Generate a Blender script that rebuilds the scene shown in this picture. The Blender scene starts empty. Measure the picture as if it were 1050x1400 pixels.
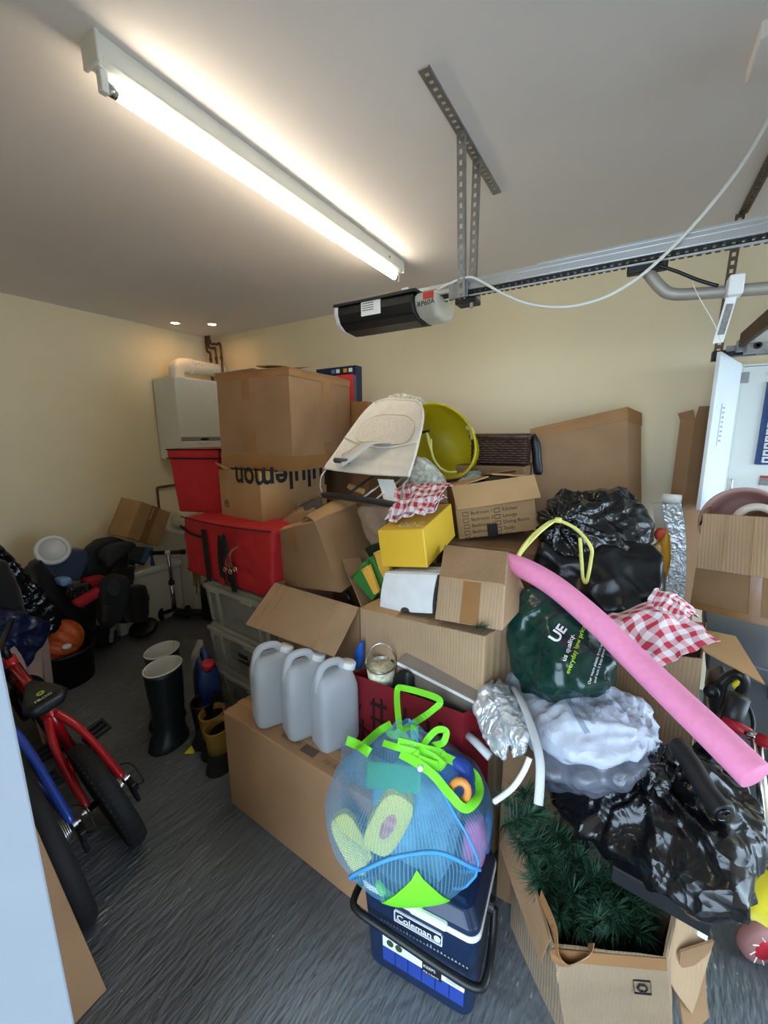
import bpy, bmesh, math, random
from mathutils import Vector as V, Matrix, noise, Euler
random.seed(7)
SC = bpy.context.scene
COL = SC.collection
# ------------------------------------------------------------------ camera
F_PX = 560.0
CAM_H = 1.5
RW = Matrix(((0.86095663, 0.08672764, -0.50123048), (0.50859596, -0.16450137, 0.84514463), (-0.0091557, -0.98255667, -0.18573787)))
cam_d = bpy.data.cameras.new('camera')
cam = bpy.data.objects.new('camera', cam_d)
COL.objects.link(cam)
cam_d.sensor_fit = 'VERTICAL'
cam_d.sensor_height = 36.0
cam_d.lens = 36.0 * F_PX / 1400.0
cam_d.clip_start = 0.02
_x, _y, _z = RW.col[0], -RW.col[1], -RW.col[2]
cam.matrix_world = Matrix(((_x[0], _y[0], _z[0], 0), (_x[1], _y[1], _z[1], 0), (_x[2], _y[2], _z[2], CAM_H), (0, 0, 0, 1)))
SC.camera = cam
# ------------------------------------------------------------------ world, daylight, exposure
SC.view_settings.view_transform = 'Standard'
SC.view_settings.look = 'None'
SC.view_settings.gamma = 1.0
SC.view_settings.use_curve_mapping = False
SC.view_settings.exposure = 0.15
world = bpy.data.worlds.new('sky')
SC.world = world
world.use_nodes = True
bg = world.node_tree.nodes['Background']
bg.inputs['Color'].default_value = (0.62, 0.80, 1.0, 1)
bg.inputs['Strength'].default_value = 8.0
def portal(name, loc, rot, sx, sy):
    l = bpy.data.lights.new(name, 'AREA')
    l.shape = 'RECTANGLE'; l.size = sx; l.size_y = sy; l.cycles.is_portal = True
    o = bpy.data.objects.new(name, l); COL.objects.link(o)
    o.location = loc; o.rotation_euler = rot
portal('doorway_daylight_portal', (-0.13, -0.14, 1.02), (math.radians(90), 0, 0), 0.94, 2.03)
portal('garage_opening_daylight_portal', (2.42, 1.48, 1.05), (0, math.radians(90), 0), 2.08, 2.25)
TUBE_STRENGTH = 24.0
SPOT_STRENGTH = 14.0
HC = 2.45          # ceiling height
XL, YB = -3.68, 2.83   # left wall, back wall
YF = 0.15          # inner face of the wall the camera's doorway is in
XR = 2.40

def _ray(px, py):
    return RW @ V((px - 525.0, py - 700.0, F_PX))
def T(px, py, y):
    r = _ray(px, py); p = r * (y / r.y); p.z += CAM_H; return p
def TZ(px, py, z):
    r = _ray(px, py); p = r * ((z - CAM_H) / r.z); p.z = z; return p
def TX(px, py, x):
    r = _ray(px, py); p = r * (x / r.x); p.z += CAM_H; return p

# ------------------------------------------------------------------ materials
MATS = {}
def srgb(c):
    return tuple((x / 255.0 / 12.92) if x / 255.0 <= 0.04045 else ((x / 255.0 + 0.055) / 1.055) ** 2.4 for x in c) + (1.0,)
def mat(name, rgb, rough=0.6, metal=0.0, var=0.12, vscale=6.0, bump=0.0, bscale=60.0, coat=0.0, spec=0.5, trans=0.0, alpha=1.0, emit=0.0, stretch=None, sheen=0.0, ior=1.45, detail=6.0):
    if name in MATS: return MATS[name]
    m = bpy.data.materials.new(name); m.use_nodes = True
    nt = m.node_tree; b = nt.nodes['Principled BSDF']
    b.inputs['Roughness'].default_value = rough
    b.inputs['Metallic'].default_value = metal
    b.inputs['Specular IOR Level'].default_value = spec
    b.inputs['IOR'].default_value = ior
    if coat: b.inputs['Coat Weight'].default_value = coat
    if trans: b.inputs['Transmission Weight'].default_value = trans
    if alpha < 1: b.inputs['Alpha'].default_value = alpha
    if sheen: b.inputs['Sheen Weight'].default_value = sheen
    c = srgb(rgb)
    tc = nt.nodes.new('ShaderNodeTexCoord'); mp = nt.nodes.new('ShaderNodeMapping')
    nt.links.new(tc.outputs['Object'], mp.inputs[0])
    if stretch: mp.inputs['Scale'].default_value = stretch
    n = nt.nodes.new('ShaderNodeTexNoise'); n.inputs['Scale'].default_value = vscale; n.inputs['Detail'].default_value = detail
    nt.links.new(mp.outputs[0], n.inputs['Vector'])
    r = nt.nodes.new('ShaderNodeValToRGB')
    r.color_ramp.elements[0].position = 0.3; r.color_ramp.elements[1].position = 0.7
    r.color_ramp.elements[0].color = tuple(x * (1 - var) for x in c[:3]) + (1,)
    r.color_ramp.elements[1].color = tuple(min(1, x * (1 + var)) for x in c[:3]) + (1,)
    nt.links.new(n.outputs[0], r.inputs[0]); nt.links.new(r.outputs[0], b.inputs['Base Color'])
    if bump:
        n2 = nt.nodes.new('ShaderNodeTexNoise'); n2.inputs['Scale'].default_value = bscale; n2.inputs['Detail'].default_value = 4
        nt.links.new(mp.outputs[0], n2.inputs['Vector'])
        bp = nt.nodes.new('ShaderNodeBump'); bp.inputs['Strength'].default_value = bump; bp.inputs['Distance'].default_value = 0.004
        nt.links.new(n2.outputs[0], bp.inputs['Height']); nt.links.new(bp.outputs[0], b.inputs['Normal'])
    if emit:
        b.inputs['Emission Color'].default_value = c; b.inputs['Emission Strength'].default_value = emit
    MATS[name] = m
    return m
def card(name, rgb, axis='X', ridge=0.15, scale=120.0, creases=0.25):
    """corrugated cardboard: blotchy colour, fine flutes, a few crease lines"""
    if name in MATS: return MATS[name]
    m = mat(name, rgb, rough=0.75, var=0.10, vscale=5.0, spec=0.3)
    nt = m.node_tree; b = nt.nodes['Principled BSDF']
    tc = nt.nodes.new('ShaderNodeTexCoord')
    w = nt.nodes.new('ShaderNodeTexWave'); w.wave_type = 'BANDS'; w.bands_direction = axis
    w.inputs['Scale'].default_value = scale; w.inputs['Distortion'].default_value = 0.6; w.inputs['Detail'].default_value = 1.0
    nt.links.new(tc.outputs['Object'], w.inputs['Vector'])
    n = nt.nodes.new('ShaderNodeTexNoise'); n.inputs['Scale'].default_value = 8.0; n.inputs['Detail'].default_value = 5
    nt.links.new(tc.outputs['Object'], n.inputs['Vector'])
    ad = nt.nodes.new('ShaderNodeMath'); ad.operation = 'MULTIPLY_ADD'
    nt.links.new(w.outputs[1], ad.inputs[0]); ad.inputs[1].default_value = ridge; nt.links.new(n.outputs[0], ad.inputs[2])
    bp = nt.nodes.new('ShaderNodeBump'); bp.inputs['Strength'].default_value = creases; bp.inputs['Distance'].default_value = 0.01
    nt.links.new(ad.outputs[0], bp.inputs['Height']); nt.links.new(bp.outputs[0], b.inputs['Normal'])
    return m
def gingham(name, rgb, white, cells):
    if name in MATS: return MATS[name]
    m = bpy.data.materials.new(name); m.use_nodes = True; nt = m.node_tree; b = nt.nodes['Principled BSDF']
    b.inputs['Roughness'].default_value = 0.85
    uv = nt.nodes.new('ShaderNodeTexCoord'); sp = nt.nodes.new('ShaderNodeSeparateXYZ')
    nt.links.new(uv.outputs['UV'], sp.inputs[0])
    outs = []
    for k in (0, 1):
        a = nt.nodes.new('ShaderNodeMath'); a.operation = 'MULTIPLY'; a.inputs[1].default_value = cells[k]
        nt.links.new(sp.outputs[k], a.inputs[0])
        f = nt.nodes.new('ShaderNodeMath'); f.operation = 'FRACT'; nt.links.new(a.outputs[0], f.inputs[0])
        g = nt.nodes.new('ShaderNodeMath'); g.operation = 'GREATER_THAN'; g.inputs[1].default_value = 0.5; nt.links.new(f.outputs[0], g.inputs[0])
        outs.append(g)
    s = nt.nodes.new('ShaderNodeMath'); s.operation = 'ADD'; nt.links.new(outs[0].outputs[0], s.inputs[0]); nt.links.new(outs[1].outputs[0], s.inputs[1])
    h = nt.nodes.new('ShaderNodeMath'); h.operation = 'MULTIPLY'; h.inputs[1].default_value = 0.5; nt.links.new(s.outputs[0], h.inputs[0])
    mx = nt.nodes.new('ShaderNodeMix'); mx.data_type = 'RGBA'
    nt.links.new(h.outputs[0], mx.inputs[0]); mx.inputs[6].default_value = srgb(white); mx.inputs[7].default_value = srgb(rgb)
    nt.links.new(mx.outputs[2], b.inputs['Base Color'])
    MATS[name] = m
    return m
def film(m, scale=16.0, strength=0.5, dist=0.02):
    """sharp creases of crumpled film on top of the modelled folds"""
    nt = m.node_tree; b = nt.nodes['Principled BSDF']; tc = nt.nodes.new('ShaderNodeTexCoord')
    n = nt.nodes.new('ShaderNodeTexNoise'); n.inputs['Scale'].default_value = scale * .35; n.inputs['Detail'].default_value = 2
    nt.links.new(tc.outputs['Object'], n.inputs['Vector'])
    mx = nt.nodes.new('ShaderNodeMix'); mx.data_type = 'VECTOR'; mx.inputs[0].default_value = .18
    nt.links.new(tc.outputs['Object'], mx.inputs[4]); nt.links.new(n.outputs['Color'], mx.inputs[5])
    hs = []
    for k, w in ((1.0, 1.0), (2.3, .5)):
        v = nt.nodes.new('ShaderNodeTexVoronoi'); v.inputs['Scale'].default_value = scale * k; nt.links.new(mx.outputs[1], v.inputs['Vector'])
        mu = nt.nodes.new('ShaderNodeMath'); mu.operation = 'MULTIPLY'; mu.inputs[1].default_value = w; nt.links.new(v.outputs['Distance'], mu.inputs[0]); hs.append(mu)
    ad = nt.nodes.new('ShaderNodeMath'); nt.links.new(hs[0].outputs[0], ad.inputs[0]); nt.links.new(hs[1].outputs[0], ad.inputs[1])
    bp = nt.nodes.new('ShaderNodeBump'); bp.inputs['Strength'].default_value = strength; bp.inputs['Distance'].default_value = dist
    nt.links.new(ad.outputs[0], bp.inputs['Height'])
    for l in list(b.inputs['Normal'].links): nt.links.remove(l)
    nt.links.new(bp.outputs[0], b.inputs['Normal'])
    return m
def seethrough(name, rgb, opac, rough=0.35, pattern=0.0, scale=300.0):
    """thin translucent plastic or net: part of the light passes straight through"""
    if name in MATS: return MATS[name]
    m = bpy.data.materials.new(name); m.use_nodes = True; nt = m.node_tree; b = nt.nodes['Principled BSDF']
    out = nt.nodes['Material Output']
    b.inputs['Base Color'].default_value = srgb(rgb); b.inputs['Roughness'].default_value = rough
    tl = nt.nodes.new('ShaderNodeBsdfTranslucent'); tl.inputs['Color'].default_value = srgb(rgb)
    m1 = nt.nodes.new('ShaderNodeMixShader'); m1.inputs[0].default_value = 0.3
    nt.links.new(b.outputs[0], m1.inputs[1]); nt.links.new(tl.outputs[0], m1.inputs[2])
    tr = nt.nodes.new('ShaderNodeBsdfTransparent')
    m2 = nt.nodes.new('ShaderNodeMixShader'); m2.inputs[0].default_value = opac
    nt.links.new(tr.outputs[0], m2.inputs[1]); nt.links.new(m1.outputs[0], m2.inputs[2])
    nt.links.new(m2.outputs[0], out.inputs['Surface'])
    tc = nt.nodes.new('ShaderNodeTexCoord')
    if pattern:
        ws = []
        for d in ('X', 'Y'):
            w = nt.nodes.new('ShaderNodeTexWave'); w.bands_direction = d; w.inputs['Scale'].default_value = scale
            nt.links.new(tc.outputs['UV'], w.inputs['Vector']); ws.append(w)
        mxx = nt.nodes.new('ShaderNodeMath'); mxx.operation = 'MAXIMUM'
        nt.links.new(ws[0].outputs[1], mxx.inputs[0]); nt.links.new(ws[1].outputs[1], mxx.inputs[1])
        mr = nt.nodes.new('ShaderNodeMapRange'); mr.inputs[1].default_value = 0.45; mr.inputs[2].default_value = 0.95
        mr.inputs[3].default_value = max(0, opac - pattern); mr.inputs[4].default_value = min(1, opac + pattern)
        nt.links.new(mxx.outputs[0], mr.inputs[0]); nt.links.new(mr.outputs[0], m2.inputs[0])
    else:
        n = nt.nodes.new('ShaderNodeTexNoise'); n.inputs['Scale'].default_value = 7
        nt.links.new(tc.outputs['Object'], n.inputs['Vector'])
        mr = nt.nodes.new('ShaderNodeMapRange'); mr.inputs[3].default_value = opac - 0.08; mr.inputs[4].default_value = opac + 0.08
        nt.links.new(n.outputs[0], mr.inputs[0]); nt.links.new(mr.outputs[0], m2.inputs[0])
    MATS[name] = m
    return m

# ------------------------------------------------------------------ object helpers
ORG = {}
def link(o, org, parent):
    COL.objects.link(o)
    if parent is not None: o.parent = parent
    else: o.location = org
    ORG[o.name] = org
def thing(name, label, cat, loc, group=None):
    o = bpy.data.objects.new(name, None); o.empty_display_size = 0.05
    link(o, V(loc), None)
    tag(o, label, cat, group); return o
def tag(o, label=None, cat=None, group=None, kind=None):
    if label: o['label'] = label
    if cat: o['category'] = cat
    if group: o['group'] = group
    if kind: o['kind'] = kind
    return o
class MB:
    def __init__(s): s.v = []; s.f = []; s.uv = {}
    def add(s, vs, fs):
        k = len(s.v); s.v += [V(p) for p in vs]; s.f += [tuple(i + k for i in f) for f in fs]; return k
    def hexa(s, c):   # c: bottom fl,fr,br,bl then top fl,fr,br,bl
        s.add(c, [(0, 3, 2, 1), (4, 5, 6, 7), (0, 1, 5, 4), (1, 2, 6, 5), (2, 3, 7, 6), (3, 0, 4, 7)]); return s
    def box(s, c, d, R=None):
        c = V(c); R = R or Matrix.Identity(3)
        p = [(-1, -1, -1), (1, -1, -1), (1, 1, -1), (-1, 1, -1), (-1, -1, 1), (1, -1, 1), (1, 1, 1), (-1, 1, 1)]
        return s.hexa([c + R @ V((a * d[0] / 2, b * d[1] / 2, e * d[2] / 2)) for a, b, e in p])
    def tube(s, pts, r, n=10, closed=False, flat=1.0, up=None):
        pts = [V(p) for p in pts]; m = len(pts); rr = r if isinstance(r, (list, tuple)) else [r] * m
        k0 = len(s.v); prev = None
        for i, p in enumerate(pts):
            if closed: t = pts[(i + 1) % m] - pts[i - 1]
            else: t = pts[min(i + 1, m - 1)] - pts[max(i - 1, 0)]
            t = t.normalized() if t.length > 1e-9 else V((0, 0, 1))
            if prev is None:
                a = V(up) if up else (V((0, 0, 1)) if abs(t.z) < 0.9 else V((1, 0, 0)))
            else: a = prev
            a = (a - t * a.dot(t))
            if a.length < 1e-6: a = t.orthogonal()
            a.normalize(); prev = a; b = t.cross(a)
            for j in range(n):
                th = 2 * math.pi * j / n
                s.v.append(p + a * math.cos(th) * rr[i] * flat + b * math.sin(th) * rr[i])
        L = m if closed else m - 1
        for i in range(L):
            for j in range(n):
                a = k0 + i * n + j; b = k0 + i * n + (j + 1) % n; c = k0 + ((i + 1) % m) * n + (j + 1) % n; d = k0 + ((i + 1) % m) * n + j
                s.f.append((a, b, c, d))
        if not closed:
            s.f.append(tuple(k0 + j for j in reversed(range(n)))); s.f.append(tuple(k0 + (m - 1) * n + j for j in range(n)))
        return s
    def lathe(s, prof, o, axis=(0, 0, 1), n=32, sx=1.0, sy=1.0, xdir=None, close=False):
        o = V(o); az = V(axis).normalized(); ax = V(xdir) if xdir else az.orthogonal(); ax = (ax - az * ax.dot(az)).normalized(); ay = az.cross(ax)
        k0 = len(s.v); m = len(prof)
        for (r, z) in prof:
            for j in range(n):
                th = 2 * math.pi * j / n
                s.v.append(o + az * z + ax * r * sx * math.cos(th) + ay * r * sy * math.sin(th))
        for i in range(m if close else m - 1):
            for j in range(n):
                i2 = (i + 1) % m
                s.f.append((k0 + i * n + j, k0 + i * n + (j + 1) % n, k0 + i2 * n + (j + 1) % n, k0 + i2 * n + j))
        if not close:
            if prof[0][0] > 1e-5: s.f.append(tuple(k0 + j for j in reversed(range(n))))
            if prof[-1][0] > 1e-5: s.f.append(tuple(k0 + (m - 1) * n + j for j in range(n)))
        return s
    def sheet(s, fn, nu, nv):
        k0 = len(s.v)
        for j in range(nv + 1):
            for i in range(nu + 1):
                s.uv[len(s.v)] = (i / nu, j / nv); s.v.append(V(fn(i / nu, j / nv)))
        for j in range(nv):
            for i in range(nu):
                a = k0 + j * (nu + 1) + i
                s.f.append((a, a + 1, a + nu + 2, a + nu + 1))
        return s
    def prism(s, poly, d):
        n = len(poly); d = V(d)
        s.add([V(p) for p in poly] + [V(p) + d for p in poly], [tuple(reversed(range(n))), tuple(range(n, 2 * n))] + [(i, (i + 1) % n, n + (i + 1) % n, n + i) for i in range(n)]); return s
    def build(s, name, m, parent=None, smooth=False, bevel=0.0, solid=0.0, org=None, sub=0, bseg=2):
        if parent is not None: org = ORG[parent.name]
        elif org is None:
            lo = min(p.z for p in s.v); org = V((sum(p.x for p in s.v) / len(s.v), sum(p.y for p in s.v) / len(s.v), lo))
        me = bpy.data.meshes.new(name)
        me.from_pydata([p - org for p in s.v], [], s.f)
        bm = bmesh.new(); bm.from_mesh(me)
        if not s.uv: bmesh.ops.remove_doubles(bm, verts=bm.verts, dist=1e-6)
        bmesh.ops.recalc_face_normals(bm, faces=bm.faces)
        if s.uv:
            ul = bm.loops.layers.uv.new('UVMap')
            bm.verts.ensure_lookup_table()
            for f in bm.faces:
                for l in f.loops: l[ul].uv = s.uv.get(l.vert.index, (0, 0))
        bm.to_mesh(me); bm.free()
        if smooth: me.shade_smooth()
        me.materials.append(m)
        o = bpy.data.objects.new(name, me)
        link(o, org, parent)
        if solid:
            md = o.modifiers.new('solid', 'SOLIDIFY'); md.thickness = abs(solid); md.offset = 0
        if sub:
            md = o.modifiers.new('sub', 'SUBSURF'); md.levels = sub; md.render_levels = sub
        if bevel:
            md = o.modifiers.new('bevel', 'BEVEL'); md.width = bevel; md.segments = bseg; md.limit_method = 'ANGLE'; md.angle_limit = math.radians(35)
        return o
def struct(o): o['kind'] = 'structure'; return o
def rotm(yaw=0, pitch=0, roll=0):
    return Euler((math.radians(pitch), math.radians(roll), math.radians(yaw)), 'YXZ').to_matrix() if False else (Matrix.Rotation(math.radians(yaw), 3, 'Z') @ Matrix.Rotation(math.radians(pitch), 3, 'X') @ Matrix.Rotation(math.radians(roll), 3, 'Y'))
class Frame:
    """a box-shaped frame: maps (u,v,w) in 0..1 (right, away, up) to the world"""
    def __init__(s, pos=None, dims=None, ypr=(0, 0, 0), c=None):
        if c is None:
            R = rotm(*ypr); pos = V(pos)
            c = [pos + R @ V((a * dims[0], b * dims[1], e * dims[2])) for a, b, e in ((0, 0, 0), (1, 0, 0), (1, 1, 0), (0, 1, 0), (0, 0, 1), (1, 0, 1), (1, 1, 1), (0, 1, 1))]
        s.c = [V(p) for p in c]
    def __call__(s, u, v, w):
        c = s.c
        lo = (c[0] * (1 - u) + c[1] * u) * (1 - v) + (c[3] * (1 - u) + c[2] * u) * v
        hi = (c[4] * (1 - u) + c[5] * u) * (1 - v) + (c[7] * (1 - u) + c[6] * u) * v
        return lo * (1 - w) + hi * w
    def L(s):
        c = s.c; return ((c[1] - c[0]).length, (c[3] - c[0]).length, (c[4] - c[0]).length)
    def base(s):
        b = s.c[:4]; p = sum(b, V()) / 4; p.z = min(x.z for x in s.c); return p
    def slab(s, u0, u1, v0, v1, w0, w1):
        return [s(u0, v0, w0), s(u1, v0, w0), s(u1, v1, w0), s(u0, v1, w0), s(u0, v0, w1), s(u1, v0, w1), s(u1, v1, w1), s(u0, v1, w1)]
def quadc(fl, fr, frt, flt, d):
    """frame from a front face quad and a depth vector"""
    fl, fr, frt, flt, d = V(fl), V(fr), V(frt), V(flt), V(d)
    return Frame(c=[fl, fr, fr + d, fl + d, flt, frt, frt + d, flt + d])
def subdiv_wobble(me_obj, amt, scale, cuts=4):
    me = me_obj.data; bm = bmesh.new(); bm.from_mesh(me)
    bmesh.ops.subdivide_edges(bm, edges=bm.edges, cuts=cuts, use_grid_fill=True)
    for v in bm.verts:
        p = v.co * scale
        v.co += V((noise.noise(p), noise.noise(p + V((9, 3, 1))), noise.noise(p + V((2, 7, 5))))) * amt
    bm.to_mesh(me); bm.free()
def carton(name, fr, m, label, cat='box', group=None, open_top=False, t=0.005, tape=None, wob=0.0, flaps=()):
    """a cardboard box; tape: list of (face, a0, a1, b0, b1); flaps: list of (edge, reach, angle) quads"""
    root = thing(name, label, cat, fr.base(), group)
    L = fr.L()
    if open_top:
        mb = MB(); a, b, c = t / L[0], t / L[1], t / L[2]
        mb.hexa(fr.slab(0, 1, 0, 1, 0, c)); mb.hexa(fr.slab(0, 1, 0, b, c, 1)); mb.hexa(fr.slab(0, 1, 1 - b, 1, c, 1))
        mb.hexa(fr.slab(0, a, b, 1 - b, c, 1)); mb.hexa(fr.slab(1 - a, 1, b, 1 - b, c, 1))
        body = mb.build('body', m, root)
    else:
        body = MB().hexa(fr.slab(0, 1, 0, 1, 0, 1)).build('body', m, root, bevel=0.004)
        if wob: subdiv_wobble(body, wob, 6.0)
    for (q,) in [(x,) for x in flaps]:
        flap(root, [V(p) for p in q], m)
    for tp in (tape or []):
        tapestrip(root, fr, *tp)
    return root
def flap(root, q, m, t=0.005, name='flap', bend=0.0):
    """a flat board with 4 corners q (hinge, hinge, outer, outer)"""
    n = (q[1] - q[0]).cross(q[3] - q[0]).normalized()
    c = (q[0] + q[1] + q[2] + q[3]) / 4
    def fn(u, v):
        p = (q[0] * (1 - u) + q[1] * u) * (1 - v) + (q[3] * (1 - u) + q[2] * u) * v
        return p + n * (bend * math.sin(math.pi * v) + 0.002 * noise.noise(p * 14))
    return MB().sheet(fn, 8, 6).build(name, m, root, solid=t)
TAPE = None
def tapestrip(root, fr, face, a0, a1, b0, b1, m=None, name='tape', off=0.0025):
    """thin strip on a face: front(u,w) right(v,w) left(v,w) top(u,v)"""
    L = fr.L(); e = off
    if face == 'front': c = fr.slab(a0, a1, -e / L[1], -0.0003 / L[1], b0, b1)
    elif face == 'right': c = fr.slab(1 + 0.0003 / L[0], 1 + e / L[0], a0, a1, b0, b1)
    elif face == 'left': c = fr.slab(-e / L[0], -0.0003 / L[0], a0, a1, b0, b1)
    else: c = fr.slab(a0, a1, b0, b1, 1 + 0.0003 / L[2], 1 + e / L[2])
    return MB().hexa(c).build(name, m or TAPE, root)
def evalmesh(o):
    dg = bpy.context.evaluated_depsgraph_get(); e = o.evaluated_get(dg); return bpy.data.meshes.new_from_object(e)
def hull(name, pts, m, parent=None, voxel=0.012, smooth=8, disp=None, org=None, inflate=0.0, sub=0):
    """soft body around control points: hull, voxel remesh, smooth, then python displacement disp(p, n) -> offset vector"""
    bm = bmesh.new()
    for p in pts: bm.verts.new(V(p))
    r = bmesh.ops.convex_hull(bm, input=bm.verts)
    bmesh.ops.delete(bm, geom=[g for g in set(r['geom_interior'] + r['geom_unused']) if isinstance(g, bmesh.types.BMVert)], context='VERTS')
    me = bpy.data.meshes.new('tmp'); bm.to_mesh(me); bm.free()
    o = bpy.data.objects.new('tmp', me); COL.objects.link(o)
    md = o.modifiers.new('r', 'REMESH'); md.mode = 'VOXEL'; md.voxel_size = voxel
    md = o.modifiers.new('s', 'SMOOTH'); md.iterations = smooth; md.factor = 0.5
    me2 = evalmesh(o); bpy.data.objects.remove(o); bpy.data.meshes.remove(me)
    me2.name = name
    nn = [v.normal.copy() for v in me2.vertices]
    for v, n in zip(me2.vertices, nn):
        p = v.co.copy()
        if inflate: v.co = v.co + n * inflate
        if disp: v.co = v.co + disp(p, n)
    if parent is not None: org = ORG[parent.name]
    elif org is None:
        lo = min(v.co.z for v in me2.vertices); k = len(me2.vertices)
        org = V((sum(v.co.x for v in me2.vertices) / k, sum(v.co.y for v in me2.vertices) / k, lo))
    for v in me2.vertices: v.co = v.co - org
    me2.shade_smooth(); me2.materials.clear(); me2.materials.append(m)
    o = bpy.data.objects.new(name, me2); link(o, org, parent)
    return o
def crumple(a, sc, seed=0.0, a2=0.0, sc2=30.0):
    off = V((seed, seed * 1.7, seed * 0.3))
    def d(p, n):
        q = p * sc + off
        w = 1.0 - abs(noise.noise(q + V((noise.noise(q * 0.7), noise.noise(q * 0.7 + V((5, 5, 5))), 0)) * 0.8)) * 2.2
        k = a * (w - 0.4)
        if a2: k += a2 * (1.0 - 2.2 * abs(noise.noise(p * sc2 + off)))
        return n * k
    return d
def plastic(a, sc, seed=0.0, a2=0.0, sc2=40.0):
    """crumpled film: flat facets that meet in sharp ridges"""
    off = V((seed, seed * 1.3, seed * 0.7))
    def d(p, n):
        q = p * sc + off; q = q + V((noise.noise(q * .8), noise.noise(q * .8 + V((4, 4, 4))), noise.noise(q * .8 + V((9, 1, 2))))) * .7
        k = a * (noise.voronoi(q)[0][0] * 1.7 - .75)
        if a2: k += a2 * (noise.voronoi(p * sc2 + off)[0][0] * 1.7 - .75)
        return n * k
    return d
def gather(knot, axis, a, nfold, reach, base=None, seed=0.0):
    """radial folds running into a tied knot"""
    knot = V(knot); az = V(axis).normalized(); ax = az.orthogonal().normalized(); ay = az.cross(ax)
    def d(p, n):
        r = p - knot; th = math.atan2(r.dot(ay), r.dot(ax)); dist = r.length
        k = math.exp(-dist / reach) * min(1.0, dist / 0.03)
        tw = th * nfold + 2.5 * noise.noise(p * 7 + V((seed, 0, 0))) + 2.0 * noise.noise(V((th * 2, seed, 0)))
        o = n * (a * k * (1 - 2.0 * abs(math.sin(tw))))
        if base: o = o + base(p, n)
        return o
    return d
def text(name, s, o, xd, yd, size, m, parent, depth=0.0006, align='LEFT', fn=None, org=None, bold=0.0, cut=None):
    cu = bpy.data.curves.new('t', 'FONT'); cu.body = s; cu.size = 1.0; cu.align_x = align; cu.resolution_u = 3; cu.offset = bold
    ob = bpy.data.objects.new('t', cu); COL.objects.link(ob)
    me = evalmesh(ob); bpy.data.objects.remove(ob); bpy.data.curves.remove(cu)
    me.name = name
    if cut is not None:
        bm = bmesh.new(); bm.from_mesh(me)
        for c_ in (cut - .02, cut, cut + .02): bmesh.ops.bisect_plane(bm, geom=bm.verts[:] + bm.edges[:] + bm.faces[:], plane_co=(c_, 0, 0), plane_no=(1, 0, 0))
        bm.to_mesh(me); bm.free()
    o, xd, yd = V(o), V(xd).normalized(), V(yd).normalized(); n = xd.cross(yd)
    org = ORG[parent.name] if parent is not None else (org or o)
    for v in me.vertices:
        w = fn(v.co.x * size, v.co.y * size) if fn else o + xd * v.co.x * size + yd * v.co.y * size + n * depth
        v.co = w - org
    me.materials.clear(); me.materials.append(m)
    ob = bpy.data.objects.new(name, me); link(ob, org, parent)
    return ob
def ribbon(mb, pts, w, nrm=None, up=None):
    """flat strap through pts, width direction given per call"""
    pts = [V(p) for p in pts]; m = len(pts); k0 = len(mb.v)
    for i, p in enumerate(pts):
        t = (pts[min(i + 1, m - 1)] - pts[max(i - 1, 0)]).normalized()
        d = V(up[i] if isinstance(up, list) else (up or (0, 0, 1))); d = d - t * d.dot(t)
        d = d.normalized() if d.length > 1e-6 else t.orthogonal()
        ww = w[i] if isinstance(w, (list, tuple)) else w
        mb.v += [p - d * ww / 2, p + d * ww / 2]
    for i in range(m - 1):
        mb.f.append((k0 + 2 * i, k0 + 2 * i + 1, k0 + 2 * i + 3, k0 + 2 * i + 2))
    return mb
def facing(pts, twist=0.0):
    """width directions for a strap that lies flat towards the doorway side"""
    out = []; m = len(pts)
    for i, p in enumerate(pts):
        t = (pts[min(i + 1, m - 1)] - pts[max(i - 1, 0)]).normalized(); v = (V((0, 0, CAM_H)) - p).normalized()
        v = (v + V((.3 * math.sin(i * .5 + twist), 0, .3 * math.cos(i * .4 + twist)))).normalized()
        out.append(t.cross(v))
    return out
def spline(pts, n=8, closed=False):
    pts = [V(p) for p in pts]; m = len(pts); out = []
    for i in range(m if closed else m - 1):
        g = (lambda k: pts[k % m]) if closed else (lambda k: pts[max(0, min(m - 1, k))])
        p0, p1, p2, p3 = g(i - 1), g(i), g(i + 1), g(i + 2)
        for j in range(n):
            t = j / n
            out.append(0.5 * ((2 * p1) + (p2 - p0) * t + (2 * p0 - 5 * p1 + 4 * p2 - p3) * t * t + (3 * p1 - p0 - 3 * p2 + p3) * t ** 3))
    if not closed: out.append(pts[-1])
    return out
from mathutils.bvhtree import BVHTree
def stick(parent, body, off=.003):
    """drop points from the camera side on to a body so that print follows its surface"""
    og = ORG[body.name]; bvh = BVHTree.FromPolygons([v.co + og for v in body.data.vertices], [p.vertices[:] for p in body.data.polygons])
    def at(px, py):
        d = _ray(px, py).normalized(); hit = bvh.ray_cast(V((0, 0, CAM_H)), d)
        return None if hit[0] is None else hit[0] + hit[1] * off
    return at
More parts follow.
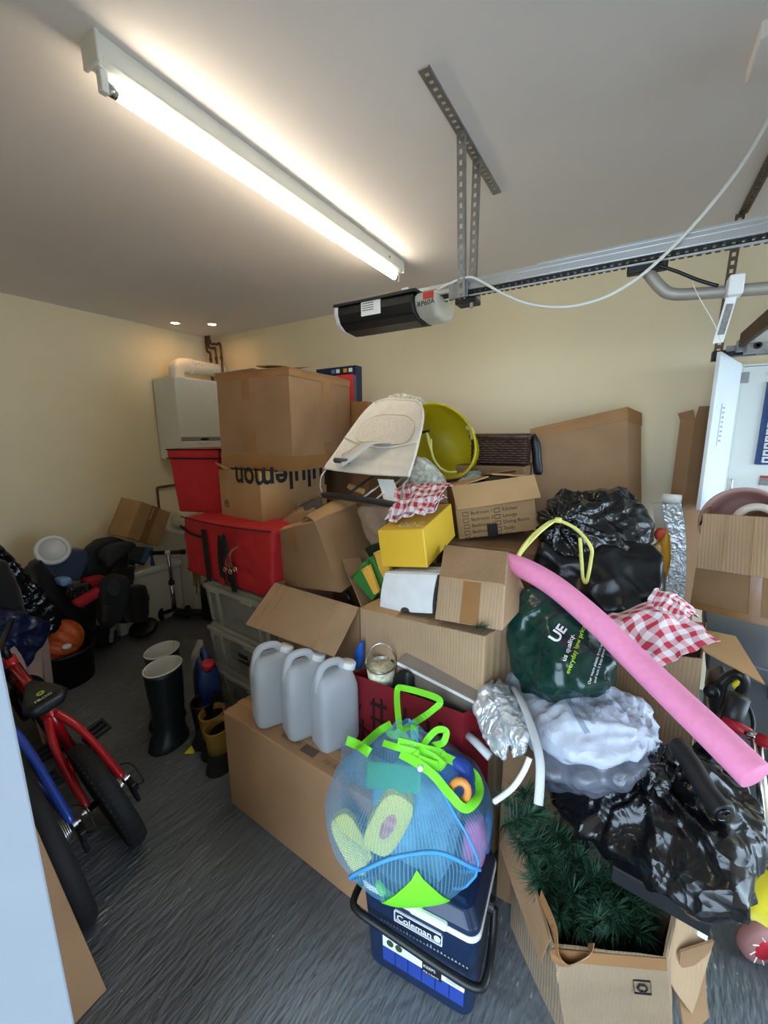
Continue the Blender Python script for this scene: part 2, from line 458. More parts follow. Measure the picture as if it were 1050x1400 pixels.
# ------------------------------------------------------------------ palette
M_WALL = mat('cream_wall_paint', (240, 226, 192), 0.85, var=0.03, vscale=2.0, bump=0.05, bscale=90)
M_CEIL = mat('white_ceiling_paint', (238, 232, 230), 0.9, var=0.03, vscale=1.5, bump=0.06, bscale=40)
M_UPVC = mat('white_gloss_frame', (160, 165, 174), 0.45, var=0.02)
C1 = card('cardboard_brown', (150, 116, 84), 'X', creases=.4)
C2 = card('cardboard_tan', (178, 141, 98), 'X', creases=0.15)
C3 = card('cardboard_pale', (172, 143, 112), 'X', ridge=0.35, scale=30, creases=0.28)
C4 = card('cardboard_smooth', (164, 126, 92), 'Z', ridge=0.02, creases=0.06)
C5 = card('cardboard_dull', (144, 112, 82), 'Z', creases=0.3)
TAPE = mat('brown_parcel_tape', (150, 108, 68), 0.22, var=0.08, spec=0.6)
CLEARTAPE = mat('glossy_clear_tape', (196, 168, 136), 0.12, var=0.05, spec=0.7)
M_INK = mat('black_ink', (24, 22, 22), 0.6, var=0.02)
M_GREYINK = mat('grey_ink', (95, 82, 70), 0.7, var=0.02)
M_WHITE = mat('white_plastic', (228, 228, 226), 0.4, var=0.03)
M_OFFW = mat('white_enamel', (222, 222, 214), 0.35, var=0.03)
M_BLACK = mat('black_plastic', (20, 20, 22), 0.4, var=0.1)
M_RUBBER = mat('black_rubber', (22, 22, 23), 0.75, var=0.2, bump=0.2, bscale=120)
M_BLKFAB = mat('black_fabric', (14, 14, 16), 0.85, var=0.25, vscale=30, sheen=0.2)
M_STEEL = mat('bright_steel', (200, 200, 200), 0.22, 1.0, var=0.04)
M_ZINC = mat('galvanised_steel', (150, 150, 150), 0.45, 0.85, var=0.18, vscale=25)
M_ALU = mat('brushed_aluminium', (200, 202, 204), 0.32, 0.9, var=0.05)
M_COPPER = mat('tarnished_copper', (120, 84, 62), 0.4, 0.9, var=0.25, vscale=25)
M_RED = mat('red_nylon', (184, 34, 40), 0.65, var=0.08, vscale=12, bump=0.25, bscale=25)
M_PAPER = mat('white_paper', (232, 232, 230), 0.8, var=0.02)
M_BAG = mat('black_bin_liner', (16, 16, 18), 0.2, var=0.2, spec=0.6, bump=0.45, bscale=38)
M_BAG2 = mat('black_coated_fabric', (15, 16, 20), 0.30, var=0.2, bump=0.2, bscale=30)
M_NAVYBAG = mat('navy_plastic_sheet', (20, 26, 58), 0.28, var=0.2, bump=0.2, bscale=35)
M_GREYFAB = mat('charcoal_grey_fabric', (46, 48, 50), 0.9, var=0.15, vscale=60)
M_REDFAB = mat('dark_red_fabric', (170, 30, 44), 0.85, var=0.1)

for _m, _s, _k in ((M_BAG, 15, .55), (M_BAG2, 9, .4), (M_NAVYBAG, 12, .4)): film(_m, _s, _k)
def floor_mat():
    m = bpy.data.materials.new('dark_grey_floor_paint'); m.use_nodes = True; nt = m.node_tree; b = nt.nodes['Principled BSDF']
    tc = nt.nodes.new('ShaderNodeTexCoord')
    mp = nt.nodes.new('ShaderNodeMapping'); mp.inputs['Rotation'].default_value = (0, 0, math.radians(-62)); mp.inputs['Scale'].default_value = (1.0, 0.30, 1.0)
    nt.links.new(tc.outputs['Object'], mp.inputs[0])
    n1 = nt.nodes.new('ShaderNodeTexNoise'); n1.inputs['Scale'].default_value = 2.2; n1.inputs['Detail'].default_value = 8
    nt.links.new(tc.outputs['Object'], n1.inputs['Vector'])
    r1 = nt.nodes.new('ShaderNodeValToRGB'); r1.color_ramp.elements[0].position = 0.3; r1.color_ramp.elements[1].position = 0.75
    r1.color_ramp.elements[0].color = srgb((80, 85, 89)); r1.color_ramp.elements[1].color = srgb((116, 120, 123))
    nt.links.new(n1.outputs[0], r1.inputs[0])
    # pale scuffs that follow the brushed ridges, and crumbs
    n2 = nt.nodes.new('ShaderNodeTexNoise'); n2.inputs['Scale'].default_value = 75; n2.inputs['Detail'].default_value = 3
    nt.links.new(mp.outputs[0], n2.inputs['Vector'])
    n3 = nt.nodes.new('ShaderNodeTexNoise'); n3.inputs['Scale'].default_value = 3.4; n3.inputs['Detail'].default_value = 4
    nt.links.new(tc.outputs['Object'], n3.inputs['Vector'])
    mul = nt.nodes.new('ShaderNodeMath'); mul.operation = 'MULTIPLY'; nt.links.new(n2.outputs[0], mul.inputs[0]); nt.links.new(n3.outputs[0], mul.inputs[1])
    r2 = nt.nodes.new('ShaderNodeValToRGB'); r2.color_ramp.elements[0].position = 0.385; r2.color_ramp.elements[1].position = 0.45
    nt.links.new(mul.outputs[0], r2.inputs[0])
    vo = nt.nodes.new('ShaderNodeTexVoronoi'); vo.inputs['Scale'].default_value = 22; vo.inputs['Randomness'].default_value = 1
    nt.links.new(tc.outputs['Object'], vo.inputs['Vector'])
    r3 = nt.nodes.new('ShaderNodeValToRGB'); r3.color_ramp.elements[0].position = 0.04; r3.color_ramp.elements[1].position = 0.07
    r3.color_ramp.elements[0].color = (1, 1, 1, 1); r3.color_ramp.elements[1].color = (0, 0, 0, 1)
    nt.links.new(vo.outputs['Distance'], r3.inputs[0])
    mx2 = nt.nodes.new('ShaderNodeMath'); mx2.operation = 'MAXIMUM'; nt.links.new(r2.outputs[0], mx2.inputs[0]); nt.links.new(r3.outputs[0], mx2.inputs[1])
    mx = nt.nodes.new('ShaderNodeMix'); mx.data_type = 'RGBA'; nt.links.new(mx2.outputs[0], mx.inputs[0]); nt.links.new(r1.outputs[0], mx.inputs[6]); mx.inputs[7].default_value = srgb((170, 168, 160))
    nt.links.new(mx.outputs[2], b.inputs['Base Color'])
    b.inputs['Roughness'].default_value = 0.42
    w = nt.nodes.new('ShaderNodeTexNoise'); w.inputs['Scale'].default_value = 64; w.inputs['Detail'].default_value = 2
    nt.links.new(mp.outputs[0], w.inputs['Vector'])
    bp = nt.nodes.new('ShaderNodeBump'); bp.inputs['Strength'].default_value = 0.8; bp.inputs['Distance'].default_value = 0.012
    nt.links.new(w.outputs[0], bp.inputs['Height']); nt.links.new(bp.outputs[0], b.inputs['Normal'])
    return m
M_FLOOR = floor_mat()

# ------------------------------------------------------------------ the room
struct(MB().box(((XL + XR) / 2, 1.35, -0.05), (XR - XL + 0.3, 3.3, 0.1)).build('floor', M_FLOOR))
struct(MB().box(((XL + XR) / 2, 1.35, HC + 0.05), (XR - XL + 0.3, 3.3, 0.1)).build('ceiling', M_CEIL))
struct(MB().box((XL - 0.075, 1.35, HC / 2), (0.15, 3.3, HC)).build('wall_left', M_WALL))
struct(MB().box(((XL + XR) / 2, YB + 0.075, HC / 2), (XR - XL, 0.15, HC)).build('wall_back', M_WALL))
DX0, DX1, DH = -0.61, 0.36, 2.06     # the doorway the photographer stands in
mb = MB(); yc, th = (YF - 0.13) / 2, YF + 0.13
mb.box(((XL + DX0 - 0.07) / 2, yc, HC / 2), (DX0 - 0.07 - XL, th, HC))
mb.box(((XR + DX1 + 0.07) / 2, yc, HC / 2), (XR - DX1 - 0.07, th, HC))
mb.box(((DX0 + DX1) / 2, yc, (HC + DH + 0.06) / 2), (DX1 - DX0 + 0.14, th, HC - DH - 0.06))
struct(mb.build('wall_front', M_WALL))
mb = MB()
mb.box((XR + 0.075, (YF + 0.35) / 2, HC / 2), (0.15, 0.35 - YF, HC)); mb.box((XR + 0.075, (2.62 + YB) / 2, HC / 2), (0.15, YB - 2.62, HC))
mb.box((XR + 0.075, 1.485, (HC + 2.12) / 2), (0.15, 2.27, HC - 2.12))
struct(mb.build('wall_right', M_WALL))
# door frame: two jambs and a head, with a rebate step and two fine grooves
fr_root = struct(thing('door_1', 'white painted door frame at the left edge', None, (DX0, yc, 0)))
for sx, x in ((1, DX0), (-1, DX1)):
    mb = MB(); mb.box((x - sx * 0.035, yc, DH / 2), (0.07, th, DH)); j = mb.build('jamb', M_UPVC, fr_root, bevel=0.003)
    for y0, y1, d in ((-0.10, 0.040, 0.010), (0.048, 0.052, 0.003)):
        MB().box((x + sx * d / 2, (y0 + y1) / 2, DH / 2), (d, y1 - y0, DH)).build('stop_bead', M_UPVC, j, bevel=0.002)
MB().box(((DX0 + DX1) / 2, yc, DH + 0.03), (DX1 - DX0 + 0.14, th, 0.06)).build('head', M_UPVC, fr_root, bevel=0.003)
struct(MB().box((0, -4.2, -0.06), (14, 8, 0.1)).build('ground_outside', mat('outdoor_paving', (150, 148, 142), 0.9, var=0.1)))
struct(MB().box((6.6, 1.35, -0.06), (8, 3.1, 0.1)).build('driveway_outside', mat('outdoor_paving', (150, 148, 142))))

M_LIGHT_BLOCK = mat('light_block_pale', (196, 194, 188), 0.9, var=0.05)
struct(MB().box((0.0, -0.78, 2.34), (3.2, 1.3, 0.08)).build('light_block_roof', M_LIGHT_BLOCK))  # added unseen slab that keeps high sky light off the door frame
struct(MB().box((1.0, -1.03, 1.15), (0.12, 1.8, 2.3)).build('light_block_wall', M_LIGHT_BLOCK))  # added unseen wall that cuts daylight falling on the left jamb

# ------------------------------------------------------------------ raised garage door, seen end on at the right edge
gz = T(1015, 474, 2.46).z
gx = T(1015, 474, 2.46).x + 0.01
door = struct(thing('door_2', 'white up and over garage door held open under the ceiling', None, (gx + 1.0, 1.48, gz)))
for k in range(8):
    x0 = gx + k * 0.235
    MB().box((x0 + 0.115, 1.5, gz + 0.02 + 0.004 * (k % 2)), (0.228, 1.92, 0.035)).build('panel', M_OFFW, door, bevel=0.004)
MB().box((gx - 0.012, 1.5, gz + 0.03), (0.02, 1.94, 0.06)).build('rubber_seal', mat('brown_rubber_seal', (86, 66, 48), 0.8), door, bevel=0.004)
for y in (0.5, 2.5):
    MB().box((gx + 0.95, y, gz + 0.01), (1.95, 0.03, 0.05)).build('side_frame', M_ZINC, door, bevel=0.003)
mb = MB(); mb.box((gx + 0.06, 2.43, gz - 0.012), (0.13, 0.06, 0.045)); br = mb.build('roller_bracket', M_ZINC, door, bevel=0.003)
MB().lathe([(0.014, 0), (0.014, 0.012), (0.007, 0.012), (0.007, 0)], (gx + 0.03, 2.40, gz - 0.01), (0, -1, 0), 20).build('bolt', M_BLACK, br)
for y in (0.42, 2.57):
    mb = MB(); mb.box(((gx + XR) / 2 - 0.02, y, gz + 0.0), (XR - gx + 0.06, 0.012, 0.05)); mb.box(((gx + XR) / 2 - 0.02, y + 0.015, gz - 0.022), (XR - gx + 0.06, 0.03, 0.006))
    mb.build('guide_track', M_ZINC, door)
e = T(975, 487, 2.55)
MB().box((e.x + 0.02, 2.56, e.z), (0.05, 0.045, 0.045)).build('track_end_cap', M_BLACK, door, bevel=0.004)
MB().box((e.x + 0.09, 2.56, e.z + 0.004), (0.13, 0.035, 0.022)).build('track_end_bracket', M_BLACK, door, bevel=0.003)

# ------------------------------------------------------------------ perforated steel strap
def perforated(name, a, b, wdir, w, m, parent=None, pitch=0.03, flange=True):
    """slotted angle from a to b: two rails, rungs between the holes, and a folded flange"""
    a, b, wd = V(a), V(b), V(wdir).normalized(); L = (b - a).length; t = (b - a).normalized(); nn = t.cross(wd); mb = MB()
    def bar(p0, p1, ww, off, th=0.002):
        c = [p0 + wd * (off - ww / 2), p0 + wd * (off + ww / 2), p0 + wd * (off + ww / 2) + nn * th, p0 + wd * (off - ww / 2) + nn * th]
        d = p1 - p0; mb.hexa(c + [p + d for p in c])
    bar(a, b, w * 0.3, -w * 0.35); bar(a, b, w * 0.3, w * 0.35)
    n = int(L / pitch)
    for i in range(n + 1):
        p = a + t * min(L - pitch * 0.5, i * pitch); bar(p, p + t * pitch * 0.5, w * 0.42, 0)
    if flange:
        c = [a + wd * w / 2, a + wd * (w / 2 - 0.002), a + wd * (w / 2 - 0.002) - nn * w * 0.6, a + wd * w / 2 - nn * w * 0.6]
        mb.hexa(c + [p + (b - a) for p in c])
    return mb.build(name, m, parent)

# ------------------------------------------------------------------ fluorescent batten
lx = -1.205
lamp = thing('fluorescent_batten_light', 'long bare fluorescent tube in a white metal batten on the ceiling', 'light', (lx, 1.44, HC))
mb = MB(); y0, y1 = 0.665, 2.215
mb.prism([(lx - 0.032, y0, HC), (lx + 0.032, y0, HC), (lx + 0.030, y0, HC - 0.05), (lx + 0.018, y0, HC - 0.062), (lx - 0.018, y0, HC - 0.062), (lx - 0.030, y0, HC - 0.05)], (0, y1 - y0, 0))
body = mb.build('batten', M_OFFW, lamp, bevel=0.003)
for y, s in ((y0, 1), (y1, -1)):
    MB().box((lx, y - s * 0.004, HC - 0.03), (0.07, 0.012, 0.066)).build('end_cap', M_OFFW, lamp, bevel=0.004)
    h = MB().box((lx, y + s * 0.016, HC - 0.083), (0.022, 0.02, 0.05)).build('lamp_holder', M_WHITE, lamp, bevel=0.004)
    MB().lathe([(0.0142, 0), (0.0142, 0.02)], (lx, y + s * 0.026, HC - 0.09), (0, s, 0), 20).build('tube_cap', M_STEEL, lamp, smooth=True)
m = mat('lit_fluorescent_tube', (255, 240, 214), 0.4, var=0, emit=TUBE_STRENGTH)
MB().lathe([(0.0135, 0), (0.0135, y1 - y0 - 0.092)], (lx, y0 + 0.046, HC - 0.09), (0, 1, 0), 20).build('tube', m, lamp, smooth=True)
MB().lathe([(0.006, 0), (0.006, 0.004)], (lx + 0.031, 2.06, HC - 0.03), (1, 0, 0), 12).build('screw', M_ZINC, lamp)

# ------------------------------------------------------------------ recessed spots
m_spot = mat('lit_spot_lamp', (255, 236, 205), 0.4, var=0, emit=SPOT_STRENGTH)
for px, py, lab in ((239, 441, 'recessed ceiling spotlight further from the wall corner'), (290, 443, 'recessed ceiling spotlight nearer the wall corner')):
    p = TZ(px, py, HC)
    r = thing('recessed_spotlight', lab, 'light', p, 'recessed spotlights over the boiler')
    MB().lathe([(0.032, -0.001), (0.047, -0.001), (0.045, -0.007), (0.034, -0.006)], p, (0, 0, 1), 28, close=True).build('bezel', M_STEEL, r, smooth=True)
    MB().lathe([(0.0, -0.002), (0.032, -0.002)], p, (0, 0, 1), 28).build('lens', m_spot, r)

# ------------------------------------------------------------------ door opener
RY = 1.5
op = thing('garage_door_opener', 'black garage door opener motor with a long aluminium rail', 'door opener', (-0.9, RY, 1.93))
zt = 2.028
mb = MB(); x0, x1 = -0.90, 2.36
mb.box(((x0 + x1) / 2, RY, zt - 0.004), (x1 - x0, 0.040, 0.008)); mb.box(((x0 + x1) / 2, RY - 0.016, zt - 0.020), (x1 - x0, 0.006, 0.030)); mb.box(((x0 + x1) / 2, RY + 0.016, zt - 0.020), (x1 - x0, 0.006, 0.030))
mb.box(((x0 + x1) / 2, RY - 0.021, zt - 0.010), (x1 - x0, 0.004, 0.006)); mb.box(((x0 + x1) / 2, RY - 0.021, zt - 0.030), (x1 - x0, 0.005, 0.005))
rail = mb.build('rail', M_ALU, op)
MB().box((-0.30 + 1.33, RY, zt + 0.002), (2.66, 0.046, 0.006)).build('rail_cover', M_ALU, op)
mb = MB()
for i in range(150): mb.box((-0.72 + i * 0.02, RY - 0.004, zt - 0.047), (0.012, 0.020, 0.014))
mb.box((0.80, RY, zt - 0.047), (3.06, 0.008, 0.008)); mb.build('drive_chain', M_BLACK, op)
MB().box((0.8, RY - 0.02, zt - 0.055), (3.06, 0.004, 0.005)).build('rail_lip', M_ALU, op)
# motor housing: rounded belly
mx0, mx1 = -1.035, -0.705
prof = [(-0.10, 0.0), (-0.10, -0.030), (-0.085, -0.062), (-0.05, -0.082), (0.02, -0.088), (0.075, -0.075), (0.10, -0.045), (0.10, 0.0)]
zm = 1.992
mb = MB().prism([(mx0, RY + y, zm + z) for y, z in prof], (mx1 - mx0, 0, 0)); hs = mb.build('housing', M_BLACK, op, bevel=0.006)
MB().prism([(mx0 - 0.014, RY + y * 1.04, zm + z * 1.02 + 0.002) for y, z in prof], (0.016, 0, 0)).build('end_plate', M_OFFW, op, bevel=0.003)
MB().box(((mx0 + mx1) / 2, RY, zm + 0.006), (mx1 - mx0 + 0.03, 0.215, 0.012)).build('top_plate', M_BLACK, op, bevel=0.002)
MB().prism([(mx1, RY + y * 0.97, zm + z * 0.97) for y, z in prof], (0.085, 0, 0)).build('light_lens', seethrough('clear_light_lens', (225, 220, 205), 0.62, 0.2), op, bevel=0.02, bseg=4)
c = V((mx0 + 0.155, RY - 0.1005, zm - 0.024)); MB().box(c, (0.085, 0.002, 0.05)).build('label', M_PAPER, op)
for k in range(4): MB().box(c + V((-0.012, -0.0015, 0.018 - k * 0.008)), (0.05, 0.001, 0.0025)).build('print_line', M_GREYINK, op)
lx1 = mx1 + 0.06
MB().box((lx1, RY - 0.0975, zm - 0.018), (0.04, 0.002, 0.022)).build('warning_label', mat('red_label', (176, 44, 40), 0.6), op)
text('model_lettering', 'RP60A', (mx1 + 0.018, RY - 0.0985, zm - 0.052), (1, 0, 0.08), (0, 0, 1), 0.024, M_INK, op, bold=0.01)
MB().box((mx1 - 0.06, RY - 0.02, zm + 0.022), (0.03, 0.05, 0.04)).build('rail_clamp', M_OFFW, op, bevel=0.003)
# trolley, curved arm, release cord and tag
MB().box((0.0, RY, zt - 0.06), (0.10, 0.035, 0.03)).build('trolley', M_BLACK, op, bevel=0.004)
arm = spline([T(884, 370, RY), T(903, 393, RY), T(920, 402, RY), T(960, 401, RY), T(1050, 394, RY), T(1150, 387, RY)], 8)
MB().tube(arm, 0.016, 10, flat=1.0).build('door_arm', mat('grey_arm', (158, 152, 142), 0.5, 0.3), op, smooth=True)
MB().tube(spline([T(897, 362, RY - .02), T(925, 371, RY - .02), T(955, 383, RY - .02), T(982, 391, RY - .02)], 6), 0.0045, 8).build('black_lead', M_BLACK, op, smooth=True)
MB().tube(spline([T(945, 383, RY), T(955, 405, RY - .02), T(975, 440, RY - .03), T(986, 468, RY - .03)], 5), 0.0012, 6).build('release_cord', M_OFFW, op)
tq = [T(997, 392, RY - .03), T(1012, 392, RY - .03), T(989, 468, RY - .03), T(974, 470, RY - .03)]
tg = thing('instruction_tag', 'white printed instruction tag hanging from the opener arm', 'tag', tq[3])
MB().sheet(lambda u, v: (tq[0] * (1 - u) + tq[1] * u) * (1 - v) + (tq[3] * (1 - u) + tq[2] * u) * v, 2, 4).build('card', M_PAPER, tg, solid=0.0015)
def tf(u, v, o=0.0): return (tq[0] * (1 - u) + tq[1] * u) * (1 - v) + (tq[3] * (1 - u) + tq[2] * u) * v + V((0, -0.0025, 0))
mb = MB(); mb.add([tf(.2, .3), tf(.85, .3), tf(.85, .85), tf(.2, .85)], [(0, 1, 2, 3)]); mb.build('printed_block', mat('printed_grey', (130, 128, 124), 0.8, var=0.35, vscale=220), tg)
MB().box((tq[0] + tq[1]) / 2 + V((0, 0.0, 0.0)), (0.032, 0.05, 0.05)).build('strap_loop', M_PAPER, tg, bevel=0.004)
# hangers
hx = -0.556
hg = thing('opener_hanger_bracket', 'slotted steel angle on the ceiling with two perforated hangers holding the rail', 'bracket', (hx, RY, HC))
perforated('ceiling_angle', (hx + 0.004, 1.157, HC - 0.004), (hx + 0.012, 1.83, HC - 0.004), (1, 0, 0), 0.032, M_ZINC, hg, 0.028)
for y, yb in ((1.42, RY - 0.045), (1.575, RY + 0.06)):
    s = perforated('hanger_strap', (hx + 0.01, y, HC - 0.01), (hx + 0.012, yb, 1.965), (1, 0, 0), 0.026, M_ZINC, hg, 0.030)
    MB().lathe([(0.009, 0), (0.009, 0.014)], (hx + 0.015, y - 0.005, HC - 0.022), (0, -1, 0), 6).build('bolt', M_ZINC, s)
MB().box((hx - 0.005, RY - 0.03, 1.995), (0.07, 0.006, 0.055)).build('rail_bracket', M_ZINC, hg, bevel=0.002)
MB().box((hx + 0.035, RY + 0.03, 2.0), (0.03, 0.04, 0.06)).build('rail_bracket', M_ZINC, hg, bevel=0.002)
MB().box((hx + 0.02, RY, 1.956), (0.075, 0.06, 0.016)).build('clamp_plate', M_BLACK, hg, bevel=0.003)
MB().lathe([(0.006, 0), (0.006, 0.03)], (hx + 0.04, RY - 0.02, 1.962), (0, 0, -1), 8).build('clamp_bolt', M_ZINC, hg)
hg2 = thing('track_hanger_strap', 'perforated brown steel strap bent down from the ceiling at the right', 'bracket', (0.35, 2.5, HC))
M_STRAP = mat('dull_brown_steel', (104, 92, 78), 0.5, 0.7, var=0.15)
perforated('ceiling_strap', (0.345, 1.95, HC - 0.004), (0.345, 2.56, HC - 0.004), (1, 0, 0), 0.034, M_STRAP, hg2, 0.026)
perforated('drop_strap', (0.335, 2.55, HC - 0.004), (0.325, 2.58, e.z - 0.01), (1, 0, 0), 0.034, M_STRAP, hg2, 0.034, flange=False)
# loose white cable
cp = [(548, 406, 1.5), (590, 399, 1.49), (612, 389, 1.47), (640, 379, 1.455), (660, 386, 1.455), (690, 403, 1.46), (725, 416, 1.46), (770, 420, 1.455), (820, 409, 1.45), (865, 385, 1.45), (905, 352, 1.45), (950, 306, 1.46), (1000, 245, 1.50), (1035, 192, 1.55), (1062, 140, 1.60), (1075, 118, 1.64)]
tag(MB().tube(spline([T(*c) for c in cp], 8), 0.0045, 8).build('loose_cable', M_OFFW, smooth=True), 'loose white cable drooping from the opener rail up to the ceiling', 'cable')
jp = TZ(1040, 62, HC)
jb = thing('ceiling_junction_box', 'white square junction box on the ceiling in the top right corner', 'junction box', jp)
MB().box((0.245, 1.53, HC - 0.02), (0.125, 0.15, 0.04)).build('base', M_CEIL, jb, bevel=0.004)
b2 = MB().lathe([(0.036, 0), (0.034, -0.03), (0.026, -0.036)], (0.262, 1.575, HC - 0.04), (0, 0, 1), 24).build('cover', M_CEIL, jb, smooth=True)
MB().lathe([(0.012, 0), (0.012, 0.004)], (0.252, 1.545, HC - 0.06), (0, -1, 0), 14).build('entry_hole', M_BLACK, b2)

# ------------------------------------------------------------------ fuse board
fb = thing('fuse_board', 'white metal fuse board with its door hanging open on the back wall', 'fuse board', (0.72, YB - 0.1, 1.1))
fx0, fx1, fz0, fz1, fy = 0.445, 1.02, 1.09, 1.822, YB - 0.105
mb = MB(); mb.box(((fx0 + fx1) / 2, YB - 0.03, (fz0 + fz1) / 2), (fx1 - fx0, 0.06, fz1 - fz0))
t = 0.008
for c, d in ((((fx0 + t / 2), (fy + YB) / 2, (fz0 + fz1) / 2), (t, YB - fy, fz1 - fz0)), ((fx1 - t / 2, (fy + YB) / 2, (fz0 + fz1) / 2), (t, YB - fy, fz1 - fz0)), (((fx0 + fx1) / 2, (fy + YB) / 2, fz1 - t / 2), (fx1 - fx0, YB - fy, t)), (((fx0 + fx1) / 2, (fy + YB) / 2, fz0 + t / 2), (fx1 - fx0, YB - fy, t))): mb.box(c, d)
M_FB = mat('pale_grey_enamel', (214, 218, 214), 0.35, var=0.02)
mb.build('enclosure', M_FB, fb, bevel=0.002)
MB().box(((fx0 + fx1) / 2, fy + 0.018, (fz0 + fz1) / 2), (fx1 - fx0 - 0.02, 0.012, fz1 - fz0 - 0.02)).build('front_panel', M_FB, fb, bevel=0.002)
dA, dB = V((fx0 + 0.002, fy - 0.004, 0)), V((0.322, 2.45, 0))
dv = (dB - dA).normalized(); dn = V((-dv.y, dv.x, 0)) * 0.018
dz0, dz1 = 1.125, 1.855
mb = MB().hexa([V((p.x, p.y, dz0)) for p in (dA, dB, dB + dn * -1, dA + dn * -1)] + [V((p.x, p.y, z)) for p, z in ((dA, dz1 - 0.03), (dB, dz1), (dB + dn * -1, dz1), (dA + dn * -1, dz1 - 0.03))])
fd = mb.build('door', mat('white_door_enamel', (232, 238, 244), 0.3, var=0.02), fb, bevel=0.003)
for z in (1.76, 1.17):
    MB().box((fx0 + 0.012, fy + 0.003, z), (0.045, 0.012, 0.05)).build('hinge', M_ZINC, fd, bevel=0.002)
pl = dA.lerp(dB, 0.62); c = V((pl.x, pl.y, 1.53)) + V((dn.x, dn.y, 0)) * 0.08
mb = MB(); s = 0.022
mb.hexa([c - dv * s + V((0, 0, -.10)), c + dv * s + V((0, 0, -.10)), c + dv * s + dn * .06 + V((0, 0, -.10)), c - dv * s + dn * .06 + V((0, 0, -.10)), c - dv * s + V((0, 0, .10)), c + dv * s + V((0, 0, .10)), c + dv * s + dn * .06 + V((0, 0, .10)), c - dv * s + dn * .06 + V((0, 0, .10))])
dl = mb.build('printed_label', M_PAPER, fd)
for k in range(8):
    q = c + dn * 0.10 + V((0, 0, 0.08 - 0.022 * k))
    MB().hexa([q - dv * .014 + V((0, 0, -.004)), q + dv * .012 + V((0, 0, -.004)), q + dv * .012 + dn * .03 + V((0, 0, -.004)), q - dv * .014 + dn * .03 + V((0, 0, -.004)), q - dv * .014 + V((0, 0, .004)), q + dv * .012 + V((0, 0, .004)), q + dv * .012 + dn * .03 + V((0, 0, .004)), q - dv * .014 + dn * .03 + V((0, 0, .004))]).build('print_line', mat('pale_print', (150, 165, 190), 0.7), dl)
MB().box(((fx0 + fx1) / 2 + 0.02, fy + 0.009, 1.765), (0.30, 0.004, 0.045)).build('title_label', M_PAPER, fb)
for k in range(14): MB().box((fx0 + 0.115 + k * 0.022, fy + 0.006, 1.772), (0.014, 0.002, 0.018)).build('print_mark', M_INK, fb)
bp0 = T(1036, 615, fy + 0.01)
M_BLUE = mat('blue_breaker_plastic', (34, 62, 112), 0.4)
MB().box((bp0.x + 0.08, fy + 0.006, 1.535), (0.17, 0.016, 0.40)).build('breaker_bank', M_BLUE, fb, bevel=0.003)
for k in range(11):
    z = 1.36 + k * 0.034
    b = MB().box((bp0.x + 0.055, fy - 0.004, z), (0.075, 0.016, 0.028)).build('breaker', M_WHITE, fb, bevel=0.002)
    MB().box((bp0.x + 0.033, fy - 0.014, z), (0.014, 0.016, 0.012)).build('switch', M_BLUE, b, bevel=0.002)
wl = T(1045, 655, fy)
MB().box((wl.x + 0.02, fy + 0.009, wl.z + 0.010), (0.07, 0.004, 0.012)).build('warning_strip', mat('red_label', (176, 44, 40)), fb)
MB().box((wl.x + 0.02, fy + 0.009, wl.z - 0.014), (0.07, 0.004, 0.036)).build('warning_label', mat('printed_grey', (130, 128, 124)), fb)
for z in (1.21, 1.255): MB().lathe([(0.005, 0), (0.005, 0.012)], (fx0 + 0.03, fy + 0.012, z), (0, -1, 0), 10).build('stud', M_STEEL, fb)
MB().tube([(fx0 + 0.03, fy + 0.002, 1.21), (fx0 + 0.03, fy + 0.002, 1.255)], 0.003, 8).build('latch_rod', M_STEEL, fb)

# ------------------------------------------------------------------ boiler, flue, pipes
bx1, by0, by1, bz0, bz1 = -3.335, 2.20, 2.63, 1.30, 2.0
bo = thing('boiler', 'white wall hung boiler in the far corner', 'boiler', (XL + 0.17, 2.4, bz0))
mb = MB().box(((XL + bx1) / 2 + 0.004, (by0 + by1) / 2, (bz0 + bz1) / 2), (bx1 - XL - 0.02, by1 - by0, bz1 - bz0)); mb.build('case', mat('boiler_white', (226, 229, 224), 0.35, var=0.02), bo, bevel=0.012)
MB().box((bx1 + 0.001, (by0 + by1) / 2, 1.478), (0.012, by1 - by0 - 0.006, 0.035)).build('trim_band', mat('silver_trim', (150, 152, 148), 0.35, 0.3), bo, bevel=0.003)
MB().box((bx1 + 0.004, (by0 + by1) / 2, 1.385), (0.012, by1 - by0 - 0.004, 0.145)).build('lower_door', mat('boiler_white', (226, 229, 224)), bo, bevel=0.01)
bd = MB().lathe([(0, 0.004), (0.04, 0.004), (0.045, 0)], (bx1 + 0.008, 2.43, 1.474), (1, 0, 0), 28, sx=0.28, sy=1.0, xdir=(0, 0, 1)).build('badge', M_GREYFAB, bo, smooth=True)
MB().lathe([(0, 0.005), (0.07, 0.005), (0.085, 0)], (bx1 + 0.009, 2.44, 1.445), (1, 0, 0), 28, sx=0.2, sy=1.0, xdir=(0, 0, 1)).build('grip_recess', M_WHITE, bo, smooth=True)
fl = thing('flue_pipe', 'white flue pipe bending from the boiler top to the wall corner', 'pipe', (-3.50, 2.34, bz1))
fp = spline([(-3.50, 2.33, bz1 + 0.001), (-3.50, 2.33, bz1 + 0.06), (-3.50, 2.345, bz1 + 0.10), (-3.50, 2.40, bz1 + 0.125), (-3.50, 2.50, bz1 + 0.125), (-3.50, YB - 0.01, bz1 + 0.12)], 7)
MB().tube(fp, 0.062, 24).build('pipe', mat('white_flue', (228, 224, 212), 0.3, var=0.03), fl, smooth=True)
for y in (2.44, 2.78): MB().lathe([(0.068, 0), (0.068, 0.03)], (-3.50, y, bz1 + 0.124), (0, 1, 0), 24).build('collar', M_WHITE, fl, smooth=True)
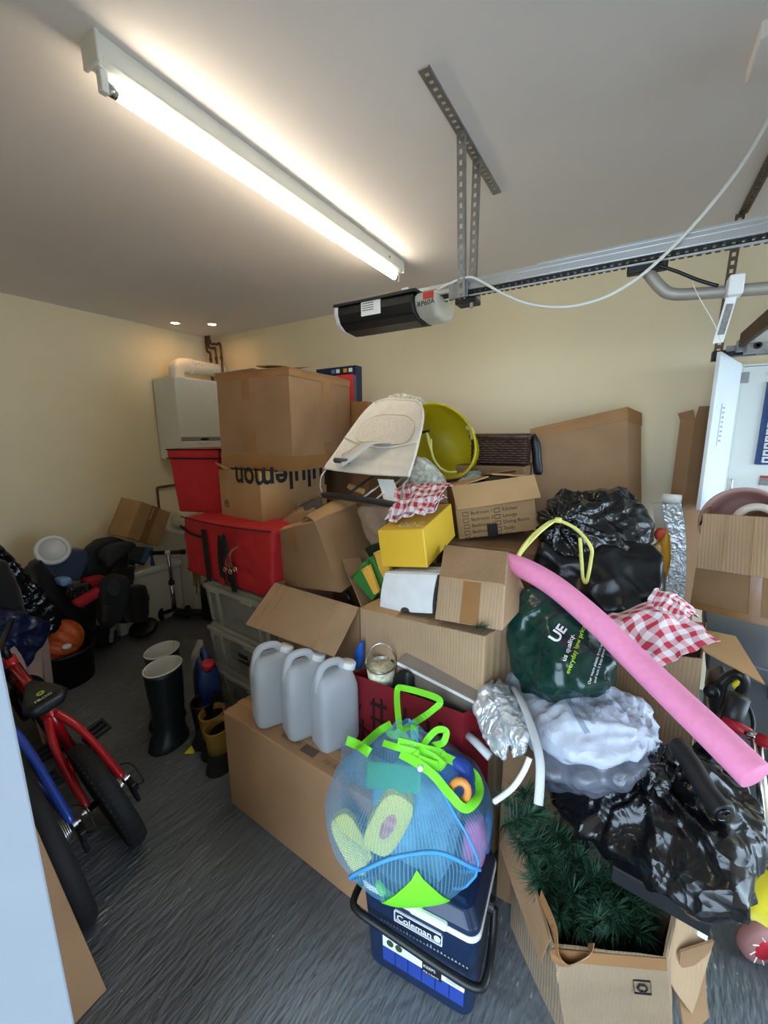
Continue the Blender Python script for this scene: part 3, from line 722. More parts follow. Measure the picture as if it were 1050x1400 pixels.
for k in range(4): MB().lathe([(0.004, 0), (0.004, 0.003)], (-3.44, 2.46 + k * 0.03, bz1 + 0.15 - 0.01 * (k % 2)), (1, 0, 0), 8).build('screw', M_GREYFAB, fl)
cpz = [(-3.60, 2.76), (-3.555, 2.78), (-3.51, 2.785)]
for i, (lab, dx) in enumerate((('tarnished copper pipe hugging the wall corner above the flue', 0.0), ('middle bent copper pipe above the flue', 0.055), ('outermost copper pipe dropping from the ceiling beside the flue', 0.105))):
    pts = [(-3.62 + dx * 0.5, 2.75, HC), (-3.62 + dx * 0.5, 2.75, HC - 0.05 - 0.02 * (2 - i)), (-3.615 + dx * 0.6, 2.75, HC - 0.075 - 0.03 * (2 - i)), (-3.60 + dx * 1.2, 2.755, HC - 0.09 - 0.03 * (2 - i)), (-3.585 + dx * 1.5, 2.76, HC - 0.12 - 0.03 * (2 - i)), (-3.585 + dx * 1.5, 2.76, 1.95)]
    r = thing('copper_pipe', lab, 'pipe', pts[-1], 'copper pipes in the corner')
    MB().tube(spline(pts, 6), 0.011, 10).build('pipe', M_COPPER, r, smooth=True)
    for z in (HC - 0.04, HC - 0.2): MB().lathe([(0.0145, 0), (0.0145, 0.03)], (pts[0][0] if z > HC - 0.1 else pts[-1][0], 2.752 if z > HC - 0.1 else 2.76, z), (0, 0, -1), 14).build('joint', M_COPPER, r, smooth=True)
c = TX(216, 680, -3.62)
tag(MB().tube(spline([(-3.62, 2.62, c.z + 0.10), (-3.62, c.y + 0.05, c.z + 0.09), (-3.62, c.y + 0.01, c.z + 0.08), (-3.62, c.y, c.z + 0.04), (-3.62, c.y, 0.5)], 6), 0.011, 10).build('copper_pipe', M_COPPER, smooth=True), 'bent copper pipe on the wall above the tilted cardboard box', 'pipe')
def slabpts(px, y0, dy):
    out = []
    for a in px:
        p = T(a[0], a[1], a[2] if len(a) > 2 else y0); out += [p, p + V((0, dy, 0))]
    return out
def slabx(px, x0, dx):
    out = []
    for a in px:
        p = TX(a[0], a[1], a[2] if len(a) > 2 else x0); out += [p, p + V((dx, 0, 0))]
    return out
# ------------------------------------------------------------------ left side: appliances
c0 = TZ(196, 850, 0); cc = TZ(245, 836, 0)
M_CREAMMET = mat('cream_metal', (222, 218, 204), 0.45, var=0.04)
ap = thing('chest_freezer', 'low cream chest freezer with a pale lid against the left wall', 'freezer', (-3.45, 1.72, 0))
MB().box((-3.435, 1.73, 0.21), (0.45, 0.53, 0.42)).build('body', M_CREAMMET, ap, bevel=0.012)
MB().box((-3.43, 1.73, 0.445), (0.47, 0.545, 0.05)).build('lid', M_OFFW, ap, bevel=0.014)
MB().box((-3.36, 1.66, 0.478), (0.06, 0.10, 0.016)).build('handle', M_WHITE, ap, bevel=0.006)
ap = thing('appliance_cabinet', 'tall cream appliance cabinet behind the scooter', 'cabinet', (-3.3, 2.3, 0))
MB().box((-3.33, 2.28, 0.345), (0.56, 0.56, 0.69)).build('body', M_CREAMMET, ap, bevel=0.01)
MB().box((-3.33, 2.28, 0.705), (0.58, 0.58, 0.03)).build('top', M_OFFW, ap, bevel=0.008)
tag(hull('folded_towel', slabpts([(230, 722, 2.02), (254, 720, 2.02), (254, 700, 2.05), (232, 702, 2.05)], 2.0, 0.3), mat('cream_towel', (214, 208, 184), 0.95, var=0.15, vscale=40, bump=0.4), disp=crumple(0.006, 14), voxel=0.02), 'cream patterned cloth folded on the appliance cabinet', 'cloth')
cl = [TX(243 + dx, y, -2.99) for dx, y in ((-40, 742),)]
# tilted carton on the freezer
fr = Frame((-3.41, 1.56, 0.77), (0.205, 0.31, 0.295), (13.4, -26.9, 6.4))
b = carton('cardboard_box', fr, C2, 'tilted taped cardboard box perched against the left wall above the freezer', tape=[('right', 0.36, 0.58, 0, 1, TAPE), ('front', 0.0, 0.03, 0, 1, TAPE)])
tapestrip(b, fr, 'right', 0.40, 0.44, 0.62, 0.95, CLEARTAPE, 'tape_glint', 0.004)
bk = [TX(168, 748, -3.30), TX(207, 752, -3.30), TX(196, 773, -3.22), TX(170, 767, -3.22)]
o = thing('picture_book', 'dark blue picture book under the tilted cardboard box', 'book', bk[3])
nb = (bk[1] - bk[0]).cross(bk[3] - bk[0]).normalized() * 0.03
MB().hexa([p - nb for p in bk] + bk).build('pages', mat('dark_book', (38, 46, 58), 0.4, var=0.3, vscale=10), o, bevel=0.002)
q = [bk[0].lerp(bk[1], .72), bk[1].lerp(bk[0], .04), bk[2].lerp(bk[3], .04), bk[3].lerp(bk[2], .72)]
MB().hexa([p + nb * -1.08 for p in q] + [p + nb * .08 for p in q]).build('cover_panel', mat('blue_cover', (50, 96, 140), 0.4, var=0.3, vscale=14), o)

# ------------------------------------------------------------------ kick scooter
sp = TZ(240, 846, 0.0) + V((0, 0, 0)); top = T(237, 757, sp.y)
sc = thing('kick_scooter', 'black kick scooter with a blue streamer in front of the cabinet', 'scooter', sp)
hb = V((0.80, 0.6, 0)).normalized(); fw = V((-0.85, -0.5, 0)).normalized()
stem_b = sp + V((0, 0, 0.075)); stem_t = V((sp.x, sp.y, top.z))
MB().tube([stem_b, stem_b.lerp(stem_t, .5)], 0.019, 14).build('lower_stem', M_STEEL, sc, smooth=True)
MB().tube([stem_b.lerp(stem_t, .48), stem_t], 0.015, 14).build('upper_stem', M_STEEL, sc, smooth=True)
MB().tube([stem_b.lerp(stem_t, .46), stem_b.lerp(stem_t, .52)], 0.024, 14).build('clamp', M_BLACK, sc, smooth=True)
MB().tube([stem_t - hb * 0.16, stem_t + hb * 0.13], 0.017, 14).build('handlebar', M_BLACK, sc, smooth=True)
for s in (-0.16, 0.13): MB().tube([stem_t + hb * (s * 0.75), stem_t + hb * s], 0.021, 14).build('grip', M_RUBBER, sc, smooth=True)
MB().tube([stem_t + hb * -0.02, stem_t + hb * 0.02], 0.0178, 14).build('badge', M_PAPER, sc, smooth=True)
MB().box(stem_b + fw * -0.20 + V((0, 0, -0.02)), (0.10, 0.40, 0.03), rotm(math.degrees(math.atan2(fw.y, fw.x)) - 90)).build('deck', M_BLACK, sc, bevel=0.012)
for s in (-1, 1):
    c = sp + hb * 0.10 * s + V((0, 0, 0.055)); MB().lathe([(0.02, -0.014), (0.05, -0.014), (0.056, -0.006), (0.056, 0.006), (0.05, 0.014), (0.02, 0.014)], c, hb, 24).build('wheel', M_RUBBER, sc, smooth=True)
MB().tube([sp + hb * -0.10 + V((0, 0, 0.055)), sp + V((0, 0, 0.085)), sp + hb * 0.10 + V((0, 0, 0.055))], 0.016, 10).build('fork', M_BLACK, sc, smooth=True)
MB().lathe([(0.018, -0.012), (0.042, -0.012), (0.046, 0), (0.042, 0.012), (0.018, 0.012)], sp - fw * 0.42 + V((0, 0, 0.046)), hb, 22).build('rear_wheel', M_RUBBER, sc, smooth=True)
st = stem_t - hb * 0.13
mb = MB()
for k in range(9):
    a = k * 0.7; ribbon(mb, [st, st + V((0.010 * math.cos(a), 0.010 * math.sin(a), -0.08)), st + V((0.024 * math.cos(a), 0.022 * math.sin(a), -0.20 - 0.02 * (k % 3)))], 0.010, up=(math.sin(a), math.cos(a), 0))
tag(mb.build('streamer', mat('blue_foil_streamer', (24, 84, 150), 0.3, var=0.2), sc), None)
# dark case behind the storage boxes
tag(hull('black_suitcase', slabpts([(272, 800), (284, 790), (296, 800), (298, 850), (276, 848)], 1.95, 0.2), M_BLACK, voxel=0.015), 'black suitcase standing behind the clear storage boxes', 'suitcase')
# ------------------------------------------------------------------ child car seats, potty, bags on the left
MESHW = mat('white_speckled_mesh', (46, 46, 48), 0.5, var=0.9, vscale=90)
def ringseat(o, c, ax, r0, r1, m, nm, parent, sx=1.0, sy=1.0, d=0.03):
    return MB().lathe([(r0, 0), (r0 + (r1 - r0) * .3, d), (r1 - (r1 - r0) * .3, d), (r1, 0), (r1 - .005, -d * .6), (r0 + .005, -d * .4)], c, ax, 40, sx, sy, close=True).build(nm, m, parent, smooth=True)
cs = thing('child_car_seat', 'grey backed child car seat leaning on the left wall by the freezer', 'car seat', (-3.3, 1.42, 0))
hull('back_shell', slabx([(106, 770), (112, 748), (128, 736), (150, 733), (172, 740), (176, 790), (150, 850), (112, 840)], -3.42, 0.13), M_GREYFAB, cs, voxel=0.02, disp=crumple(0.004, 9))
hull('headrest', slabx([(130, 762), (136, 750), (150, 741), (174, 738), (177, 744), (160, 752), (146, 768), (138, 774)], -3.20, 0.12), M_GREYFAB, cs, voxel=0.016)
hull('head_pad', slabx([(141, 768), (150, 753), (174, 747), (172, 776), (148, 776)], -3.18, 0.05), M_BLKFAB, cs, voxel=0.016)
hull('seat_pad', slabx([(110, 790), (140, 783), (136, 800), (112, 802)], -3.13, 0.10), M_REDFAB, cs, voxel=0.016, disp=crumple(0.004, 12))
hull('side_cheek', slabx([(148, 776), (178, 770), (172, 850), (150, 850)], -3.22, 0.1), M_BLKFAB, cs, voxel=0.02)
cs2 = thing('child_car_seat', 'black child car seat with a red liner and padded side wing lying forward', 'car seat', (-3.05, 1.2, 0))
hull('shell', slabx([(34, 768), (48, 762), (70, 790), (94, 830), (126, 846), (118, 860), (80, 850), (50, 815)], -3.24, 0.12), M_BLKFAB, cs2, voxel=0.02, disp=crumple(0.006, 9))
hull('side_wing', slabx([(128, 810), (136, 790), (150, 783), (166, 785), (171, 795), (168, 820), (160, 845), (140, 858), (130, 850)], -2.92, 0.09), mat('dark_grey_fabric', (34, 36, 39), 0.9, var=0.15, vscale=60), cs2, voxel=0.014, disp=crumple(0.003, 12))
hull('wing_pad', slabx([(142, 806), (148, 794), (160, 792), (164, 806), (156, 816), (146, 814)], -2.84, 0.03), M_GREYFAB, cs2, voxel=0.01)
hull('mesh_panel', slabx([(138, 828), (150, 826), (147, 848), (138, 852)], -2.835, 0.02), MESHW, cs2, voxel=0.008, smooth=3)
hull('red_liner', slabx([(94, 822), (132, 800), (130, 815), (103, 830)], -2.93, 0.07), M_REDFAB, cs2, voxel=0.012)
hull('seat_base', slabx([(60, 845), (110, 850), (150, 855), (146, 880), (110, 880), (80, 870)], -3.28, 0.14), M_BLKFAB, cs2, voxel=0.02)
for p, n in (((152, 862), 0),): MB().tube([TX(154, 852, -2.88), TX(152, 878, -2.86)], 0.014, 10).build('buckle_strap', mat('grey_strap', (110, 110, 110), 0.6), cs2)
tag(hull('mesh_stroller_insert', slabx([(90, 800), (118, 795), (126, 806), (100, 822), (88, 812)], -3.0, 0.06), mat('glossy_speckled_black', (30, 30, 32), 0.2, var=0.9, vscale=70), voxel=0.012, disp=crumple(0.01, 30)), 'glossy black crinkled sheet lying over the red seat liner', 'sheet')
tag(hull('black_backpack', slabx([(166, 800), (192, 797), (196, 815), (195, 845), (168, 850)], -3.0, 0.10), M_BLKFAB, voxel=0.016, disp=crumple(0.004, 10)), 'black backpack standing in front of the chest freezer', 'backpack')
tag(MB().lathe([(0.0, 0.02), (0.09, 0.02), (0.105, 0.0), (0.10, -0.02), (0.0, -0.02)], TZ(196, 858, 0.09), (0.25, -0.45, 0.75), 30, 1.0, 0.8).build('stroller_wheel_cover', M_BLACK, smooth=True), 'flat round black cover lying on the floor beside the scooter', 'cover')
# potty: blue base with white bowl
pc = TX(74, 768, -3.28)
po = thing('toddler_potty', 'white potty bowl on a slate blue stand atop the car seats', 'potty', pc)
pax = V((0.86, -0.38, 0.34)).normalized()
hull('stand', slabx([(50, 770), (60, 778), (98, 776), (108, 752), (104, 748), (110, 760), (96, 790), (62, 790), (50, 780), (54, 748)], -3.33, 0.14), mat('slate_blue_plastic', (62, 72, 98), 0.35, var=0.05), po, voxel=0.012, disp=crumple(0.002, 8))
bc = TX(72, 752, -3.16)
ringseat('rim', bc, pax, 0.068, 0.098, mat('pearl_white_plastic', (232, 232, 228), 0.2, var=0.02), 'rim', po, 1.0, 1.0, 0.016)
MB().lathe([(0.08, 0.004), (0.07, -0.02), (0.05, -0.05), (0.025, -0.06), (0.022, -0.045), (0.0, -0.045)], bc, pax, 36).build('bowl', mat('pearl_white_plastic', (232, 232, 228)), po, smooth=True)
tag(hull('blue_tub', slabx([(72, 788), (92, 786), (90, 798), (76, 800)], -3.12, 0.09), mat('sky_blue_plastic', (120, 164, 210), 0.35), voxel=0.012), 'pale blue tub under the potty', 'tub')
tag(hull('pushchair_hood', slabx([(20, 800), (36, 770), (48, 764), (58, 778), (96, 840), (70, 850), (40, 850), (10, 840)], -3.4, 0.15), M_BLKFAB, voxel=0.02, disp=crumple(0.01, 8)), 'black folded pushchair hood behind the shiny bag', 'pushchair')
tag(hull('black_refuse_bag', slabx([(-40, 720), (0, 758), (16, 776), (40, 800), (70, 832), (60, 850), (0, 900), (-60, 900)], -3.0, 0.2), M_BAG, voxel=0.014, disp=crumple(0.014, 22, 3.0, 0.004, 60)), 'crinkled shiny black refuse bag at the left edge above the navy sheet', 'bag')
tag(hull('navy_cover_sheet', slabx([(-40, 825), (0, 828), (34, 836), (52, 846), (48, 860), (24, 900), (8, 918), (-50, 925)], -2.62, 0.16), M_NAVYBAG, voxel=0.014, disp=crumple(0.010, 12, 1.0, 0.003, 40)), 'navy plastic cover bunched at the left edge beside the pumpkin', 'cover')
tag(hull('dark_coat', slabx([(-30, 770), (0, 760), (20, 800), (30, 840), (0, 850), (-40, 850)], -2.66, 0.1), M_BLKFAB, voxel=0.02, disp=crumple(0.006, 10)), 'dark coat draped at the left edge above the navy cover', 'coat')
# pinkish board under the sheet
q = [TZ(8, 985, 0.0), TZ(64, 957, 0.0), TX(60, 872, -2.6), TX(2, 902, -2.5)]
a, b2 = V((-2.62, 0.79, 0.0)), V((-2.34, 0.66, 0.0))
o = MB().hexa([b2, a, a + V((-.03, .04, 0)), b2 + V((-.03, .04, 0)), V((b2.x - .10, b2.y - .03, 0.52)), V((a.x, a.y + .02, 0.45)), V((a.x - .03, a.y + .06, 0.45)), V((b2.x - .13, b2.y + .01, 0.52))]).build('pink_board', mat('pinkish_grey_board', (176, 152, 142), 0.8, var=0.05), bevel=0.003)
tag(o, 'pinkish grey board standing by the bucket under the navy cover', 'board')
# bucket and pumpkin
bp = TZ(84, 930, 0); bp = V((-2.93, 0.99, 0))
bu = thing('bucket', 'black plastic bucket holding the toy pumpkin', 'bucket', bp)
MB().lathe([(0.0, 0.004), (0.145, 0.004), (0.15, 0.0), (0.165, 0.21), (0.175, 0.21), (0.175, 0.222), (0.162, 0.222), (0.158, 0.21), (0.142, 0.012), (0.0, 0.012)], bp, (0, 0, 1), 40).build('body', M_BLACK, bu, smooth=True)
MB().tube([bp + V((0.176 * math.cos(a), 0.176 * math.sin(a), 0.215)) for a in [math.radians(-70 + 7 * k) for k in range(22)]], 0.004, 8).build('wire_handle', M_BLACK, bu, smooth=True)
pu = thing('toy_pumpkin', 'orange plastic pumpkin sitting in the black bucket', 'pumpkin', bp + V((0, 0, 0.1)))
pcn = bp + V((-0.01, 0.0, 0.25)); mb = MB(); pa = V((-0.62, -0.60, 0.42)).normalized(); ux = pa.orthogonal().normalized(); uy = pa.cross(ux)
def pk(u, v):
    th = 2 * math.pi * u; ph = math.pi * (0.02 + 0.96 * v)
    r = 0.142 * (math.sin(ph) ** 0.85) * (1 - 0.20 * abs(math.cos(4.5 * th)) ** 5) ; z = 0.118 * math.cos(ph) - 0.02 * math.exp(-(ph * 2.2) ** 2)
    return pcn + ux * r * math.cos(th) + uy * r * math.sin(th) + pa * z
mb.sheet(pk, 90, 24); mb.build('body', mat('orange_plastic', (212, 98, 44), 0.4, var=0.08), pu, smooth=True)
MB().tube([pcn + pa * 0.09, pcn + pa * 0.125, pcn + pa * 0.145 + ux * 0.015], [0.03, 0.018, 0.014], 12).build('stem', mat('green_plastic', (60, 140, 80), 0.4), pu, smooth=True)
tag(hull('white_ball', [TX(91, 884, -2.80) + V((0.03 * math.cos(a) * math.sin(b), 0.03 * math.sin(a) * math.sin(b), 0.018 * math.cos(b))) for a in [k * 0.8 for k in range(8)] for b in (0, .8, 1.57, 2.3, 3.1)], M_WHITE, voxel=0.006, smooth=4), 'small white ball tucked against the pumpkin', 'ball')

# ------------------------------------------------------------------ bicycles
def bike(name, label, hub, fwd, R, col, lean=0.0, tread=True):
    """hub: rear hub centre; fwd: heading; R: wheel radius"""
    root = thing(name, label, 'bicycle', V((hub.x, hub.y, 0)))
    f = V(fwd).normalized(); s0 = V((f.y, -f.x, 0)); a_ = math.radians(lean); s = s0 * math.cos(a_) + V((0, 0, 1)) * math.sin(a_); up = V((0, 0, 1)) * math.cos(a_) - s0 * math.sin(a_)
    def wheel(c, nm, tw):
        w = MB(); rt = tw
        w.lathe([(R - rt * 1.9, -rt * .55), (R - rt, -rt * .95), (R - rt * .45, -rt * .9), (R - rt * .08, -rt * .45), (R, 0), (R - rt * .08, rt * .45), (R - rt * .45, rt * .9), (R - rt, rt * .95), (R - rt * 1.9, rt * .55)], c, s, 64, close=True)
        o = w.build(nm, M_RUBBER, root, smooth=True)
        if tread:
            t = MB()
            for k in range(56):
                a = 2 * math.pi * k / 56
                for off, ww in ((-0.62, .36), (-0.18, .36), (0.26, .36), (0.66, .3)):
                    aa = a + (0.03 if off in (-0.18, 0.66) else 0); rr = R - 0.012 * abs(off) * 1.6
                    p = c + (f * math.cos(aa) + up * math.sin(aa)) * (rr - 0.001) + s * off * rt
                    rad = (f * math.cos(aa) + up * math.sin(aa)); tan = (up * math.cos(aa) - f * math.sin(aa))
                    Rm = Matrix((s, tan, rad)).transposed(); t.box(p, (rt * ww, R * 0.052, 0.008), Rm)
            tag(t.build('tread_knobs', M_RUBBER, o), None, None, None, 'stuff')
        rim = MB().lathe([(R - rt * 2.4, -rt * .5), (R - rt * 1.7, -rt * .55), (R - rt * 1.7, rt * .55), (R - rt * 2.4, rt * .5)], c, s, 48, close=True).build('rim', M_BLACK, o, smooth=False)
        sp_ = MB()
        for k in range(20):
            a = 2 * math.pi * k / 20; sg = 1 if k % 2 else -1
            sp_.tube([c + s * 0.022 * sg + (f * math.cos(a + .4 * sg) + up * math.sin(a + .4 * sg)) * 0.02, c + (f * math.cos(a) + up * math.sin(a)) * (R - rt * 2.2)], 0.0012, 4)
        tag(sp_.build('spokes', M_STEEL, o), None, None, None, 'stuff')
        MB().lathe([(0.012, -0.06), (0.012, -0.03), (0.02, -0.028), (0.016, 0), (0.02, 0.028), (0.012, 0.03), (0.012, 0.06)], c, s, 16).build('hub', M_BLACK, o, smooth=True)
        return o
    tw = 0.033 if R < 0.25 else 0.030
    wheel(hub, 'rear_wheel', tw)
    wb = R * 3.75 if R < .25 else R * 3.3
    fh = hub + f * wb; wheel(fh, 'front_wheel', tw)
    paint = mat(name + '_paint', col, 0.18, var=0.03, coat=0.6)
    bb = hub + f * (R * 1.45) + up * (0.01)
    st = hub + f * (R * 1.12) + up * (R * 1.30)
    hd = hub + f * (wb * 0.74) + up * (R * 1.75); hd2 = hd + f * 0.03 - up * 0.10
    fm = MB().tube([bb, st + up * 0.02], 0.017, 14).build('seat_tube', paint, root, smooth=True)
    MB().tube([st - up * 0.02, hd - up * 0.02], [0.018, 0.022], 14).build('top_tube', paint, root, smooth=True)
    MB().tube([bb, hd2], [0.022, 0.026], 14).build('down_tube', paint, root, smooth=True)
    MB().tube([hd + up * .03, hd2 - up * .02], 0.022, 14).build('head_tube', paint, root, smooth=True)
    for sg in (-1, 1):
        o2 = s * sg
        MB().tube(spline([st - up * .01 + o2 * .012, st.lerp(hub, .35) + o2 * .045, hub + o2 * .062], 6), [0.014] * 6 + [0.013] * 6 + [0.009], 12).build('seat_stay', paint, root, smooth=True)
        MB().tube(spline([bb + o2 * .02, bb.lerp(hub, .4) + o2 * .045, hub + o2 * .062], 6), 0.010, 12).build('chain_stay', paint, root, smooth=True)
        MB().lathe([(0.011, 0), (0.011, 0.012), (0.006, 0.012), (0.006, 0.02)], hub + o2 * .062, o2, 12).build('axle_nut', M_STEEL, root)
        MB().tube(spline([hd2 + o2 * .01, hd2.lerp(fh, .3) + o2 * .05, fh + o2 * .055], 5), 0.013, 12).build('fork_leg', M_BLACK, root, smooth=True)
        cr = bb + o2 * .055; pe = cr + f * (0.10 * sg) + up * (-0.035 * sg)
        MB().tube([cr, pe], 0.009, 10).build('crank', M_BLACK, root, smooth=True)
        pd = MB(); c = pe + o2 * 0.055
        Rm = Matrix((s, f, up)).transposed()
        for d, sz in (((0, .038, 0), (.085, .012, .02)), ((0, -.038, 0), (.085, .012, .02)), ((.036, 0, 0), (.012, .08, .02)), ((-.036, 0, 0), (.012, .08, .02)), ((0, 0, 0), (.085, .014, .014))): pd.box(c + Rm @ V(d), sz, Rm)
        pd.build('pedal', M_BLACK, root, bevel=0.002)
    MB().lathe([(0.02, 0), (0.065, 0), (0.065, 0.004), (0.02, 0.004)], bb + s * .05, s, 28).build('chainring', M_BLACK, root)
    cas = MB()
    for k, r in enumerate((.045, .040, .035, .03, .025)): cas.lathe([(0.01, 0), (r, 0), (r, 0.002), (0.01, 0.002)], hub + s * (.030 + .005 * k), s, 24)
    cas.build('cassette', M_STEEL, root)
    der = MB().box(hub + s * .075 - up * .035 - f * .01, (.022, .05, .035), Matrix((s, f, up)).transposed()); der.box(hub + s * .07 - up * .085 + f * .012, (.014, .035, .09), Matrix((s, f, up)).transposed())
    der.build('derailleur', M_BLACK, root, bevel=0.004)
    MB().tube(spline([hub + s * .08 - f * .03 - up * .03, hub + s * .10 - f * .075 + up * .0, hub + s * .10 - f * .03 + up * .06, hub + s * .08 + f * .05 + up * .03], 6), 0.0025, 6).build('gear_cable', M_BLACK, root, smooth=True)
    MB().tube([st, st + up * .09 - f * .02], 0.012, 12).build('seat_post', M_BLACK, root, smooth=True)
    sd = st + up * 0.10 - f * 0.01
    spt = []
    for t, w, z in ((-.125, .055, .012), (-.10, .07, .02), (-.04, .062, .012), (.03, .03, .008), (.10, .019, .0), (.125, .012, -.008)):
        for sg in (-1, 1): spt += [sd + f * t + s * w * sg + up * (z - .008), sd + f * t + s * w * .8 * sg + up * (z + .012), sd + f * t + s * w * .7 * sg + up * (z - .03)]
    so = hull('saddle', spt, M_BLACK, root, voxel=0.008, smooth=5)
    # handlebar
    hbp = hd + up * 0.09
    MB().tube([hd, hbp], 0.014, 12).build('stem', M_BLACK, root, smooth=True)
    hs_ = (s * .35 + f * .94).normalized(); MB().tube(spline([hbp - hs_ * .24, hbp - hs_ * .1, hbp, hbp + hs_ * .1, hbp + hs_ * .24], 5), 0.011, 12).build('handlebar', M_BLACK, root, smooth=True)
    return root, f, s, sd, up
hubL, hubR = V((-1.534, 0.516, 0.2)), V((-1.588, 0.668, 0.2))
rb, f, s, sd, up = bike('childs_bicycle', 'red childs bicycle with a knobbly rear tyre and black saddle', TZ(146, 1086, 0.212), (-0.985, 0.10, 0), 0.215, (186, 24, 32), lean=14)
MB().add  # saddle lettering
text('saddle_lettering', 'FROG', sd - f * 0.115 + s * -0.028 + up * 0.036, s * 1.0, f, 0.020, M_PAPER, rb, bold=0.01)
MB().lathe([(0.007, 0), (0.012, 0), (0.012, 0.002), (0.007, 0.002)], sd - f * 0.07 + up * 0.036, up, 16, close=True).build('saddle_emblem', mat('lime_print', (170, 205, 50), 0.5), rb)
bb_, f2, s2, sd2, up2 = bike('bicycle', 'blue bicycle mostly hidden behind the white door frame', TZ(68, 1152, 0.267), (-0.985, 0.12, 0), 0.27, (28, 62, 150), lean=8, tread=False)
MB().box((-1.40, 0.41, 0.02), (0.001, 0.001, 0.001))
# flat card leaning on the wall inside the doorway
a, b2 = V((-1.10, 0.335, 0.0)), V((-1.10, 0.27, 0.0))
lc = [V((-1.11, 0.35, 0)), V((-1.11, 0.17, 0)), V((-1.20, 0.285, 0.62)), V((-1.20, 0.155, 0.62))]
o = MB().hexa([lc[1], lc[0], lc[0] + V((-.05, -.0, 0)), lc[1] + V((-.05, -.0, 0)), lc[3], lc[2], lc[2] + V((-.05, 0, 0)), lc[3] + V((-.05, 0, 0))]).build('flat_cardboard_pack', C4, bevel=0.004)
tag(o, 'flat cardboard pack leaning on the wall by the white door frame', 'box')

# ------------------------------------------------------------------ boots, can, tag
def boot(c, yaw, h, L, w, m, lin, name, label, group, dark=None):
    r = thing(name, label, 'boot', c, group); R = rotm(yaw); c = V(c)
    rings = []
    prof = [(0.0, .50, .50, .0), (0.02, .52, .52, .0), (0.09, .47, .48, .02), (0.17, .41, .45, .0), (0.26, .40, .46, -.0), (0.45, .42, .50, -.02), (0.7, .45, .55, -.02), (0.93, .46, .58, .0), (1.0, .48, .60, .0)]
    mb = MB(); n = 28; k0 = 0
    for (z, a, b, off) in prof:
        for j in range(n):
            th = 2 * math.pi * j / n
            x = w * a * math.cos(th) * 1.0; y = w * b * math.sin(th) - off * w
            if z < 0.2 and math.sin(th) < 0: y *= 1 + (L / w - 1.2) * (1 - z / 0.2) ** 0.6
            mb.v.append(c + R @ V((x, y, z * h)))
    m_ = len(prof)
    for i in range(m_ - 1):
        for j in range(n): mb.f.append((i * n + j, i * n + (j + 1) % n, (i + 1) * n + (j + 1) % n, (i + 1) * n + j))
    mb.f.append(tuple(reversed(range(n))))
    if dark is None: mb.build('shaft', m, r, smooth=True, solid=0.006)
    else:
        up_ = MB(); up_.v = list(mb.v); up_.f = [f for f in mb.f if len(f) == 4 and min(f) >= 5 * n]; up_.f = [tuple(i - 5 * n for i in f) for f in up_.f]; up_.v = up_.v[5 * n:]; up_.build('shaft', m, r, smooth=True, solid=0.006)
        lo_ = MB(); lo_.v = list(mb.v); lo_.f = [f for f in mb.f if len(f) != 4 or min(f) < 5 * n]; lo_.v = lo_.v[:6 * n]; lo_.build('dark_foot', M_DK, r, smooth=True, solid=0.007)  # lower boot is a separate part in a darker material
    z, a, b, off = prof[-1]
    MB().tube([c + R @ V((w * a * math.cos(t), w * b * math.sin(t), h)) for t in [2 * math.pi * j / 32 for j in range(32)]], 0.004, 8, closed=True).build('rim', lin if dark is None else m, r, smooth=True)
    mb = MB()
    for zz, k in ((h + .001, .955), (h - .06, .86), (h - 0.11, .72), (h - .112, .01)):
        for j in range(n):
            th = 2 * math.pi * j / n; mb.v.append(c + R @ V((w * a * k * math.cos(th), w * b * k * math.sin(th), zz)))
    for i in range(3):
        for j in range(n): mb.f.append((i * n + j, i * n + (j + 1) % n, (i + 1) * n + (j + 1) % n, (i + 1) * n + j))
    mb.build('lining', lin, r, smooth=True)
    so = MB().lathe([(0.50, 0), (0.54, 0.0), (0.54, 0.016), (0.5, 0.016)], c, (0, 0, 1), 28, w, w * L / w * 0.95, xdir=R @ V((1, 0, 0)), close=False)
    return r
M_BOOT = mat('dark_green_rubber', (28, 36, 38), 0.35, var=0.2, vscale=12)
M_LIN = mat('white_boot_lining', (196, 194, 188), 0.8, var=0.06)
boot((-2.02, 1.105, 0), 22, 0.40, 0.27, 0.155, M_BOOT, M_LIN, 'wellington_boot', 'dark wellington boot with white lining, the one further from the camera', 'tall wellington boots')
boot((-1.865, 1.015, 0), 22, 0.40, 0.27, 0.160, M_BOOT, M_LIN, 'wellington_boot', 'dark wellington boot with white lining, the nearer of the tall pair', 'tall wellington boots')
M_YB = mat('mustard_rubber', (146, 112, 40), 0.5, var=0.2)
M_DK = mat('dark_lining', (26, 24, 20), 0.9)
boot((-1.60, 1.075, 0), 18, 0.21, 0.17, 0.11, M_YB, M_DK, 'childs_boot', 'mustard childs boot with dark lining further left', 'mustard childs boots', dark=1)
boot((-1.50, 1.03, 0), 18, 0.205, 0.17, 0.11, M_YB, M_DK, 'childs_boot', 'mustard childs boot with dark lining touching the large cardboard box', 'mustard childs boots', dark=1)
boot((-1.70, 1.11, 0), 10, 0.22, 0.2, 0.12, M_BLACK, M_DK, 'childs_boot', 'black childs boot between the blue can and the mustard boots', None, dark=1)
tg = [TZ(252, 1031, .002), TZ(264, 1031, .002), TZ(269, 1022, .002), TZ(262, 1020, .012), TZ(258, 1024, .002)]
o = MB().prism(tg, (0, 0, 0.003)).build('yellow_tag', mat('yellow_card', (216, 212, 60), 0.7, var=0.03)); tag(o, 'small folded yellow tag on the floor by the boots', 'tag')
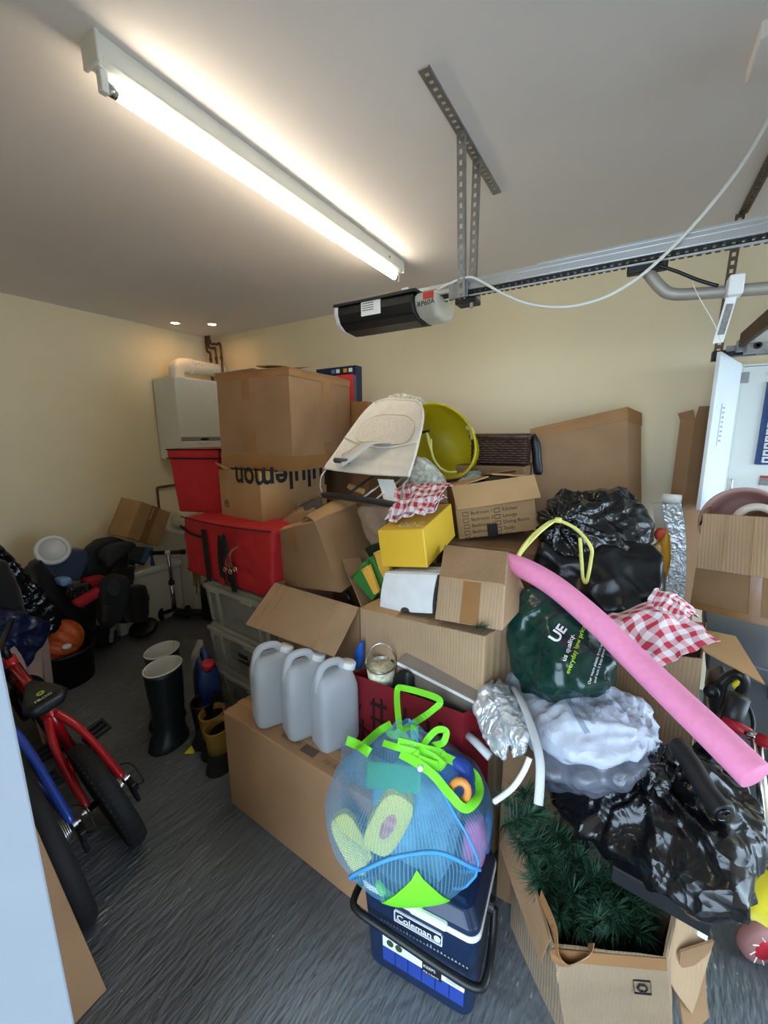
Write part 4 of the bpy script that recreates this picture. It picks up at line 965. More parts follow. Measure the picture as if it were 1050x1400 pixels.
def jerry(name, label, cat, c, yaw, dims, m, capm, tilt=0, liquid=None, group=None, capside=1):
    """moulded can with a shoulder, an arched handle with a finger hole, and a cap"""
    r = thing(name, label, cat, c, group); R = rotm(yaw, 0, tilt); c = V(c); w, d, h = dims
    mb = MB(); n = 28; prof = [(0.0, .86), (0.03, .97), (0.08, 1.0), (0.62, 1.0), (0.70, .97), (0.80, .80), (0.88, .60), (0.90, .3)]
    for z, k in prof:
        kw = 1.0 if z < .66 else 1 - (1 - k) * 0.55
        for j in range(n):
            th = 2 * math.pi * j / n; cx = math.copysign(abs(math.cos(th)) ** 0.45, math.cos(th)); sy = math.copysign(abs(math.sin(th)) ** 0.45, math.sin(th))
            mb.v.append(c + R @ V((w / 2 * cx * (k if z < .66 else kw) - capside * (0 if z < .66 else 0.0), d / 2 * sy * k, z * h)))
    for i in range(len(prof) - 1):
        for j in range(n): mb.f.append((i * n + j, i * n + (j + 1) % n, (i + 1) * n + (j + 1) % n, (i + 1) * n + j))
    mb.f.append(tuple(reversed(range(n)))); mb.f.append(tuple((len(prof) - 1) * n + j for j in range(n)))
    mb.build('body', m, r, smooth=True, bevel=0)
    P = lambda x, y, z: c + R @ V((x * w, y * d, z * h))
    MB().tube(spline([P(-.42 * capside, 0, .70), P(-.36 * capside, 0, .90), P(-.22 * capside, 0, 1.0), P(.08 * capside, 0, 1.0), P(.22 * capside, 0, .93), P(.25 * capside, 0, .84)], 6), 0.095 * w, 12, flat=0.9).build('handle', m, r, smooth=True)
    MB().lathe([(0.15 * w, 0), (0.15 * w, .04 * h)], P(.34 * capside, 0, .83), R @ V((.25 * capside, 0, 1)), 18).build('neck', m, r, smooth=True)
    MB().lathe([(0.17 * w, .03 * h), (0.19 * w, .035 * h), (0.19 * w, .105 * h), (0.17 * w, .115 * h), (0, .115 * h)], P(.34 * capside, 0, .83), R @ V((.25 * capside, 0, 1)), 22).build('cap', capm, r, smooth=True)
    return r, P
M_BLUECAN = mat('blue_can_plastic', (30, 50, 98), 0.4, var=0.08)
jerry('fuel_can', 'blue plastic can with a red screw cap behind the tall boots', 'can', V((-1.80, 1.20, 0)), -25, (0.16, 0.12, 0.40), M_BLUECAN, mat('red_cap', (196, 40, 50), 0.4))
fp_ = [T(305, 885, 1.24), T(288, 910, 1.24)]
tag(hull('clear_bottle', [V((-1.97 + dx, 1.27 + dy, z)) for dx, dy, z in ((-.04, -.03, 0), (.04, -.03, 0), (-.04, .03, 0), (.04, .03, 0), (-.035, -.03, .30), (.03, -.03, .32), (-.02, .03, .40), (.03, .03, .40))], seethrough('milky_plastic', (214, 210, 198), 0.6), voxel=0.012), 'milky plastic bottle behind the blue can and beside the storage boxes', 'bottle')
# ------------------------------------------------------------------ clear storage boxes
M_CLEAR = seethrough('clear_storage_plastic', (206, 206, 198), 0.30, 0.3)
M_CLEARRIM = seethrough('clear_storage_rim', (206, 204, 192), 0.55, 0.3)
SH = 0.247
for k, lab in enumerate(('clear plastic storage box at the bottom of the stack by the boots', 'clear plastic storage box in the middle of the stack, with a black label', 'clear plastic storage box on top of the stack under the red bag')):
    z0 = k * SH
    fr = Frame((-1.935, 1.325, z0), (0.555, 0.40, SH - 0.004), (-5.6, 0, 0))
    r = thing('storage_box', lab, 'storage box', fr.base(), 'clear storage boxes in the stack')
    fb_ = Frame(c=[fr(.05, .05, .01), fr(.95, .05, .01), fr(.95, .95, .01), fr(.05, .95, .01), fr(.02, .02, .80), fr(.98, .02, .80), fr(.98, .98, .80), fr(.02, .98, .80)])
    mb = MB(); t = .008
    mb.hexa(fb_.slab(0, 1, 0, 1, 0, .02)); mb.hexa(fb_.slab(0, 1, 0, t, .02, 1)); mb.hexa(fb_.slab(0, 1, 1 - t, 1, .02, 1)); mb.hexa(fb_.slab(0, t, t, 1 - t, .02, 1)); mb.hexa(fb_.slab(1 - t, 1, t, 1 - t, .02, 1))
    mb.build('tub', M_CLEAR, r)
    for u in (.0, .17, .83, .95): MB().hexa(fb_.slab(u, u + .05, -.02, .0, .02, .98)).build('corner_rib', M_CLEARRIM, r, bevel=0.003)
    MB().hexa(fr.slab(-.01, 1.01, -.015, 1.015, .80, .90)).build('lid', M_CLEARRIM, r, bevel=0.006)
    MB().hexa(fr.slab(.03, .97, .03, .97, .90, .985)).build('lid_step', M_CLEARRIM, r, bevel=0.006)
    for u in (.12, .62): MB().hexa(fr.slab(u, u + .16, -.04, -.012, .79, .93)).build('clip', M_CLEARRIM, r, bevel=0.004)
    if k == 1:
        tapestrip(r, fb_, 'front', .46, .62, .42, .68, M_INK, 'label', 0.004)
        text('label_lettering', 'Really Useful', fb_(.475, -.02, .53), fb_(1, 0, .5) - fb_(0, 0, .5), (0, 0, 1), 0.015, M_PAPER, r)
    cont = Frame(c=[fb_(.1, .12, .03), fb_(.9, .12, .03), fb_(.9, .88, .03), fb_(.1, .88, .03), fb_(.12, .15, .75), fb_(.88, .2, .6), fb_(.9, .85, .8), fb_(.1, .85, .7)])
    tag(hull('folded_clothes', cont.c, mat('dull_clothes_%d' % k, ((86, 78, 74), (70, 76, 72), (120, 100, 92))[k], 0.9, var=0.3, vscale=12), voxel=0.02, disp=crumple(0.010, 12, k)), ('dark bundle inside the bottom clear storage box', 'grey green bundle inside the middle clear storage box', 'brownish bundle inside the top clear storage box')[k], 'clothes')
# ------------------------------------------------------------------ red bag and red lidded bin
zb = 3 * SH
_tl, _tr, _bl, _br = T(249, 706, 1.37), T(372, 727, 1.30), T(257, 780, 1.355), T(371, 810, 1.285); _bl.z = _br.z = zb + .002; _d = V((.05, .34, 0))
fr = Frame(c=[_bl, _br, _br + _d, _bl + _d, _tl, _tr, _tr + _d, _tl + _d])
rbg = thing('red_storage_bag', 'red nylon storage bag with black webbing straps on the clear storage boxes', 'bag', fr.base())
hull('body', [fr(u, v, w) for u in (0, .33, .66, 1) for v in (0, 1) for w in (0, .5, 1)], M_RED, rbg, voxel=0.012, smooth=4, disp=crumple(0.006, 7, 2.0, 0.0015, 25))
M_WEB = mat('black_webbing', (20, 20, 22), 0.8, var=0.1)
for u, w0, w1, du in ((.30, -.02, .86, .03), (.60, -.05, .40, .035)):
    pts = [fr(u + du * k / 8, -.045, w1 + (w0 - w1) * k / 8) for k in range(9)]
    ribbon(MB(), pts, 0.042, up=fr(1, 0, .5) - fr(0, 0, .5)).build('strap', M_WEB, rbg, solid=0.003)
ribbon(MB(), spline([fr(.52, -.06, .10), fr(.52, -.085, .45), fr(.545, -.10, .78), fr(.575, -.10, .78), fr(.60, -.085, .45), fr(.61, -.06, .10)], 6), 0.036, up=(0.9, 0.1, 0.35)).build('handle_loop', M_WEB, rbg, solid=0.003)
ribbon(MB(), spline([fr(-.01, -.03, .83), fr(.12, -.045, .74), fr(.29, -.05, .72)], 5), 0.014, up=(0, 0, 1)).build('pocket_edging', M_WEB, rbg, solid=0.003)
MB().tube([fr(u, -.02 - .01 * math.sin(3 * u), 1.0 - .03 * math.sin(math.pi * u)) for u in [k / 12 for k in range(13)]], 0.0035, 8).build('zip', M_WEB, rbg)
q = [fr(.47, -.06, .06), fr(.535, -.075, .0), fr(.55, -.075, .10), fr(.49, -.06, .16)]
MB().prism(q, (0, -0.004, 0)).build('tab', M_RED, rbg)
mb = MB(); q0 = fr(.0, .1, .06)
for k in range(6): ribbon(mb, [q0 + V((0.012 * k, -.01, 0)), q0 + V((0.012 * k + 0.004, -.01, -0.06)), q0 + V((0.012 * k + 0.010 * math.sin(k * 2), -.01, -0.12 - 0.02 * (k % 3)))], 0.010, up=(1, 0, 0))
mb.build('ribbon_fringe', mat('brown_ribbons', (110, 84, 44), 0.7, var=0.35, vscale=30), rbg, solid=0.001)
# ornaments: a twist of wire-edged gold ribbon hanging from the box
o = thing('metallic_ribbon_bow', 'coppery metallic ribbon bow dangling in front of the red bag', 'bow', T(315, 780, 1.24))
M_CHAMP = mat('champagne_foil', (196, 160, 128), 0.22, 0.8, var=0.2, vscale=30)
for k in range(3):
    ribbon(MB(), spline([T(326 - 3 * k, 748, 1.27), T(314 - 2 * k + k * 3, 756, 1.24), T(309 + 3 * k, 768, 1.24), T(311 + 4 * k, 778, 1.24), T(308 + 3 * k, 783, 1.24)], 5), 0.008, up=(.2, -1, .3)).build('ribbon_strand', M_CHAMP, o, solid=0.0015)
    c = T(307 + 7 * k, 779 + (k % 2) * 3, 1.235); MB().tube([c + V((0.010 * math.cos(a), 0.003, 0.010 * math.sin(a))) for a in [j * .7 for j in range(9)]], 0.004, 8, closed=True).build('ribbon_curl', M_CHAMP, o, smooth=True)
fr = Frame((-2.335, 1.453, 1.052), (0.342, 0.30, 0.375), (14.3, 0, 0))
top = [fr(0, 0, 1), fr(1, 0, 1), fr(1, 1, 1), fr(0, 1, 1)]
r = thing('red_lidded_bin', 'tall red fabric storage bin with a lid beside the big cardboard boxes', 'storage bin', fr.base())
f2_ = Frame(c=[fr(.06, .04, 0), fr(.97, .04, 0), fr(.97, .96, 0), fr(.06, .96, 0), fr(0, 0, .86), fr(1, 0, .86), fr(1, 1, .86), fr(0, 1, .86)])
MB().hexa(f2_.slab(0, 1, 0, 1, 0, 1)).build('body', M_RED, r, bevel=0.01)
MB().hexa(fr.slab(-.02, 1.02, -.02, 1.02, .865, 1.0)).build('lid', M_RED, r, bevel=0.008)
for w in (.86, .995): MB().tube([fr(-.025, -.025, w), fr(1.025, -.025, w), fr(1.025, 1.025, w), fr(-.025, 1.025, w)], 0.004, 6, closed=True).build('piping', M_WEB, r)
# ------------------------------------------------------------------ the two big cartons
fh = Frame((-1.962, 1.50, 1.052), (0.394, 0.446, 0.267), (-9, 0, 0))
hb_ = carton('cardboard_box', fh, C2, 'upside down cardboard box printed lululemon under the largest box')
L = fh.L(); base_w = .60
def wrap(x, y):
    s_ = L[0] * 0.36 + x; w = .74 + y / L[2]
    if s_ <= L[0]: return fh(s_ / L[0], -.0018 / L[1], w)
    return fh(1 + .0018 / L[0], (s_ - L[0]) / L[1], w)
def wrap180(size, total):
    return lambda x, y: wrap(total - x, .089 - y)
text('brand_lettering', 'lululemon', (0, 0, 0), (1, 0, 0), (0, 0, 1), 0.173, M_INK, hb_, fn=wrap180(.15, 0.7125), bold=.02, cut=(0.7125 - .64 * L[0]) / .173)
c = fh(.17, -.003, .30); MB().lathe([(0.017, 0), (0.021, 0), (0.021, .001), (.017, .001)], c, fh(.5, 0, .5) - fh(.5, 1, .5), 24, close=True).build('round_emblem', M_INK, hb_)
ribbon(MB(), [c + V((-.008, -.002, .008)), c + V((.0, -.002, -.002)), c + V((.008, -.002, .008))], 0.005, up=(0, 0, 1)).build('emblem_stroke', M_INK, hb_)
ft = Frame((-1.917, 1.50, 1.321), (0.473, 0.60, 0.503), (6.1, 0, 0))
ft.c[0] += V((-.01, .0, .012)); ft.c[4] += V((-.0, 0, .0))
bt = carton('cardboard_box', ft, C1, 'largest brown cardboard box at the top of the left stack', wob=0.003, tape=[('front', 0, 1, 0, .15), ('right', 0, 1, 0, .15), ('front', 0, 1, .93, 1), ('right', 0, 1, .93, 1), ('front', .36, .47, .72, .93), ('front', .40, .52, .13, .42), ('right', .48, .60, .72, .93), ('right', .50, .60, .10, .28)])
for q, bd in (([ft(-.01, -.01, 1), ft(1.0, -.01, 1), ft(1.02, .32, 1.055), ft(-.01, .32, 1.03)], .0), ([ft(1.01, 0, 1.0), ft(1.01, 1, 1.0), ft(.45, 1.0, 1.13), ft(.52, 0.05, 1.05)], .006), ([ft(-.01, 0, 1.0), ft(-.01, 1, 1.0), ft(.5, .95, 1.06), ft(.48, .05, 1.03)], .0)):
    flap(bt, q, C1, bend=bd)
flap(bt, [ft(-.02, -.01, .03), ft(.15, -.01, -.015), ft(.12, -.06, -.03), ft(-.04, -.05, .05)], C1, name='torn_corner')
# things behind: plain carton with a board game on it
y2 = 2.18
p0, p1 = T(470, 545, y2), T(503, 549, y2)
fr = Frame(c=[V((p0.x - .25, y2, 0)), V((p1.x, y2, 0)), V((p1.x, y2 + .4, 0)), V((p0.x - .25, y2 + .4, 0)), V((p0.x - .25, y2, p0.z)), V((p1.x, y2, p1.z)), V((p1.x, y2 + .4, p1.z)), V((p0.x - .25, y2 + .4, p0.z))])
carton('cardboard_box', fr, C5, 'tall taped cardboard box behind the baby bouncer', tape=[('front', .80, .98, .86, 1), ('front', .70, .78, .8, 1)])
zt2 = p1.z
gA, gB = T(432, 503, 2.3), T(486.5, 499, 2.3)
gf = Frame(c=[V((gA.x, 2.3, zt2)), V((gB.x, 2.3, zt2)), V((gB.x, 2.37, zt2)), V((gA.x, 2.37, zt2)), V((gA.x, 2.3, gB.z)), V((gB.x, 2.3, gB.z)), V((gB.x, 2.37, gB.z)), V((gA.x, 2.37, gB.z))])
g = thing('board_game_box', 'red and navy board game box peeping out behind the largest box', 'game box', gf.base())
MB().hexa(gf.slab(0, 1, 0, 1, 0, 1)).build('box', mat('navy_print', (26, 32, 66), 0.4), g, bevel=0.003)
tapestrip(g, gf, 'front', 0.0, .94, .0, .78, mat('red_print', (220, 62, 66), 0.4), 'red_panel')
for k, cm in ((.70, (206, 150, 50)), (.83, (230, 230, 225)), (.52, (230, 230, 225)), (.40, (90, 130, 190))): tapestrip(g, gf, 'front', k, k + .085, .84, .94, mat('print_%d' % cm[0], cm, 0.5), 'badge')
tapestrip(g, gf, 'front', 0.94, 1.0, .05, .75, mat('slate_print', (90, 96, 110), 0.5), 'edge_panel')
# ------------------------------------------------------------------ hidden stack that carries the middle of the pile
for x0, x1, ya, yb, z1, lab in ((-1.18, -.72, 1.66, 2.12, 1.12, 'cardboard box under the baby bouncer and the floral cushion'), (-.66, -.22, 1.66, 2.02, 1.03, 'cardboard box beneath the removal box with tick boxes'), (-.80, -.44, 2.12, 2.5, 1.335, 'cardboard box beneath the wicker basket'), (-.25, 0.0, 1.12, 1.42, .56, 'cardboard box behind the white carrier bag')):
    carton('cardboard_box', Frame((x0, ya, 0), (x1 - x0, yb - ya, z1)), C5, lab)
# ------------------------------------------------------------------ tilted open carton
fl, frr, frt, flt = T(386, 800, 1.36), T(466, 810, 1.24), T(430, 713, 1.26), T(363, 731, 1.38)
dv_ = T(487, 689, 1.58) - frt
fo = quadc(fl, frr, frt, flt, dv_)
oc = carton('cardboard_box', fo, C1, 'open tilted cardboard box stuffed with brown paper in front of the red bag', open_top=True, tape=[('front', .50, .58, .62, 1)])
flap(oc, [fo(0, 0, 1), fo(1, 0, 1), fo(.9, .16, 1.03), fo(.12, .18, 1.03)], C2)
flap(oc, [fo(0, .02, 1), fo(0, 1, 1), fo(-.42, .75, 1.14), fo(-.75, .10, .99)], C2)
flap(oc, [fo(1, 0, 1), fo(1, 1, 1), fo(.78, .98, 1.20), fo(.70, .10, 1.06)], C2, bend=.02)
tag(hull('packing_paper', [fo(.1, .2, .6), fo(.9, .2, .6), fo(.9, .95, .6), fo(.1, .95, .6), fo(.0, .35, 1.10), fo(.5, .5, 1.12), fo(.8, .8, 1.08), fo(.05, .8, 1.30)], mat('brown_paper', (150, 118, 86), 0.8, var=0.2), voxel=0.012, disp=crumple(0.016, 14, 4)), 'crumpled brown packing paper in the open tilted cardboard box', 'paper')
tag(hull('grey_jumper', [fo(-.05, .35, .98), fo(.35, .5, 1.14), fo(.1, .95, 1.34), fo(.5, .95, 1.34), fo(.6, .7, 1.14), fo(.0, .6, .9), fo(.5, .8, .9)], mat('slate_grey_knit', (78, 74, 72), 0.9, var=0.2, vscale=40), voxel=0.012, disp=crumple(0.012, 10, 8)), 'grey cloth spilling over the open tilted cardboard box', 'cloth')
ribbon(MB(), spline([fo(-.72, .1, .99), fo(-.6, .05, .86), fo(-.55, .0, .80)], 5), 0.03, up=(1, 0, 0.4)).build('torn_tape', CLEARTAPE, oc, solid=0.001)
# ------------------------------------------------------------------ open carton with a long flap
HL, HR = T(376, 797, 1.30), T(491, 831, 1.22)
f0, f1 = T(336, 854, 1.10), T(456, 898, 1.03)
dd = V((0.06, 0.36, 0))
ff = Frame(c=[V((HL.x, HL.y, 0)), V((HR.x, HR.y, 0)), V((HR.x, HR.y, 0)) + dd, V((HL.x, HL.y, 0)) + dd, HL, HR, V((HR.x, HR.y, HL.z)) + dd, HL + dd])
fc = carton('cardboard_box', ff, C4, 'cardboard box with its long front flap folded out over the plastic jugs', open_top=True)
flap(fc, [HL, HR, f1, f0], C3, name='long_flap')
# fold lines across the long flap
for u in (.10, .20, .80):
    a, b3 = HL.lerp(HR, u), f0.lerp(f1, u); MB().tube([a + V((0, -.003, .004)), b3 + V((0, -.003, .004))], 0.0022, 5).build('fold_line', C2, fc)
tag(MB().tube([T(473, 808, 1.30), T(482, 828, 1.30)], 0.010, 12).build('black_tube', M_BLACK, smooth=True), 'short black tube poking out between the cartons', 'tube')
# ------------------------------------------------------------------ wide carton
tl, tr = T(492, 832, 1.20), T(664, 871, 1.11)
dw = V((0.10, 0.33, 0))
fw_ = Frame(c=[V((tl.x, tl.y, 0)), V((tr.x - .02, tr.y, 0)), V((tr.x - .02, tr.y, 0)) + dw, V((tl.x, tl.y, 0)) + dw, tl, tr, tr + dw, tl + dw])
wc = carton('cardboard_box', fw_, C3, 'wide cardboard box with ribbed front behind the red gift bag', wob=0.004)
flap(wc, [fw_(0, 0, 1), fw_(.33, 0, 1.0), fw_(.31, .3, 1.02), fw_(.05, .3, 1.03)], C2)
zw = (tl.z + tr.z) / 2
# white box, yellow box, small brown box
fwh = quadc(T(520, 835, 1.22), T(591, 838.5, 1.185), T(598, 786, 1.215), T(527, 783, 1.25), V((.05, .17, .0)))
wb = thing('white_carton', 'white card box with a half moon thumb notch under the yellow box', 'box', fwh.base())
o = MB().hexa(fwh.slab(0, 1, 0.02, 1, 0, 1)).build('body', mat('dark_card', (70, 62, 58), 0.7), wb, bevel=0.003)
def wf(u, v):
    p = fwh(u, 0, v); return p + V((0, -0.012 * math.sin(math.pi * v), 0.0))
mbw = MB(); nb_ = 24
def wlow(u):
    d = abs(u - .5); return .0 if d > .10 else math.sqrt(max(0, .10 ** 2 - d * d)) * 1.4
mbw.sheet(lambda u, v: wf(u, wlow(u) + (1 - wlow(u)) * v), 40, 8); mbw.build('front_panel', mat('scuffed_white_card', (226, 226, 226), 0.6, var=0.06, vscale=14), wb, solid=0.003)
flap(wb, [fwh(0, 0, .05), fwh(0, 0, .95), fwh(-.06, .45, .7), fwh(-.16, .30, .1)], mat('scuffed_white_card', (226, 226, 226)), name='side_panel')
flap(wb, [fwh(0, .03, 1.005), fwh(1, .03, 1.005), fwh(1, .55, 1.01), fwh(.1, .55, 1.01)], mat('scuffed_white_card', (226, 226, 226)), name='top_edge')
yq = quadc(T(522, 775, 1.27), T(585, 776.5, 1.255), T(578, 723.5, 1.265), T(516, 725, 1.285), V((0, 0, 0)))
dy_ = T(617, 688, 1.58) - T(578, 723.5, 1.265)
fy_ = quadc(yq.c[0], yq.c[1], yq.c[5], yq.c[4], dy_)
M_YEL = mat('yellow_card', (216, 212, 60)); M_YBOX = mat('golden_yellow_card', (226, 182, 52), 0.45, var=0.03)
yb_ = carton('yellow_box', fy_, M_YBOX, 'bright yellow cardboard box below the gingham cloth')
text('top_lettering', '200', fy_(.93, .24, 1.012), fy_(0, .3, 1) - fy_(1, .3, 1), fy_(.5, 0, 1) - fy_(.5, 1, 1), 0.075, mat('pale_yellow_print', (250, 232, 170), 0.5), yb_, depth=0.001, bold=0.012)
fs = quadc(T(594, 847, 1.15), T(687, 863, 1.10), T(691, 798, 1.13), T(601, 787, 1.18), V((0, 0, 0)))
ds = T(607, 744, 1.40) - T(601, 787, 1.18)
fs = Frame(c=[fs.c[0], fs.c[1], fs.c[1] + V((.03, .22, .02)), fs.c[0] + V((.03, .22, .02)), fs.c[4], fs.c[5], T(695, 754, 1.34), T(607, 744, 1.39)])
sb = carton('cardboard_box', fs, C3, 'small square cardboard box with a tape strip, right of the white box', tape=[('front', .40, .66, .03, .96)])
tapestrip(sb, fs, 'front', 0, 1, .965, 1.0, C2, 'fold_edge', 0.003)
for zx in (.965,):
    pass
# ------------------------------------------------------------------ removal carton with tick boxes
fm = Frame((-.618, 1.70, 1.036), (.345, .33, .235), (27.5, -2.9, -7.8))
rm = carton('cardboard_box', fm, C2, 'removal cardboard box printed with room names and tick boxes', open_top=True, tape=[('right', .05, .2, .3, 1.0, CLEARTAPE)])
flap(rm, [fm(-.02, -.01, 1.02), fm(1.02, -.01, 1.03), fm(1.03, -.16, .62), fm(.0, -.20, .60)], C2)
flap(rm, [fm(1, 0, 1), fm(1, 1, 1), fm(.55, 1.0, 1.10), fm(.52, .05, 1.14)], C2)
flap(rm, [fm(0, 0, 1), fm(0, 1, 1), fm(.5, .98, 1.04), fm(.47, .05, 1.10)], C2)
flap(rm, [fm(0, 1, 1), fm(1, 1, 1), fm(1, .7, 1.1), fm(.0, .7, 1.1)], C5)
xd = fm(1, 0, .5) - fm(0, 0, .5); zd = fm(.5, 0, 1) - fm(.5, 0, 0)
for k, (a, b3) in enumerate((('Bedroom 1', 'Kitchen'), ('Bedroom 2', 'Lounge'), ('Bedroom 3', 'Dining Room'), ('Bedroom 4', 'Study'), ('Bedroom 5', 'Other'))):
    w = .44 - .12 * k
    for col, s_ in ((.08, a), (.48, b3)):
        text('room_lettering', s_, fm(col + .10, -.004, w), xd, zd, 0.0215, M_INK, rm)
        for q in ((col, col + .072, w - .018, w - .008), (col, col + .072, w + .054, w + .064), (col, col + .005, w - .018, w + .064), (col + .067, col + .072, w - .018, w + .064)):
            tapestrip(rm, fm, 'front', q[0], q[1], q[2], q[3], M_INK, 'tick_box', 0.0015)
tapestrip(rm, fm, 'front', .37, .50, -.02, .22, M_INK, 'black_tape', 0.004)
tag(hull('bubble_wrap', [fm(.1, .5, .9), fm(.5, .5, 1.05), fm(.3, .9, 1.22), fm(.5, 1.0, 1.18), fm(.15, .95, 1.1), fm(.55, .9, .9)], mat('crinkled_film', (176, 184, 172), 0.2, var=0.2, trans=0.3), voxel=0.012, disp=crumple(0.014, 22, 2)), 'crinkled clear wrap sticking out behind the removal box', 'wrap')
# ------------------------------------------------------------------ wicker basket
fbk = Frame((-.715, 2.13, 1.345), (.268, .20, .155), (5, 0, 0))
wk = thing('wicker_basket', 'dark brown wicker hamper with a lid against the back wall', 'basket', fbk.base())
M_WICK = mat('dark_brown_wicker', (66, 44, 36), 0.4, var=0.35, vscale=40)
MB().hexa(fbk.slab(.05, .95, .06, .94, 0, .80)).build('lining', M_BLKFAB, wk)
n = 10
for k in range(n):
    w0 = .02 + .78 * k / n; mb = MB()
    for f_ in range(4):
        cs_ = [(0, 0), (1, 0), (1, 1), (0, 1)]; a, b3 = cs_[f_], cs_[(f_ + 1) % 4]; N = 44
        pts = []
        for j in range(N + 1):
            t = j / N; u = a[0] + (b3[0] - a[0]) * t; v = a[1] + (b3[1] - a[1]) * t
            nx, ny = (b3[1] - a[1]), -(b3[0] - a[0]); o_ = .012 * math.sin(t * 42 + (math.pi if k % 2 else 0))
            pts.append(fbk(u + nx * o_, v + ny * o_, w0 + .03))
        mb.tube(pts, 0.0066, 6)
    mb.build('woven_strand', M_WICK, wk, smooth=True)
mb = MB()
for j in range(11):
    v = .06 + .088 * j; mb.tube([fbk(u, v, .93 + .012 * math.sin(u * 40 + (math.pi if j % 2 else 0))) for u in [k / 40 for k in range(-1, 42)]], 0.009, 6)
mb.hexa(fbk.slab(-.02, 1.02, -.03, 1.03, .82, .92)); mb.build('lid', M_WICK, wk, smooth=True)
for a in (((-.03, -.04), (1.03, -.04)), ((1.03, -.04), (1.03, 1.04)), ((-.03, 1.04), (1.03, 1.04)), ((-.03, -.04), (-.03, 1.04))):
    MB().tube([fbk(a[0][0], a[0][1], .9), fbk(a[1][0], a[1][1], .9)], 0.011, 8).build('lid_rim', M_WICK, wk, smooth=True)
tag(hull('dark_folder', slabpts([(724, 600), (730, 590), (738, 604), (742, 650), (728, 650)], 2.26, 0.04), M_BLACK, voxel=0.012), 'black folder wedged between the basket and the large leaning carton', 'folder')
# ------------------------------------------------------------------ large leaning carton
a0, a1 = T(725, 588, 2.40), T(858, 558, 2.58)
thk = T(877, 566, 2.68) - a1
b0, b1 = T(744, 700, 2.32), T(877, 702, 2.50)
e0, e1 = (b0 - a0), (b1 - a1); k0 = (b0.z - 0.02) / (a0.z - b0.z); k1 = (b1.z - 0.02) / (a1.z - b1.z)
fl_ = Frame(c=[b0 + e0 * k0 * .35, b1 + e1 * k1 * .2, b1 + e1 * k1 * .2 + thk, b0 + e0 * k0 * .35 + thk, a0, a1, a1 + thk, a0 + thk])
for i in range(4): fl_.c[i].z = 0.0
lb = carton('cardboard_box', fl_, C1, 'large thin cardboard box leaning on the back wall behind the black bin bag', wob=0.004, tape=[('front', 0, 1, .965, 1.0), ('front', .62, .78, .972, .995, CLEARTAPE), ('front', .02, .16, .972, .985, CLEARTAPE), ('right', 0, 1, .96, 1.0)])
MB().hexa(fl_.slab(0, 1.0, -.02, 1.02, 1.0, 1.004)).build('top_tape', TAPE, lb)
# tall narrow carton, mat, yellow sleeve
tA, tB, tC = T(930, 574, 2.60), T(950, 571, 2.56), T(973, 569, 2.62)
tz = tA.z
x_l, x_m, x_r = T(908, 830, 2.60).x, T(926, 830, 2.56).x, T(948, 830, 2.62).x
dn_ = V((.05, .14, 0))
ft2 = Frame(c=[V((tA.x - .01, 2.60, 0)), V((tB.x - .0, 2.56, 0)), V((tC.x + .035, 2.62, 0)), V((tA.x + .06, 2.72, 0)), V((tA.x, 2.60, tz)), V((tB.x, 2.56, tz)), V((tC.x + .03, 2.62, tz)), V((tA.x + .07, 2.72, tz))])
tb = carton('cardboard_box', ft2, C1, 'tall narrow open cardboard box beside the fuse board', open_top=True)
flap(tb, [ft2(0, 0, 1), ft2(1, 0, 1), ft2(1, -.1, 1.03), ft2(-.1, -.12, 1.02)], C1)
flap(tb, [ft2(1, 0, .99), ft2(1, 1, .99), ft2(1.1, .95, 1.04), ft2(1.05, .1, 1.04)], C1)
mo = spline([(T(918, 688, 2.34)), T(923, 720, 2.34), T(925, 770, 2.32), T(922, 815, 2.28), T(908, 850, 2.22)], 6)
mm = thing('folded_play_mat', 'white and silver folded mat standing beside the tall narrow box', 'mat', T(908, 850, 2.22))
ribbon(MB(), mo, 0.075, up=(1, -.12, 0)).build('silver_edge', mat('silver_foil', (200, 204, 206), 0.3, 0.5, var=0.15, vscale=40, bump=0.5, bscale=60), mm, solid=0.03)
mo2 = [p + V((-.045, .05, -.01)) for p in mo]
ribbon(MB(), mo2, 0.06, up=(1, -.12, 0)).build('white_layer', mat('cream_foam', (214, 208, 192), 0.6, var=0.05), mm, solid=0.04)
MB().tube([mo[0] + V((-.035, .02, .02)), mo[0] + V((.035, -.0, .02))], 0.022, 12).build('top_roll', M_PAPER, mm, smooth=True)
yo = thing('yellow_sleeve', 'orange and yellow plastic sleeve behind the black holdall', 'bag', T(905, 800, 2.1))
hull('yellow_panel', slabpts([(899, 745), (912, 722), (917, 735), (918, 770), (905, 815), (898, 800)], 2.16, 0.06), mat('amber_plastic', (222, 160, 36), 0.4, var=0.1), yo, voxel=0.01)
hull('red_panel', slabpts([(893, 728), (903, 721), (912, 724), (908, 738), (895, 740)], 2.12, 0.04), mat('vermilion_plastic', (190, 62, 36), 0.4), yo, voxel=0.01)
hull('paper_roll', slabpts([(886, 750), (902, 742), (906, 752), (896, 768)], 2.08, 0.05), C2, yo, voxel=0.01)
